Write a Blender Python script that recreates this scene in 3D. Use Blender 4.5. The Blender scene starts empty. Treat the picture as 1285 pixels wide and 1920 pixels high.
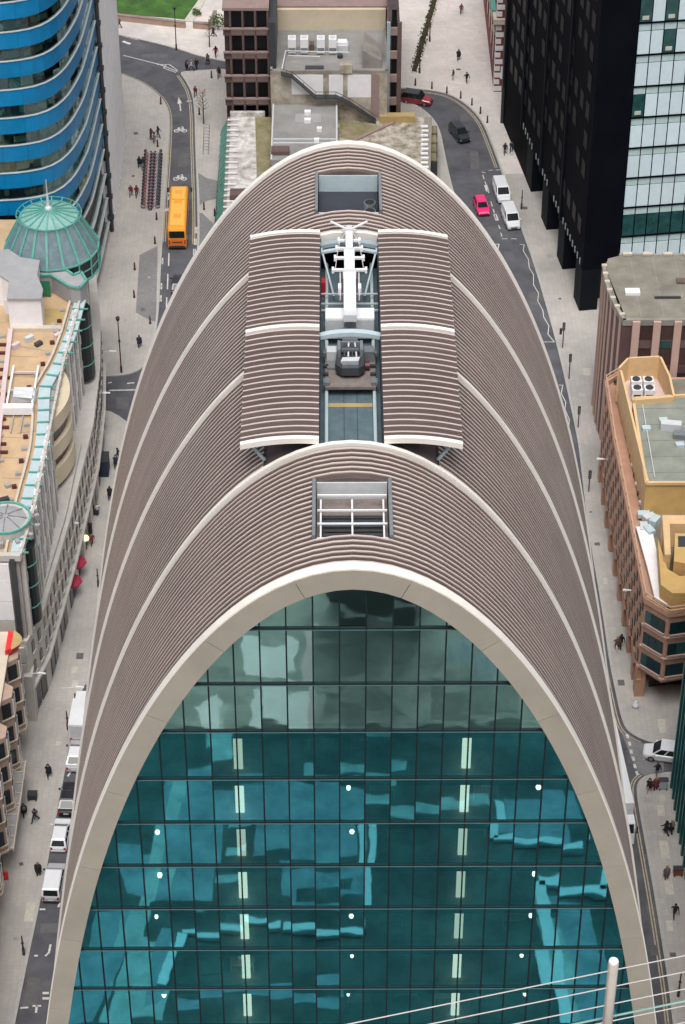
import bpy, bmesh, math, random
import numpy as np
from mathutils import Vector, Matrix
random.seed(11)
R = math.radians
SC = bpy.context.scene
COL = SC.collection

# ------------------------------------------------------------------ camera, world, sun, exposure
PITCH, YAW, CAMZ, FPX, PW, PH = 38.25, 0.25, 170.0, 4450.0, 1285, 1920
cd = bpy.data.cameras.new('camera'); cam = bpy.data.objects.new('camera', cd); COL.objects.link(cam)
cd.sensor_fit = 'VERTICAL'; cd.sensor_height = 36; cd.sensor_width = 36
cd.lens = 36 * FPX / PH; cd.clip_start = 0.5; cd.clip_end = 3000
cam.location = (0, 0, CAMZ); cam.rotation_euler = (R(90 - PITCH), 0, R(-YAW))
SC.camera = cam
w = bpy.data.worlds.new('World'); SC.world = w; w.use_nodes = True
nt = w.node_tree; nt.nodes.clear()
sky = nt.nodes.new('ShaderNodeTexSky'); sky.sky_type = 'NISHITA'; sky.sun_disc = False
SUN_EL, SUN_AZ = 66, 182          # degrees; azimuth clockwise from +Y
sky.sun_elevation = R(SUN_EL); sky.sun_rotation = R(SUN_AZ); sky.dust_density = 4.0; sky.air_density = 1.0
hs = nt.nodes.new('ShaderNodeHueSaturation'); hs.inputs['Saturation'].default_value = 0.22
bg = nt.nodes.new('ShaderNodeBackground'); bg.inputs['Strength'].default_value = 0.105
ow = nt.nodes.new('ShaderNodeOutputWorld')
nt.links.new(sky.outputs[0], hs.inputs['Color']); nt.links.new(hs.outputs[0], bg.inputs['Color']); nt.links.new(bg.outputs[0], ow.inputs['Surface'])
sl = bpy.data.lights.new('sun', 'SUN'); sl.energy = 1.5; sl.angle = R(30); sl.color = (1.0, 0.96, 0.9)
sun = bpy.data.objects.new('sun', sl); COL.objects.link(sun)
sd = Vector((math.sin(R(SUN_AZ)) * math.cos(R(SUN_EL)), math.cos(R(SUN_AZ)) * math.cos(R(SUN_EL)), math.sin(R(SUN_EL))))
sun.rotation_euler = sd.to_track_quat('Z', 'Y').to_euler(); sun.location = (60, -60, 250)
SC.view_settings.view_transform = 'Standard'; SC.view_settings.look = 'None'
SC.view_settings.gamma = 1; SC.view_settings.use_curve_mapping = False
SC.view_settings.exposure = 0.6
try:
    SC.cycles.max_bounces = 6; SC.cycles.transparent_max_bounces = 8; SC.cycles.glossy_bounces = 3
    SC.cycles.diffuse_bounces = 3; SC.cycles.caustics_reflective = False
except Exception: pass

# ------------------------------------------------------------------ pixel -> place
_t, _y = R(PITCH), R(YAW)
_fw = np.array([math.sin(_y) * math.cos(_t), math.cos(_y) * math.cos(_t), -math.sin(_t)])
_r = np.array([math.cos(_y), -math.sin(_y), 0.0]); _u = np.cross(_r, _fw)
def ray(u, v): return (u - PW / 2) * _r - (v - PH / 2) * _u + FPX * _fw
def G(u, v, z=0.0):                    # photo pixel -> point on the level z
    d = ray(u, v); k = (z - CAMZ) / d[2]; return (d[0] * k, d[1] * k)
def atY(u, v, Y): d = ray(u, v); k = Y / d[1]; return (d[0] * k, CAMZ + d[2] * k)
def mir(u, v, Yg=103.35):              # pixel seen mirrored in the glass front -> plaza point
    x, y = G(u, v); return (x, 2 * Yg - y)

# ------------------------------------------------------------------ materials
MATS = {}
def mat(name, col, rough=0.7, metal=0.0, var=0.15, scale=0.6, dirt=None, bump=0.0, bscale=8.0, coord='Object', emit=None, spec=0.5, coat=0.0, rnd=0.0):
    m = bpy.data.materials.new(name); m.use_nodes = True; MATS[name] = m
    n, l = m.node_tree.nodes, m.node_tree.links
    b = n['Principled BSDF']; b.inputs['Roughness'].default_value = rough; b.inputs['Metallic'].default_value = metal
    b.inputs['Specular IOR Level'].default_value = spec
    if coat: b.inputs['Coat Weight'].default_value = coat; b.inputs['Coat Roughness'].default_value = 0.08
    if emit: b.inputs['Emission Color'].default_value = (*emit[:3], 1); b.inputs['Emission Strength'].default_value = emit[3]
    c = (*col, 1)
    if var <= 0 and bump <= 0:
        b.inputs['Base Color'].default_value = c; return m
    geo = n.new('ShaderNodeNewGeometry')
    vec = geo.outputs['Position']
    if coord == 'Local':
        tc = n.new('ShaderNodeTexCoord'); vec = tc.outputs['Object']
    nz = n.new('ShaderNodeTexNoise'); nz.inputs['Scale'].default_value = scale; nz.inputs['Detail'].default_value = 6; nz.inputs['Roughness'].default_value = 0.65
    l.new(vec, nz.inputs['Vector'])
    rp = n.new('ShaderNodeValToRGB'); e = rp.color_ramp.elements
    d = dirt if dirt else tuple(x * (1 - var) for x in col)
    hi = tuple(min(1, x * (1 + var * 0.6)) for x in col)
    e[0].position = 0.32; e[0].color = (*d, 1); e[1].position = 0.68; e[1].color = (*hi, 1)
    l.new(nz.outputs['Fac'], rp.inputs['Fac']); colout = rp.outputs['Color']
    if rnd > 0:                                   # each panel a slightly different tone
        oi = n.new('ShaderNodeObjectInfo'); mr = n.new('ShaderNodeMapRange'); mr.inputs['To Min'].default_value = 1 - rnd; mr.inputs['To Max'].default_value = 1 + rnd
        l.new(oi.outputs['Random'], mr.inputs['Value']); hv = n.new('ShaderNodeHueSaturation'); l.new(mr.outputs[0], hv.inputs['Value']); l.new(colout, hv.inputs['Color']); colout = hv.outputs['Color']
    l.new(colout, b.inputs['Base Color'])
    if bump > 0:
        n2 = n.new('ShaderNodeTexNoise'); n2.inputs['Scale'].default_value = bscale; n2.inputs['Detail'].default_value = 4; l.new(vec, n2.inputs['Vector'])
        bp = n.new('ShaderNodeBump'); bp.inputs['Strength'].default_value = bump; bp.inputs['Distance'].default_value = 0.05
        l.new(n2.outputs['Fac'], bp.inputs['Height']); l.new(bp.outputs['Normal'], b.inputs['Normal'])
    return m

def paving(name, c1, c2, mortar, bw, bh, rot=0, msize=0.012, rough=0.85, big=0.12):
    m = bpy.data.materials.new(name); m.use_nodes = True; MATS[name] = m
    n, l = m.node_tree.nodes, m.node_tree.links; b = n['Principled BSDF']; b.inputs['Roughness'].default_value = rough
    geo = n.new('ShaderNodeNewGeometry'); mp = n.new('ShaderNodeMapping'); mp.inputs['Rotation'].default_value = (0, 0, R(rot))
    l.new(geo.outputs['Position'], mp.inputs['Vector'])
    br = n.new('ShaderNodeTexBrick'); br.inputs['Scale'].default_value = 1; br.inputs['Brick Width'].default_value = bw; br.inputs['Row Height'].default_value = bh
    br.inputs['Mortar Size'].default_value = msize; br.inputs['Color1'].default_value = (*c1, 1); br.inputs['Color2'].default_value = (*c2, 1); br.inputs['Mortar'].default_value = (*mortar, 1)
    br.inputs['Bias'].default_value = 0.0
    l.new(mp.outputs['Vector'], br.inputs['Vector'])
    nz = n.new('ShaderNodeTexNoise'); nz.inputs['Scale'].default_value = big; nz.inputs['Detail'].default_value = 8; nz.inputs['Roughness'].default_value = 0.7
    l.new(geo.outputs['Position'], nz.inputs['Vector'])
    rp = n.new('ShaderNodeValToRGB'); e = rp.color_ramp.elements; e[0].position = 0.3; e[0].color = (0.72, 0.72, 0.73, 1); e[1].position = 0.7; e[1].color = (1.08, 1.06, 1.03, 1)
    l.new(nz.outputs['Fac'], rp.inputs['Fac'])
    mx = n.new('ShaderNodeMix'); mx.data_type = 'RGBA'; mx.blend_type = 'MULTIPLY'; mx.inputs['Factor'].default_value = 1
    l.new(br.outputs['Color'], mx.inputs['A']); l.new(rp.outputs['Color'], mx.inputs['B']); l.new(mx.outputs['Result'], b.inputs['Base Color'])
    return m

def glassmat(name, tint, gloss, base=0.25, rough=0.02, wav=0.03, wscale=0.45):
    """coated architectural glass: part tinted transmission, part mirror, a little wavy"""
    m = bpy.data.materials.new(name); m.use_nodes = True; MATS[name] = m
    n, l = m.node_tree.nodes, m.node_tree.links; n.clear()
    o = n.new('ShaderNodeOutputMaterial'); tr = n.new('ShaderNodeBsdfTransparent'); tr.inputs['Color'].default_value = (*tint, 1)
    gl = n.new('ShaderNodeBsdfGlossy'); gl.inputs['Color'].default_value = (*gloss, 1); gl.inputs['Roughness'].default_value = rough
    geo = n.new('ShaderNodeNewGeometry'); nz = n.new('ShaderNodeTexNoise'); nz.inputs['Scale'].default_value = wscale; nz.inputs['Detail'].default_value = 1.5
    l.new(geo.outputs['Position'], nz.inputs['Vector'])
    bp = n.new('ShaderNodeBump'); bp.inputs['Strength'].default_value = wav; bp.inputs['Distance'].default_value = 1.0
    l.new(nz.outputs['Fac'], bp.inputs['Height']); l.new(bp.outputs['Normal'], gl.inputs['Normal'])
    fr = n.new('ShaderNodeFresnel'); fr.inputs['IOR'].default_value = 1.6
    mr = n.new('ShaderNodeMapRange'); mr.inputs['From Min'].default_value = 0; mr.inputs['From Max'].default_value = 1; mr.inputs['To Min'].default_value = base; mr.inputs['To Max'].default_value = 1
    l.new(fr.outputs[0], mr.inputs['Value'])
    mx = n.new('ShaderNodeMixShader'); l.new(mr.outputs[0], mx.inputs['Fac']); l.new(tr.outputs[0], mx.inputs[1]); l.new(gl.outputs[0], mx.inputs[2]); l.new(mx.outputs[0], o.inputs['Surface'])
    return m

# setting
mat('asphalt', (0.098, 0.098, 0.112), 0.9, var=0.34, scale=0.28, bump=0.3, bscale=30)
paving('york_paving', (0.47, 0.445, 0.42), (0.43, 0.41, 0.39), (0.34, 0.325, 0.31), 0.9, 0.6, 90, 0.012)
paving('plaza_paving', (0.68, 0.63, 0.60), (0.62, 0.58, 0.555), (0.45, 0.42, 0.40), 1.2, 0.8, 20)
paving('setts', (0.27, 0.27, 0.275), (0.21, 0.21, 0.22), (0.14, 0.14, 0.14), 0.3, 0.15, 40)
mat('kerb', (0.42, 0.41, 0.39), 0.8, var=0.15, scale=2)
mat('road_white', (0.62, 0.61, 0.58), 0.8, var=0.25, scale=3)
mat('road_yellow', (0.42, 0.36, 0.25), 0.8, var=0.25, scale=3)
mat('patch', (0.12, 0.115, 0.12), 0.9, var=0.2, scale=1)
mat('pale_slab', (0.52, 0.49, 0.43), 0.85, var=0.15, scale=2)
mat('grass', (0.05, 0.13, 0.022), 0.95, var=0.55, scale=0.35, bump=0.5, bscale=20)
# main building
mat('bronze_fin', (0.25, 0.198, 0.165), 0.45, 0.35, var=0.16, scale=0.22, rnd=0.10)
mat('fin_top_sheen', (0.68, 0.56, 0.55), 0.42, 0.3, var=0.10, scale=0.3, rnd=0.06)  # fin tops painted paler, sky sheen put into their colour
mat('bronze_skin', (0.12, 0.09, 0.088), 0.6, 0.2, var=0.2, scale=0.5)
mat('cream_metal', (0.84, 0.80, 0.74), 0.45, 0.05, var=0.05, scale=0.3)
mat('champagne', (0.46, 0.405, 0.335), 0.42, 0.2, var=0.10, scale=0.35, rnd=0.035)
mat('mullion', (0.012, 0.02, 0.024), 0.5, 0.3, var=0)
mat('transom_trim', (0.085, 0.19, 0.20), 0.5, 0.2, var=0.1)
mat('slab_edge', (0.30, 0.38, 0.38), 0.6, var=0.1)
mat('floor_carpet', (0.30, 0.32, 0.31), 0.9, var=0.3, scale=0.8)
mat('core_wall', (0.42, 0.43, 0.42), 0.8, var=0.2, scale=0.5)
mat('white_column_glow', (0.8, 0.79, 0.74), 0.6, var=0, emit=(1.0, 0.93, 0.75, 1.15))  # columns glow in place of light falling on them
mat('white_column_glow_dim', (0.8, 0.79, 0.74), 0.6, var=0, emit=(1.0, 0.92, 0.72, 0.75))  # same columns with a weaker glow
mat('lamp_glow', (0.9, 0.88, 0.8), 0.5, var=0, emit=(1.0, 0.93, 0.78, 3.0))
glassmat('front_glass', (0.50, 0.76, 0.76), (0.14, 0.70, 0.82), base=0.45, wav=0.0085, wscale=0.3)
glassmat('front_glass_top', (0.62, 0.80, 0.74), (0.48, 0.80, 0.76), base=0.42, wav=0.011, wscale=0.35)
mat('blue_grey_steel', (0.36, 0.44, 0.48), 0.5, 0.2, var=0.08, scale=1)
mat('trough_floor', (0.10, 0.15, 0.175), 0.6, var=0.25, scale=1.2)
mat('trough_dark', (0.035, 0.04, 0.055), 0.7, var=0.2)
mat('white_paint', (0.78, 0.78, 0.80), 0.4, var=0.05, scale=2)
mat('light_grey_paint', (0.55, 0.57, 0.59), 0.5, var=0.08, scale=2)
mat('mid_grey', (0.22, 0.24, 0.26), 0.5, 0.3, var=0.15, scale=3)
mat('dark_grey', (0.055, 0.06, 0.068), 0.5, 0.3, var=0.15, scale=3)
mat('brown_deck', (0.20, 0.17, 0.155), 0.8, var=0.25, scale=2)
mat('ochre', (0.42, 0.30, 0.13), 0.6, var=0.15)
mat('red_paint', (0.50, 0.03, 0.04), 0.5, var=0.1)
mat('pink_pale', (0.62, 0.50, 0.50), 0.6, var=0.1)
# neighbours
mat('blue_spandrel', (0.003, 0.19, 0.43), 0.35, 0.0, var=0.12, scale=0.5, spec=0.3, rnd=0.06)
mat('sill_grey', (0.45, 0.50, 0.52), 0.5, var=0.1)
mat('white_metal', (0.70, 0.71, 0.73), 0.4, 0.1, var=0.06)
glassmat('teal_window', (0.42, 0.66, 0.62), (0.55, 0.80, 0.85), base=0.14, wav=0.02)
mat('blind', (0.42, 0.55, 0.55), 0.8, var=0.1, scale=1.5)
mat('white_blind', (0.58, 0.70, 0.75), 0.75, var=0.06, scale=1.5, rnd=0.06)
mat('interior_dark', (0.03, 0.045, 0.045), 0.9, var=0.5, scale=1.2)
mat('interior_mid', (0.19, 0.21, 0.19), 0.9, var=0.5, scale=0.8)
mat('desk', (0.50, 0.50, 0.45), 0.6, var=0.2)
mat('white_stone', (0.78, 0.76, 0.78), 0.7, var=0.1, scale=0.5)
mat('wing_white', (0.87, 0.86, 0.89), 0.6, var=0.05)
mat('granite', (0.34, 0.32, 0.305), 0.55, var=0.18, scale=1.5)
mat('granite_light', (0.50, 0.475, 0.44), 0.6, var=0.12, scale=1.0)
mat('cream_render', (0.60, 0.51, 0.38), 0.7, var=0.08)
mat('black_glass', (0.012, 0.017, 0.02), 0.2, var=0, spec=0.25)
mat('dark_window', (0.025, 0.032, 0.036), 0.12, var=0.3, scale=0.6)
mat('brown_window', (0.06, 0.035, 0.035), 0.25, var=0.3, scale=0.6)
mat('verdigris', (0.115, 0.37, 0.31), 0.5, 0.1, var=0.15, scale=2)
mat('cupola_glass', (0.16, 0.22, 0.25), 0.15, var=0.25, scale=1.2)
mat('cupola_top', (0.23, 0.40, 0.37), 0.4, var=0.2, scale=1.2)
mat('sand_deck', (0.50, 0.35, 0.21), 0.9, var=0.18, scale=0.5)
mat('lead_roof', (0.33, 0.325, 0.335), 0.7, var=0.12, scale=0.5)
mat('pale_blue_glazing', (0.46, 0.56, 0.60), 0.2, var=0.1, scale=1)
mat('green_door', (0.015, 0.17, 0.08), 0.5, var=0.1)
mat('brick_peach', (0.48, 0.275, 0.19), 0.85, var=0.14, scale=0.9, bump=0.2, bscale=14)
mat('brick_tan', (0.40, 0.285, 0.225), 0.85, var=0.15, scale=0.8)
mat('brick_red', (0.22, 0.05, 0.04), 0.85, var=0.2, scale=1.5)
mat('stone_cream', (0.55, 0.48, 0.39), 0.8, var=0.14, scale=0.8)
mat('concrete', (0.27, 0.25, 0.225), 0.9, var=0.32, scale=0.35, bump=0.2, bscale=6)
mat('concrete_stained', (0.42, 0.38, 0.32), 0.9, dirt=(0.20, 0.16, 0.12), var=0.3, scale=0.45)
mat('roof_grey', (0.255, 0.25, 0.245), 0.95, var=0.22, scale=0.3)
mat('roof_moss', (0.44, 0.40, 0.36), 0.95, dirt=(0.13, 0.11, 0.06), var=0.3, scale=0.9)
mat('roof_white_moss', (0.62, 0.61, 0.60), 0.95, dirt=(0.27, 0.24, 0.21), var=0.2, scale=0.9)
mat('moss', (0.22, 0.19, 0.12), 0.95, dirt=(0.14, 0.13, 0.06), var=0.45, scale=0.5)
mat('brown_concrete', (0.125, 0.082, 0.076), 0.8, var=0.2, scale=0.8)
mat('brown_concrete_pale', (0.28, 0.20, 0.185), 0.8, var=0.15, scale=0.8)
mat('pink_pier', (0.52, 0.36, 0.31), 0.7, var=0.08)
mat('maroon_wall', (0.10, 0.06, 0.062), 0.6, var=0.15)
mat('roof_felt', (0.215, 0.20, 0.165), 0.95, var=0.3, scale=0.35)
mat('green_felt', (0.235, 0.25, 0.215), 0.95, var=0.22, scale=0.4)
mat('yellow_render', (0.56, 0.36, 0.135), 0.8, var=0.12, scale=0.7)
mat('yellow_pale', (0.66, 0.45, 0.24), 0.8, var=0.12, scale=0.7)
mat('black_metal', (0.004, 0.0048, 0.008), 0.7, 0.0, var=0.3, scale=0.25, spec=0.04)
mat('black_metal2', (0.007, 0.009, 0.013), 0.6, 0.0, var=0.2, scale=0.25, spec=0.08)
mat('black_pane', (0.005, 0.006, 0.009), 0.15, var=0.3, scale=0.2, spec=0.15)
mat('grey_dash', (0.30, 0.34, 0.36), 0.5, var=0)
mat('teal_wall', (0.01, 0.115, 0.12), 0.3, 0.2, var=0.15, scale=0.5)
mat('teal_dark', (0.006, 0.035, 0.045), 0.25, 0.2, var=0.2)
mat('glass_green', (0.02, 0.075, 0.078), 0.12, var=0.4, scale=1)
mat('skirt_glass', (0.10, 0.30, 0.24), 0.15, var=0.3, scale=1)
mat('planting', (0.07, 0.065, 0.03), 0.95, var=0.4, scale=3)
mat('leaf', (0.06, 0.12, 0.03), 0.9, var=0.3, scale=4)
mat('bark', (0.09, 0.065, 0.05), 0.9, var=0.2, scale=4)
mat('steel_pole', (0.62, 0.57, 0.53), 0.35, 0.5, var=0.08, scale=6)
mat('wire', (0.66, 0.60, 0.60), 0.3, 0.7, var=0)
mat('maroon_metal', (0.10, 0.025, 0.03), 0.5, 0.2, var=0.1)
mat('rubber', (0.015, 0.015, 0.016), 0.85, var=0)
mat('alloy', (0.4, 0.4, 0.42), 0.35, 0.7, var=0)
mat('car_glass', (0.012, 0.016, 0.02), 0.12, var=0, spec=0.3)
mat('headlight', (0.8, 0.8, 0.78), 0.15, var=0)
mat('taillight', (0.45, 0.01, 0.012), 0.2, var=0)
for nm, c in dict(car_white=(0.74, 0.75, 0.78), car_silver=(0.42, 0.42, 0.45), car_black=(0.013, 0.015, 0.02), car_pink=(0.80, 0.02, 0.17), car_red=(0.28, 0.015, 0.03), bus_orange=(0.85, 0.33, 0.015), bus_roof=(0.86, 0.45, 0.06), bus_lower=(0.72, 0.16, 0.012)).items():
    mat(nm, c, 0.28, 0.0, var=0.04, scale=2, coat=0.6)
for nm, c in dict(cloth_black=(0.012, 0.012, 0.016), cloth_navy=(0.02, 0.028, 0.055), cloth_grey=(0.14, 0.14, 0.155), cloth_maroon=(0.17, 0.02, 0.03), cloth_brown=(0.10, 0.06, 0.045), cloth_plum=(0.14, 0.09, 0.12), cloth_pale=(0.5, 0.49, 0.48), cloth_tan=(0.32, 0.24, 0.17), skin=(0.42, 0.25, 0.18), skin_dark=(0.14, 0.075, 0.05), hair_dark=(0.015, 0.011, 0.01), hair_brown=(0.07, 0.04, 0.025), hair_fair=(0.28, 0.19, 0.1)).items():
    mat(nm, c, 0.85, var=0)
mat('awning_red', (0.35, 0.02, 0.06), 0.8, var=0.15, scale=2)
mat('bright_red', (0.72, 0.03, 0.03), 0.5, var=0.08)
mat('lamp_warm', (0.9, 0.7, 0.3), 0.5, var=0, emit=(1.0, 0.72, 0.3, 2.2))
mat('screen_sign', (0.35, 0.40, 0.42), 0.4, var=0.2, scale=4)
mat('black_sign', (0.03, 0.035, 0.04), 0.5, var=0)
mat('bike_red', (0.42, 0.03, 0.05), 0.5, var=0)
mat('bike_blue', (0.05, 0.07, 0.20), 0.5, var=0)

# ------------------------------------------------------------------ mesh builder
class MB:
    def __init__(s): s.v = []; s.f = []; s.m = []
    def add(s, vs, fs, mi=0):
        o = len(s.v); s.v += [tuple(map(float, p)) for p in vs]; s.f += [tuple(i + o for i in f) for f in fs]; s.m += [mi] * len(fs); return s
    def box(s, x0, x1, y0, y1, z0, z1, mi=0):
        return s.add([(x0, y0, z0), (x1, y0, z0), (x1, y1, z0), (x0, y1, z0), (x0, y0, z1), (x1, y0, z1), (x1, y1, z1), (x0, y1, z1)],
                     [(3, 2, 1, 0), (4, 5, 6, 7), (0, 1, 5, 4), (1, 2, 6, 5), (2, 3, 7, 6), (3, 0, 4, 7)], mi)
    def cbox(s, c, sx, sy, sz, rz=0, mi=0):      # c = centre of the base
        ca, sa = math.cos(rz), math.sin(rz); p = []
        for z in (0, sz):
            for a, b in ((-1, -1), (1, -1), (1, 1), (-1, 1)):
                x, y = a * sx / 2, b * sy / 2; p.append((c[0] + x * ca - y * sa, c[1] + x * sa + y * ca, c[2] + z))
        return s.add(p, [(3, 2, 1, 0), (4, 5, 6, 7), (0, 1, 5, 4), (1, 2, 6, 5), (2, 3, 7, 6), (3, 0, 4, 7)], mi)
    def prism(s, poly, z0, z1, mi=0, scale=None):
        a = sum(poly[i][0] * poly[(i + 1) % len(poly)][1] - poly[(i + 1) % len(poly)][0] * poly[i][1] for i in range(len(poly)))
        if a < 0: poly = poly[::-1]
        n = len(poly); top = poly
        if scale:
            cx = sum(p[0] for p in poly) / n; cy = sum(p[1] for p in poly) / n
            top = [(cx + (p[0] - cx) * scale, cy + (p[1] - cy) * scale) for p in poly]
        return s.add([(p[0], p[1], z0) for p in poly] + [(p[0], p[1], z1) for p in top],
                     [tuple(range(n))[::-1], tuple(range(n, 2 * n))] + [(i, (i + 1) % n, (i + 1) % n + n, i + n) for i in range(n)], mi)
    def tube(s, p0, p1, r0, r1=None, n=6, mi=0):
        r1 = r0 if r1 is None else r1
        a, b = Vector(p0), Vector(p1); d = (b - a).normalized(); q = d.orthogonal().normalized(); t = d.cross(q); vs = []
        for c, rr in ((a, r0), (b, r1)):
            for i in range(n): k = 2 * math.pi * i / n; vs.append(c + (q * math.cos(k) + t * math.sin(k)) * rr)
        return s.add(vs, [(i, (i + 1) % n, (i + 1) % n + n, i + n) for i in range(n)] + [tuple(range(n))[::-1], tuple(range(n, 2 * n))], mi)
    def bar(s, p0, p1, wd, ht, mi=0, up=(0, 0, 1)):    # rectangular bar between two points
        a, b = Vector(p0), Vector(p1); d = (b - a).normalized(); x = d.cross(Vector(up))
        if x.length < 1e-4: x = d.cross(Vector((1, 0, 0)))
        x.normalize(); y = x.cross(d).normalized(); vs = []
        for c in (a, b):
            for i, j in ((-1, -1), (1, -1), (1, 1), (-1, 1)): vs.append(c + x * i * wd / 2 + y * j * ht / 2)
        return s.add(vs, [(3, 2, 1, 0), (4, 5, 6, 7), (0, 1, 5, 4), (1, 2, 6, 5), (2, 3, 7, 6), (3, 0, 4, 7)], mi)
    def lathe(s, prof, c=(0, 0, 0), n=16, mi=0):       # prof: list of (r, z) from bottom to top
        vs = []; fs = []
        for r_, z in prof:
            for i in range(n): k = 2 * math.pi * i / n; vs.append((c[0] + r_ * math.cos(k), c[1] + r_ * math.sin(k), c[2] + z))
        for j in range(len(prof) - 1):
            for i in range(n): fs.append((j * n + i, j * n + (i + 1) % n, (j + 1) * n + (i + 1) % n, (j + 1) * n + i))
        fs.append(tuple(range(n))[::-1]); fs.append(tuple(range((len(prof) - 1) * n, len(prof) * n)))
        return s.add(vs, fs, mi)
    def loft(s, rings, mi=0, caps=True):
        n = len(rings[0]); vs = [p for r_ in rings for p in r_]; fs = []
        for j in range(len(rings) - 1):
            for i in range(n): fs.append((j * n + i, j * n + (i + 1) % n, (j + 1) * n + (i + 1) % n, (j + 1) * n + i))
        if caps: fs += [tuple(range(n))[::-1], tuple(range((len(rings) - 1) * n, len(rings) * n))]
        return s.add(vs, fs, mi)
    def mesh(s, name, mats, smooth=False, off=(0, 0, 0)):
        me = bpy.data.meshes.new(name); me.from_pydata([(p[0] - off[0], p[1] - off[1], p[2] - off[2]) for p in s.v], [], s.f)
        for m in (mats if isinstance(mats, (list, tuple)) else [mats]): me.materials.append(MATS[m])
        if any(s.m): me.polygons.foreach_set('material_index', s.m)
        if smooth: me.polygons.foreach_set('use_smooth', [True] * len(me.polygons))
        me.update(); return me
    def build(s, name, mats, parent=None, smooth=False):
        return obj(name, s.mesh(name, mats, smooth, rootloc(parent)), parent)
def rootloc(o):
    x = Vector((0, 0, 0))
    while o: x += o.location; o = o.parent
    return x
def obj(name, me, parent=None, loc=(0, 0, 0), rz=0):
    o = bpy.data.objects.new(name, me); COL.objects.link(o); o.parent = parent; o.location = loc; o.rotation_euler = (0, 0, rz); return o
def tag(o, label, cat, group=None):
    o['label'] = label; o['category'] = cat
    if group: o['group'] = group
    return o
def thing(name, label, cat, loc=(0, 0, 0), group=None, rz=0):
    o = obj(name, None, None, loc, rz); o.empty_display_size = 0.5; return tag(o, label, cat, group)
def struct(name, mb, m, parent=None):
    o = mb.build(name, m, parent)
    if not parent: o['kind'] = 'structure'
    return o
def copy_tree(o, parent=None):
    c = o.copy(); COL.objects.link(c); c.parent = parent
    for ch in [k for k in o.children]: copy_tree(ch, c)
    return c
def place(proto, used, loc, rz, label, group=None, scale=None):
    """first call moves the prototype itself, later calls copy it"""
    o = proto if not used.get(proto.name_full) else copy_tree(proto)
    used[proto.name_full] = True
    o.location = loc; o.rotation_euler = (0, 0, rz); o['label'] = label
    if group: o['group'] = group
    if scale: o.scale = (scale,) * 3
    return o
USED = {}
ORD = ['first', 'second', 'third', 'fourth', 'fifth', 'sixth', 'seventh', 'eighth', 'ninth', 'tenth', 'eleventh', 'twelfth', 'thirteenth', 'fourteenth', 'fifteenth', 'sixteenth', 'seventeenth']
def lerp(a, b, t): return a + (b - a) * t
def polyline(pts, step):
    """resample an open 2-D polyline at an even spacing"""
    P = [np.array(p, float) for p in pts]; d = [0]
    for a, b in zip(P, P[1:]): d.append(d[-1] + np.linalg.norm(b - a))
    n = max(1, int(round(d[-1] / step))); out = []
    for i in range(n + 1):
        t = d[-1] * i / n; k = min(len(P) - 2, max(0, int(np.searchsorted(d, t, side='right')) - 1))
        out.append(tuple(P[k] + (P[k + 1] - P[k]) * ((t - d[k]) / max(1e-9, d[k + 1] - d[k]))))
    return out
def smooth2(pts, n=2):
    for _ in range(n):                       # Chaikin, ends kept
        q = [pts[0]]
        for a, b in zip(pts, pts[1:]): q += [(a[0] * .75 + b[0] * .25, a[1] * .75 + b[1] * .25), (a[0] * .25 + b[0] * .75, a[1] * .25 + b[1] * .75)]
        pts = q + [pts[-1]]
    return pts
def offset2(pts, d):
    out = []
    for i, p in enumerate(pts):
        a = pts[max(0, i - 1)]; b = pts[min(len(pts) - 1, i + 1)]; tx, ty = b[0] - a[0], b[1] - a[1]; l_ = math.hypot(tx, ty) or 1
        out.append((p[0] - ty / l_ * d, p[1] + tx / l_ * d))
    return out
def strip(mb, A, B, z0, z1=None, mi=0):
    """flat ribbon between two 2-D lines"""
    z1 = z0 if z1 is None else z1; n = len(A)
    mb.add([(p[0], p[1], z0) for p in A] + [(p[0], p[1], z1) for p in B], [(i, i + 1, n + i + 1, n + i) for i in range(n - 1)], mi)

# ================================================================== GROUND, PAVEMENTS, ROAD MARKINGS
ZR = -0.12                                     # road level; pavements top out at 0
struct('road', MB().box(-700, 700, -500, 1100, ZR - 1, ZR), 'asphalt')
def GP(l): return [G(*p) for p in l]
KA = GP([(205, 132), (231, 142), (268, 157), (298, 181), (311, 201), (315, 228), (313, 268), (310, 318), (306, 368), (303, 435), (299, 480), (294, 594), (284, 644), (268, 685), (250, 697), (221, 702), (204, 702), (180, 704)])
KB1 = GP([(180, 768), (206, 774), (221, 782), (234, 792), (250, 808), (262, 830)])
KB2 = GP([(160, 1283), (150, 1305), (137, 1361), (128, 1416), (94, 1594), (80, 1671), (60, 1765), (30, 1912), (0, 2060)])
KC = GP([(418, 129), (345, 133), (337, 137), (348, 151), (360, 174), (365, 207), (366, 268), (368, 318), (370, 380), (371, 430), (368, 500)])
KR = GP([(740, 188), (753, 191), (774, 195), (795, 208), (812, 225), (823, 246), (831, 288), (840, 331), (848, 360), (870, 430)])
KN1 = GP([(200, 60), (228, 67), (268, 75), (335, 92), (368, 104), (418, 115), (500, 128)])
KN2 = GP([(700, 163), (782, 167), (825, 172), (854, 182), (884, 204), (905, 229), (922, 271), (939, 318), (960, 380), (982, 441), (1003, 500), (1030, 594), (1041, 635), (1057, 700), (1070, 761), (1083, 822), (1089, 868), (1096, 932), (1104, 997), (1112, 1045), (1120, 1090), (1132, 1163), (1143, 1243), (1155, 1301), (1164, 1342), (1173, 1367), (1196, 1383), (1221, 1392), (1310, 1412)])
KL = GP([(1310, 1440), (1260, 1447), (1219, 1451), (1203, 1458), (1193, 1472), (1196, 1506), (1207, 1566), (1222, 1649), (1238, 1745), (1256, 1863), (1261, 1915), (1280, 2060)])
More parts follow.
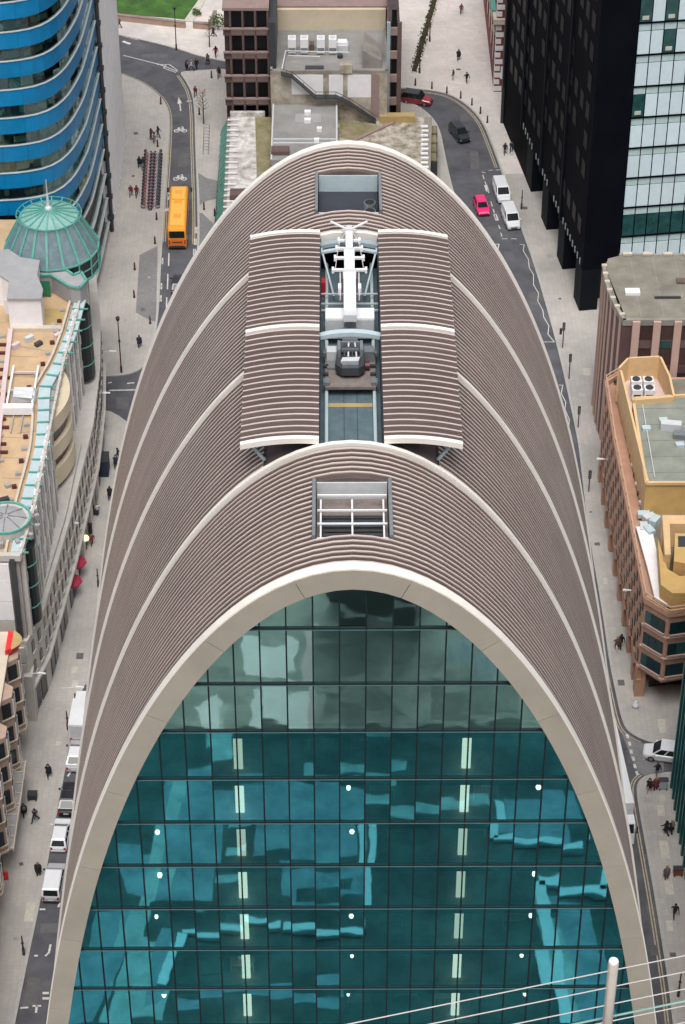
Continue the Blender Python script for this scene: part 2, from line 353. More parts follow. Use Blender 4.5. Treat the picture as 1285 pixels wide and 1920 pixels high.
def pave(name, poly, m, z=0.0): return struct(name, MB().prism(poly, ZR - 0.3, z), m)
KAs, KCs, KRs, KN1s, KN2s, KLs, KB2s = [smooth2(k, 2) for k in (KA, KC, KR, KN1, KN2, KL, KB2)]
pave('pavement', KAs + [(-95, KA[-1][1]), (-95, KA[0][1])], 'york_paving')
pave('pavement', KB1 + [(-17, KB1[-1][1]), (-17, KB2[0][1])] + KB2s + [(-95, KB2[-1][1]), (-95, KB1[0][1])], 'york_paving')
pave('pavement', KCs + [(-17.5, 262), (-17.5, 99), (25, 99), (25, 232)] + KRs[::-1], 'york_paving')
isp = min(range(len(KN2s)), key=lambda i: abs(KN2s[i][1] - 292))
pave('plaza_pavement', [(-95, KN1[0][1] + 5)] + KN1s + KN2s[:isp + 1] + [(95, KN2s[isp][1] + 3), (95, 520), (-95, 520)], 'plaza_paving')
pave('pavement', KN2s[isp:] + [(95, KN2[-1][1]), (95, KN2s[isp][1] + 3)], 'york_paving')
pave('pavement', KLs + [(95, KL[-1][1]), (95, KL[0][1])], 'york_paving')
def kerb(line, side):
    A = line; B = offset2(line, side * 0.28); m = MB(); n = len(A)
    m.add([(p[0], p[1], z) for z in (ZR - 0.05, 0.012) for L_ in (A, B) for p in L_],
          [(2 * n + i, 2 * n + i + 1, 3 * n + i + 1, 3 * n + i) for i in range(n - 1)] + [(i, i + 1, 2 * n + i + 1, 2 * n + i) for i in range(n - 1)] + [(n + i, n + i + 1, 3 * n + i + 1, 3 * n + i) for i in range(n - 1)])
    struct('kerb', m, 'kerb')
for l_, s_ in ((KAs, -1), (KB1, 1), (KB2s, -1), (KCs, 1), (KRs, 1), (KN1s, 1), (KN2s, 1), (KLs, 1)): kerb(l_, s_ * -1 if l_ in (KAs,) else s_)
# darker cross-overs of setts
def sheet(name, px, m, z): return struct(name, MB().prism([G(*p) for p in px] if px[0][0] > -1e6 else px, z - 0.02, z), m)
sheet('setts_crossing', [(262, 478), (296, 461), (293, 604), (281, 600), (255, 586)], 'setts', 0.006)
sheet('setts_crossing', [(372, 324), (388, 334), (412, 340), (412, 372), (390, 376), (375, 384)], 'setts', 0.006)
sheet('setts_crossing', [(372, 398), (380, 400), (412, 430), (412, 470), (372, 470)], 'setts', 0.006)
sheet('setts_crossing', [(1166, 1372), (1196, 1390), (1245, 1400), (1245, 1444), (1208, 1452), (1192, 1440)], 'setts', ZR + 0.008)
def edge_line(line, d, wd, m, i0=0, i1=None, z=ZR + 0.006):
    l_ = line[i0:i1]; mb = MB(); strip(mb, offset2(l_, d), offset2(l_, d + wd), z); struct('road_marking', mb, m)
for k_, sg, a, b in ((KAs, 1, 4, 40), (KCs, -1, 10, 40), (KRs, -1, 4, None), (KN2s, -1, 6, 30), (KN2s, -1, 76, 108), (KLs, -1, 12, None)):
    edge_line(k_, sg * 0.30, sg * 0.13, 'road_yellow', a, b); edge_line(k_, sg * 0.56, sg * 0.13, 'road_yellow', a, b)
def mark(px, wd=0.13, m='road_white', z=ZR + 0.010, closed=False):
    P = [G(*p, ZR) for p in px]; mb = MB(); h = 0.0
    for a, b in zip(P, P[1:]):
        dx, dy = b[0] - a[0], b[1] - a[1]; l_ = math.hypot(dx, dy) or 1; nx, ny = -dy / l_ * wd / 2, dx / l_ * wd / 2; ex, ey = dx / l_ * wd * 0.35, dy / l_ * wd * 0.35; h += 0.0004
        mb.add([(a[0] + nx - ex, a[1] + ny - ey, z + h), (a[0] - nx - ex, a[1] - ny - ey, z + h), (b[0] - nx + ex, b[1] - ny + ey, z + h), (b[0] + nx + ex, b[1] + ny + ey, z + h)], [(0, 1, 2, 3)])
    return mb.build('road_marking', m)
def mk(px, wd=0.13, m='road_white'):
    o = mark(px, wd, m); o['kind'] = 'structure'; return o
def z6(l): return [(640 + x / 3.134, 250 + y / 3.134) for x, y in l]
def z7(l): return [(820 + x / 3.694, 440 + y / 3.694) for x, y in l]
mk(z6([(1050, 652), (1075, 655), (1070, 690), (1100, 740), (1105, 790), (1130, 830), (1130, 890), (1160, 940), (1155, 985), (1185, 1040), (1190, 1080), (1220, 1130), (1215, 1180), (1252, 1226), (1170, 1226)]), 0.10)
mk(z6([(905, 652), (927, 652), (917, 700)]), 0.14)
mk(z7([(845, 1042), (870, 1042), (860, 1100), (890, 1160), (885, 1210), (915, 1280), (910, 1350), (935, 1430)]), 0.10)
for a, b in [((828, 228), (845, 232)), ((868, 218), (890, 216)), ((910, 216), (938, 214)), ((832, 245), (840, 268)), ((846, 285), (852, 305)), ((905, 480), (912, 505)), ((925, 540), (933, 560)), ((938, 585), (944, 605)), ((946, 620), (975, 620)), ((1000, 620), (1030, 620)), ((880, 400), (888, 430)), ((893, 445), (900, 468)), ((860, 330), (868, 350))]: mk(z6([a, b]), 0.13)
for (x, y) in [(905, 492), (850, 322)]: mk(z6([(x, y - 14), (x + 10, y + 16)]), 0.45)
for u, a, b in [(317, 475, 498), (315, 514, 542), (313, 558, 576)]: mk([(u, a), (u - 0.6, b)], 0.16)
for u, v in [(304, 490), (302, 537), (301, 560), (368, 432), (366.5, 454), (365, 473)]:
    mk([(u - 1.6, v - 6), (u - 1.8, v + 5)], 0.14); mk([(u + 1.4, v - 6), (u + 1.2, v + 5)], 0.14); mk([(u - 2, v), (u + 2, v)], 0.2)
mk([(206, 732), (256, 731)], 0.22); mk([(204, 718), (209, 717)], 0.2); mk([(240, 719), (244, 718.5)], 0.25); mk([(247, 718), (251, 718)], 0.25)
# direction arrow and cycle symbols
def arrow(u, v, L_=26, hw=5):
    P = [G(u - 1.2, v, ZR), G(u + 1.4, v, ZR), G(u - 0.6, v - L_ * .55, ZR), G(u + 2.6, v - L_ * .55, ZR), G(u - 4, v - L_, ZR), G(u - 6, v - L_ * .5, ZR), G(u - 2.8, v - L_ * .55, ZR)]
    z = ZR + 0.012; m = MB(); m.add([(p[0], p[1], z) for p in (P[0], P[1], P[2], P[6])], [(0, 1, 2, 3)]); m.add([(p[0], p[1], z) for p in (P[5], P[3], P[4])], [(0, 1, 2)])
    m.build('road_marking', 'road_white')['kind'] = 'structure'
arrow(339, 208)
def cycle_sign(u, v, s=1.0):
    c = G(u, v, ZR); z = ZR + 0.012; m = MB()
    for wx in (-0.55, 0.55):
        n = 14; ri, ro = 0.27 * s, 0.42 * s
        m.add([(c[0] + wx * s + r_ * math.cos(2 * math.pi * i / n), c[1] - 0.5 * s + 1.15 * r_ * math.sin(2 * math.pi * i / n), z) for r_ in (ri, ro) for i in range(n)], [(i, (i + 1) % n, (i + 1) % n + n, i + n) for i in range(n)])
    J = [(-.55, -.5), (-.3, .25), (.35, .25), (.55, -.5), (0, -.5), (-.3, .25)]
    for k, (a, b) in enumerate(list(zip(J, J[1:])) + [((.35, .25), (.25, .6)), ((.05, .62), (.4, .62)), ((-.45, .35), (-.1, .35)), ((0, -.5), (.35, .25))]):
        a = (c[0] + a[0] * s, c[1] + a[1] * s); b = (c[0] + b[0] * s, c[1] + b[1] * s); dx, dy = b[0] - a[0], b[1] - a[1]; l_ = math.hypot(dx, dy); nx, ny = -dy / l_ * .07, dx / l_ * .07
        zz = z + 0.0006 * (k + 1); m.add([(a[0] + nx, a[1] + ny, zz), (a[0] - nx, a[1] - ny, zz), (b[0] - nx, b[1] - ny, zz), (b[0] + nx, b[1] + ny, zz)], [(0, 1, 2, 3)])
    m.build('road_marking', 'road_white')['kind'] = 'structure'
cycle_sign(339, 242); cycle_sign(338, 332); cycle_sign(314, 393, 0.6); mk([(316, 374), (321, 362)], 0.2); mk([(317, 363), (322, 360)], 0.25)
# chevrons where the upper road splits
mk([(232, 104), (268, 113), (300, 121), (333, 134)], 0.16); mk([(296, 121), (318, 121), (333, 132)], 0.14); mk([(308, 128), (330, 136)], 0.14); mk([(312, 121), (307, 128)], 0.14)
mk([(232, 78), (243, 82)], 0.5); mk([(232, 69), (260, 75)], 0.14)
# parking marks of the lower left street, slabs let into the pavements
for px in [[(76, 1705), (84, 1705)], [(110, 1700), (113, 1692), (116, 1672)], [(137, 1440), (128, 1455)], [(86, 1792), (92, 1786), (95, 1772)], [(63, 1886), (76, 1886)], [(69, 1886), (68, 1898)], [(40, 1890), (52, 1889)], [(66, 1792), (70, 1792)]]: mk(px, 0.2)
for a in [(85, 1862), (85, 1872)]: mk([(82, a[1]), (90, a[1])], 0.28)
# side road on the right: white junction dots
for p in [(1176, 1378), (1180, 1392), (1183, 1407), (1187, 1420), (1190, 1434), (1194, 1447), (1207, 1418), (1212, 1407)]: mk([(p[0], p[1]), (p[0] + 1.5, p[1] + 5)], 0.28)
def slab(u0, v0, u1, v1, lean=0, m='pale_slab', z=0.008):
    o = MB().prism([G(u0, v0), G(u1, v0), G(u1 + lean, v1), G(u0 + lean, v1)], z - 0.02, z).build('paving_slab', m); o['kind'] = 'structure'
for a in [(50, 1692, 67, 1692 + 36, -5), (1235, 1576, 1252, 1609, 5), (1243, 1640, 1259, 1677, 6), (1232, 1510, 1245, 1530, 2), (1237, 1490, 1246, 1502, 2), (1248, 1726, 1260, 1746, 3), (1233, 1348, 1247, 1374, 4), (1131, 1083, 1139, 1095, 1), (1093, 690, 1106, 704, 2), (135, 1250, 146, 1262, -2), (136, 1276, 148, 1290, -2), (106, 1390, 116, 1398, -2)]: slab(*a)
for a in [(945, 470, 962, 486, 4), (836, 280, 845, 290, 2), (84, 1836, 99, 1856, -4), (1218, 1770, 1232, 1790, 4), (1208, 1600, 1214, 1612, 2)]: slab(*a, m='patch', z=ZR + 0.008)

random.seed(21)
for u, v in [(250, 330), (270, 390), (240, 480), (280, 520), (235, 600), (268, 580), (255, 250), (275, 210), (392, 330), (355, 190), (1030, 480), (1050, 560), (1075, 640), (1092, 740), (1100, 830), (1108, 960), (1120, 1020), (1150, 1180), (1165, 1280), (1215, 1500), (1228, 1560), (1240, 1690), (1262, 1790), (215, 900), (190, 1040), (170, 1180), (150, 1230), (110, 1330), (95, 1420), (75, 1560), (40, 1620), (30, 1760), (960, 290), (985, 390), (900, 60), (860, 130)]:
    w_ = random.uniform(.35, .8); x, y = G(u, v); o = MB().cbox((x, y, -.012), w_, w_ * random.uniform(.7, 1.3), .018 + random.uniform(0, .002), random.choice((0, 0, .3))).build('inspection_cover', random.choice(['patch', 'kerb', 'lead_roof'])); o['kind'] = 'structure'
for u, v, a, b in [(345, 300, 1.4, 4), (340, 180, 2, 1.2), (890, 300, 1.2, 5), (930, 430, 2.2, 1.2), (870, 220, 1.1, 2.4), (290, 105, 4, 1.1), (230, 755, 1.5, 2.5), (60, 1860, 1.2, 3.4), (92, 1740, 1.6, 1.2), (1225, 1720, .9, 4), (1000, 560, 1, 3), (1190, 1420, 1.5, 2)]:
    x, y = G(u, v, ZR); o = MB().cbox((x, y, ZR - .01), a, b, .0135, random.uniform(-.1, .1)).build('road_patch', 'patch'); o['kind'] = 'structure'
# ---- square south of the glass front: seen only mirrored in the glazing
mat('forecourt', (0.085, 0.115, 0.11), 0.8, dirt=(0.03, 0.045, 0.045), var=0.5, scale=0.16)
pl = MB().prism([(-60, 5), (60, 5), (60, 98), (-60, 98)], ZR - 0.3, -0.02); struct('forecourt', pl, 'forecourt')
def mwall(name, px, wd, h, m, label):
    P = [mir(*p) for p in px]; mb = MB()
    for a, b in zip(P, P[1:]): mb.bar((a[0], a[1], h / 2), (b[0], b[1], h / 2), wd, h)
    return tag(mb.build(name, m), label, 'wall')
mwall('low_wall', [(700, 1465), (692, 1742), (524, 1742)], 0.7, 0.5, 'white_stone', 'pale L-shaped low wall mirrored in the middle of the glass front')
mwall('low_wall', [(345, 1742), (518, 1738)], 0.6, 0.5, 'white_stone', 'pale straight low wall mirrored left of centre in the glass front')
mwall('low_wall', [(345, 1748), (308, 1850)], 0.9, 0.5, 'white_stone', 'pale slanting low wall mirrored low on the left of the glass front')
mwall('low_wall', [(920, 1500), (922, 1576), (1100, 1572)], 0.9, 0.5, 'white_stone', 'pale L-shaped low wall mirrored on the right of the glass front')
mwall('low_wall', [(1140, 1590), (1132, 1680), (1012, 1680), (1052, 1920)], 1.2, 0.5, 'white_stone', 'pale hooked low wall mirrored at the lower right of the glass front')
def mpatch(px, m, z=0.0): struct('forecourt_paving', MB().prism([mir(*p) for p in px], -0.03, z), m)
mat('reflector_pale_grey', (0.36, 0.38, 0.35), 0.7, dirt=(0.17, 0.20, 0.185), var=0.2, scale=0.3)
mat('slate_paving', (0.22, 0.25, 0.235), 0.7, dirt=(0.12, 0.14, 0.14), var=0.2, scale=0.4)
mat('blue_paving', (0.26, 0.31, 0.35), 0.6, dirt=(0.13, 0.17, 0.20), var=0.35, scale=0.35)
mat('pale_paving', (0.50, 0.52, 0.50), 0.7, dirt=(0.28, 0.31, 0.31), var=0.25, scale=0.5)
mpatch([(300, 1475), (400, 1460), (560, 1462), (690, 1478), (684, 1600), (470, 1610), (300, 1600)], 'blue_paving', 0.004)
mpatch([(210, 1600), (420, 1600), (440, 1690), (230, 1690)], 'blue_paving', 0.005)
mpatch([(520, 1628), (684, 1620), (682, 1690), (520, 1690)], 'blue_paving', 0.007)
mpatch([(700, 1490), (900, 1500), (900, 1520), (700, 1510)], 'pale_paving', 0.006)
mpatch([(930, 1490), (1060, 1490), (1080, 1560), (930, 1560)], 'blue_paving', 0.006)
mpatch([(1020, 1700), (1110, 1700), (1160, 1920), (1060, 1920)], 'blue_paving', 0.007)
mpatch([(160, 1720), (250, 1720), (180, 1920), (110, 1920)], 'blue_paving', 0.006)
mpatch([(250, 1780), (330, 1780), (300, 1920), (220, 1920)], 'pale_paving', 0.006)
struct('pale_ground_reflector', MB().prism([(-30, -40), (32, -40), (32, 27.2), (-30, 27.2)], -0.03, -0.004), 'reflector_pale_grey')  # pale sheet added to brighten what the top glass rows mirror
mpatch([(480, 1290), (560, 1290), (560, 1365), (480, 1365)], 'white_stone', 0.006)
mpatch([(690, 1115), (780, 1115), (780, 1170), (700, 1170)], 'white_stone', 0.006); mpatch([(440, 1200), (540, 1215), (545, 1275), (450, 1270)], 'white_stone', 0.008); mpatch([(370, 1330), (425, 1300), (430, 1365), (375, 1366)], 'white_stone', 0.009)
mpatch([(560, 1180), (580, 1180), (585, 1365), (560, 1365)], 'pink_pale', 0.011)
mpatch([(590, 1195), (690, 1195), (690, 1250), (590, 1262)], 'slate_paving', 0.0145); mpatch([(800, 1290), (960, 1300), (960, 1355), (800, 1350)], 'slate_paving', 0.0155); mpatch([(600, 1290), (700, 1300), (770, 1330), (600, 1340)], 'slate_paving', 0.013)
mpatch([(560, 1438), (760, 1438), (760, 1452), (560, 1452)], 'pale_paving', 0.010); mpatch([(320, 1470), (345, 1468), (300, 1690), (262, 1700)], 'pale_paving', 0.012)
mpatch([(410, 1530), (475, 1530), (450, 1690), (395, 1700)], 'forecourt', 0.014); mpatch([(420, 1545), (462, 1540), (460, 1552), (418, 1557)], 'pale_paving', 0.016); mpatch([(412, 1590), (452, 1586), (450, 1597), (410, 1602)], 'pale_paving', 0.017); mpatch([(405, 1640), (446, 1636), (444, 1648), (402, 1654)], 'pale_paving', 0.018)
mpatch([(255, 1690), (290, 1690), (235, 1920), (190, 1920)], 'pale_paving', 0.013); mpatch([(300, 1760), (330, 1760), (300, 1880), (262, 1900)], 'blue_paving', 0.015)
mpatch([(1000, 1700), (1030, 1700), (1100, 1920), (1050, 1920)], 'pale_paving', 0.012); mpatch([(340, 1770), (480, 1765), (480, 1830), (330, 1840)], 'forecourt', 0.02)
mpatch([(330, 1858), (640, 1850), (640, 1868), (330, 1880)], 'blue_paving', 0.011); mpatch([(560, 1660), (660, 1655), (655, 1680), (560, 1684)], 'forecourt', 0.019)
mpatch([(380, 1320), (440, 1320), (440, 1420), (380, 1430)], 'pale_paving', 0.006)
mpatch([(860, 1225), (920, 1225), (900, 1275), (850, 1275)], 'blue_paving', 0.006)

# ================================================================== THE ARCHED BUILDING
XC, YF, YB, ZT = 1.05, 103.0, 151.6, 84.6
BAYS = [103.0, 115.15, 127.3, 139.3, 151.6]
def half_width(d):
    if d <= 0: return 0.0
    if d <= 50: return math.sqrt(max(0, 14.2434 * d - 0.0323762 * d ** 2 - 0.00307806 * d ** 3 + 3.69417e-5 * d ** 4))
    return min(23.0, 21.86 + (d - 50) * 0.12)
# right half of the arch, crown to ground, evenly spaced
def arch_half():
    raw = [(0.0, ZT)]; d = 0.002
    while d < ZT: raw.append((half_width(d), ZT - d)); d += 0.05 + d * 0.02
    raw.append((23.0, 0.0)); return raw
AH = polyline(arch_half(), 1.15)
def off_arch(d, pts=None):
    """arch moved inwards by d (crown to ground)"""
    pts = pts or AH; o = []
    for i, p in enumerate(pts):
        a = pts[max(0, i - 1)]; b = pts[min(len(pts) - 1, i + 1)]
        if i == 0: a = (-pts[1][0], pts[1][1])
        tx, tz = b[0] - a[0], b[1] - a[1]; l_ = math.hypot(tx, tz); nx, nz = -tz / l_, tx / l_
        o.append((p[0] - nx * d, p[1] - nz * d) if i else (0.0, p[1] - d))
    o[-1] = (o[-1][0], 0.0); return o
def cut_half(pts, g):
    """start the half arch at x = g instead of at the crown"""
    if g <= 0: return pts
    for i in range(len(pts) - 1):
        if pts[i][0] <= g < pts[i + 1][0]:
            t = (g - pts[i][0]) / (pts[i + 1][0] - pts[i][0]); return [(g, lerp(pts[i][1], pts[i + 1][1], t))] + pts[i + 1:]
    return pts
def arch_bar(mb, outer, inner, y0, y1, gap=0.0, mi=0):
    """solid arch-shaped bar; with a gap it is two separate halves"""
    O, I = cut_half(outer, gap), cut_half(inner, gap)
    n = min(len(O), len(I)); O, I = O[:n - 1] + [O[-1]], I[:n - 1] + [I[-1]]
    if gap <= 0:
        O = [(-x, z) for x, z in O[:0:-1]] + O; I = [(-x, z) for x, z in I[:0:-1]] + I; sides = [(O, I)]
    else: sides = [(O, I), ([(-x, z) for x, z in O[::-1]], [(-x, z) for x, z in I[::-1]])]
    for o, i in sides:
        rings = [[(o[k][0], y0, o[k][1]), (o[k][0], y1, o[k][1]), (i[k][0], y1, i[k][1]), (i[k][0], y0, i[k][1])] for k in range(len(o))]
        mb.loft(rings, mi)
    return mb
can = thing('arched_office_building', 'huge bronze-finned arched office building with a teal glass front', 'building', (XC, YF, 0))
A0 = off_arch(0.0); AFIN = off_arch(0.10); ASKIN = off_arch(0.32); AGL = off_arch(1.40); AIN = off_arch(1.0)
# dark skin below the fins, one sheet per bay, left open at the crown where the roof is cut
GAPS = [0, 0, 0, 0]
NF = 24; PITCHF = [(BAYS[i + 1] - BAYS[i] - 0.4) / NF for i in range(4)]
WIN1 = (106.55, 112.0, 2.25); WIN4 = (142.7, 147.95, 2.25); TROUGH = 1.98
def local(me): return me
def skin_part(y0, y1, gap):
    m = MB(); arch_bar(m, ASKIN, AIN, y0 - YF, y1 - YF, gap); obj('roof_skin', m.mesh('roof_skin', 'bronze_skin'), can)
for y0, y1, g in [(103.7, WIN1[0], 0), (WIN1[0], WIN1[1], WIN1[2]), (WIN1[1], 115.15, 0), (115.15, 139.3, TROUGH), (139.3, WIN4[0], 0), (WIN4[0], WIN4[1], WIN4[2]), (WIN4[1], 151.5, 0)]: skin_part(y0, y1, g)
# fins
FINW = 0.19
fin_mesh = {}
def fin(y, gap):
    k = round(gap, 2)
    if k not in fin_mesh:
        m = MB(); O, I = cut_half(AFIN, gap), cut_half(ASKIN, gap); n = min(len(O), len(I)); O, I = O[:n - 1] + [O[-1]], I[:n - 1] + [I[-1]]
        if gap <= 0: O = [(-x, z) for x, z in O[:0:-1]] + O; I = [(-x, z) for x, z in I[:0:-1]] + I; S = [(O, I)]
        else: S = [(O, I), ([(-x, z) for x, z in O[::-1]], [(-x, z) for x, z in I[::-1]])]
        for o, i in S:       # rounded top: five-sided section
            m.loft([[(i[q][0], FINW / 2 + .005, i[q][1]), (i[q][0], -FINW / 2 - .005, i[q][1]), (lerp(i[q][0], o[q][0], .8), -FINW / 2, lerp(i[q][1], o[q][1], .8)), (o[q][0], -0.062, o[q][1]), (o[q][0], 0.062, o[q][1]), (lerp(i[q][0], o[q][0], .8), FINW / 2, lerp(i[q][1], o[q][1], .8))] for q in range(len(o))])
        m.m = [1 if (len(f_) == 4 and all(t % 6 in (3, 4) for t in f_)) else 0 for f_ in m.f]; fin_mesh[k] = m.mesh('roof_fin', ['bronze_fin', 'fin_top_sheen'])
    obj('roof_fin', fin_mesh[k], can, (0, y - YF, 0))
for b in range(4):
    y0 = BAYS[b] + (0.75 if b == 0 else 0.25)
    for i in range(NF):
        y = y0 + (BAYS[b + 1] - 0.2 - y0) * (i + 0.5) / NF
        g = 0
        if b == 0 and WIN1[0] < y < WIN1[1]: g = WIN1[2] + 0.12
        if b == 3 and WIN4[0] < y < WIN4[1]: g = WIN4[2] + 0.12
        if b in (1, 2): g = TROUGH + 3.4
        fin(y, g)
# cream bands between the bays
bm_ = MB(); arch_bar(bm_, off_arch(-0.05), AIN, -0.15, 0.15); band_full = bm_.mesh('roof_band', 'cream_metal')
bm_ = MB(); arch_bar(bm_, off_arch(-0.05), AIN, -0.15, 0.15, 5.2); band_gap = bm_.mesh('roof_band', 'cream_metal')
obj('roof_band', band_full, can, (0, BAYS[1] - YF, 0)); obj('roof_band', band_gap, can, (0, BAYS[2] - YF, 0)); obj('roof_band', band_full, can, (0, BAYS[3] - YF, 0))
bm_ = MB(); arch_bar(bm_, off_arch(-0.02), off_arch(1.6), -0.26, 0.26); obj('rear_arch_frame', bm_.mesh('rear_arch_frame', 'cream_metal'), can, (0, BAYS[4] - YF, 0))
m_ = MB(); m_.add([(x, BAYS[4] - YF + 0.1, z) for x, z in [(-x, z) for x, z in AGL[:0:-1]] + AGL], [tuple(range(2 * len(AGL) - 1))]); obj('rear_glazing', m_.mesh('rear_glazing', 'dark_window'), can)
# front frame: champagne face panels with open joints, cream top edge
OUT, INN = off_arch(0.0), off_arch(1.40)
full = lambda h: [(-x, z) for x, z in h[:0:-1]] + h
FO, FI = full(OUT), full(INN)
n_ = len(FO); NP = 27; cuts = [round(i * (n_ - 1) / NP) for i in range(NP + 1)]
for a, b in zip(cuts, cuts[1:]):
    m = MB(); rings = []
    for k in range(a, b + 1):
        o, i = FO[k], FI[k]
        if k in (a, b) and 0 < k < n_ - 1:
            s_ = 0.02 if k == a else -0.02; q = FO[k + (1 if k == a else -1)]; l_ = math.hypot(q[0] - o[0], q[1] - o[1]); t = 0.02 / l_
            o = (lerp(o[0], q[0], t), lerp(o[1], q[1], t)); q = FI[k + (1 if k == a else -1)]; l_ = math.hypot(q[0] - i[0], q[1] - i[1]); t = 0.02 / max(l_, .05); i = (lerp(i[0], q[0], t), lerp(i[1], q[1], t))
        rings.append([(o[0], 0, o[1]), (o[0], 0.3, o[1]), (i[0], 0.6, i[1]), (i[0], 0, i[1])])
    m.loft(rings); obj('frame_panel', m.mesh('frame_panel', 'champagne'), can)
bm_ = MB(); arch_bar(bm_, off_arch(-0.07), off_arch(0.30), 0.05, 0.72); obj('frame_edge', bm_.mesh('frame_edge', 'cream_metal'), can)
bm_ = MB(); arch_bar(bm_, off_arch(0.31), off_arch(1.28), 0.32, 0.5); obj('frame_backing', bm_.mesh('frame_backing', 'mullion'), can)

# ---- glazing of the front
YG = 0.36                                        # behind the frame face, local
CURVE = full(AGL)
def clip_rect(x0, x1, z0, z1):
    P = [(x0, z0), (x1, z0), (x1, z1), (x0, z1)]
    for a, b in zip(CURVE, CURVE[1:]):           # inside lies below the curve (left to right)
        ex, ez = b[0] - a[0], b[1] - a[1]
        f = [ex * (p[1] - a[1]) - ez * (p[0] - a[0]) for p in P]
        if all(t <= 1e-9 for t in f): continue
        Q = []
        for i in range(len(P)):
            p, q, fp, fq = P[i], P[(i + 1) % len(P)], f[i], f[(i + 1) % len(P)]
            if fp <= 0: Q.append(p)
            if (fp < 0 < fq) or (fq < 0 < fp): t = fp / (fp - fq); Q.append((lerp(p[0], q[0], t), lerp(p[1], q[1], t)))
        P = Q
        if len(P) < 3: return None
    return P
ROWS = [80.02, 75.70, 71.91, 67.95, 64.17, 60.32, 56.42, 52.53, 48.68, 44.85, 41.0]
MOD = 1.545
def curve_half_at(z):
    for (x0, z0), (x1, z1) in zip(AGL, AGL[1:]):
        if z1 <= z <= z0: return lerp(x0, x1, (z0 - z) / max(1e-9, z0 - z1))
    return AGL[-1][0]
tops = [84.0] + ROWS
for ri in range(len(ROWS)):
    z1, z0 = tops[ri], ROWS[ri]
    for k in range(-15, 15):
        x0, x1 = (k - 0.5) * MOD, (k + 0.5) * MOD
        P = clip_rect(x0 + 0.03, x1 - 0.03, z0 + 0.03, z1 - 0.03)
        if not P: continue
        area = abs(sum(P[i][0] * P[(i + 1) % len(P)][1] - P[(i + 1) % len(P)][0] * P[i][1] for i in range(len(P)))) / 2
        if area < 0.15: continue
        tx, tz = random.gauss(0, 0.004), random.gauss(0, 0.003); cx, cz = (x0 + x1) / 2, (z0 + z1) / 2
        m = MB(); fy = [YG + (p[0] - cx) * tx + (p[1] - cz) * tz for p in P]; n = len(P)
        m.add([(p[0], y, p[1]) for p, y in zip(P, fy)], [tuple(range(n))])
        obj('glass_pane', m.mesh('glass_pane', 'front_glass_top' if ri < 3 else 'front_glass'), can)
m = MB(); P = clip_rect(-23, 23, 0.2, ROWS[-1]); m.add([(p[0], YG, p[1]) for p in P], [tuple(range(len(P)))]); obj('lower_glazing', m.mesh('lower_glazing', 'front_glass'), can)
for k in range(-15, 15):
    x = (k + 0.5) * MOD
    zt = None
    for (xa, za), (xb, zb) in zip(AGL, AGL[1:]):
        if xa <= abs(x) <= xb: zt = lerp(za, zb, (abs(x) - xa) / max(1e-9, xb - xa)); break
    if zt and zt > 8: m = MB().box(x - 0.045, x + 0.045, YG - 0.10, YG + 0.12, 0, zt + 0.1); obj('mullion', m.mesh('mullion', 'mullion'), can)
for z in ROWS:
    h = curve_half_at(z) + 0.05; m = MB().box(-h, h, YG - 0.085, YG + 0.13, z - 0.075, z + 0.055); obj('transom', m.mesh('transom', 'mullion'), can)
    m = MB().box(-h + .1, h - .1, YG - 0.12, YG - 0.02, z - 0.125, z - 0.08); obj('transom_trim', m.mesh('transom_trim', 'transom_trim'), can)
    h -= 0.3
    if z < 72.5:
        m = MB().box(-h, h, YG + 0.16, YG + 0.42, z - 0.30, z - 0.08); obj('slab_edge', m.mesh('slab_edge', 'slab_edge'), can)
        m = MB().box(-h, h, YG + 0.18, YG + 0.40, z - 0.85, z - 0.31); obj('ceiling_bulkhead', m.mesh('ceiling_bulkhead', 'interior_dark'), can)
    if z in (80.02, 75.70): continue
    hh_ = h - 0.2; m = MB().box(-hh_, hh_, YG + 0.43, 12.0, z - 0.45, z - 0.10); obj('floor_slab', m.mesh('floor_slab', 'floor_carpet'), can)
# floors of the visible storeys: core wall, pale glowing columns and round lamps
h = curve_half_at(45) - 1; m = MB().box(-7, 7, 9.0, 11.8, 0, 76); obj('core_wall', m.mesh('core_wall', 'core_wall'), can)
m = MB().prism([(-curve_half_at(41) + .8, 11.9), (curve_half_at(41) - .8, 11.9), (curve_half_at(41) - .8, 11.95), (-curve_half_at(41) + .8, 11.95)], 0, 50); obj('core_wall', m.mesh('core_wall', 'core_wall'), can)
colm = MB().box(-0.27, 0.27, 0, 0.3, 0, 3.15).mesh('column', 'white_column_glow')
lampm = MB().lathe([(0.03, -0.12), (0.12, -0.05), (0.15, 0.08), (0.10, 0.20), (0.02, 0.26)], n=10).mesh('pendant_lamp', 'lamp_glow', True)
cordm = MB().box(-0.012, 0.012, -0.012, 0.012, 0.26, 1.6).mesh('lamp_cord', 'dark_grey')
for ri in range(2, len(ROWS) - 1):
    zt, zb = ROWS[ri], ROWS[ri + 1]
    for sx in (-1, 1):
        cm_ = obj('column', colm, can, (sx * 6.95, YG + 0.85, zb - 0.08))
        if random.random() < .4: cm_.material_slots[0].link = 'OBJECT'; cm_.material_slots[0].material = MATS['white_column_glow_dim']
    hw = curve_half_at(zb) - 2.2
    for lx in (-12.4, -0.1, 11.4, -16.8, 17.2):
        if abs(lx) < hw and not (ri < 5 and abs(lx) > 14):
            if random.random() < .1: continue
            lo = obj('pendant_lamp', lampm, can, (lx + random.uniform(-.25, .25), YG + 1.1, zb + 1.75)); obj('lamp_cord', cordm, lo); lo.scale = (random.uniform(.75, 1.25),) * 2 + (random.uniform(.8, 1.5),)
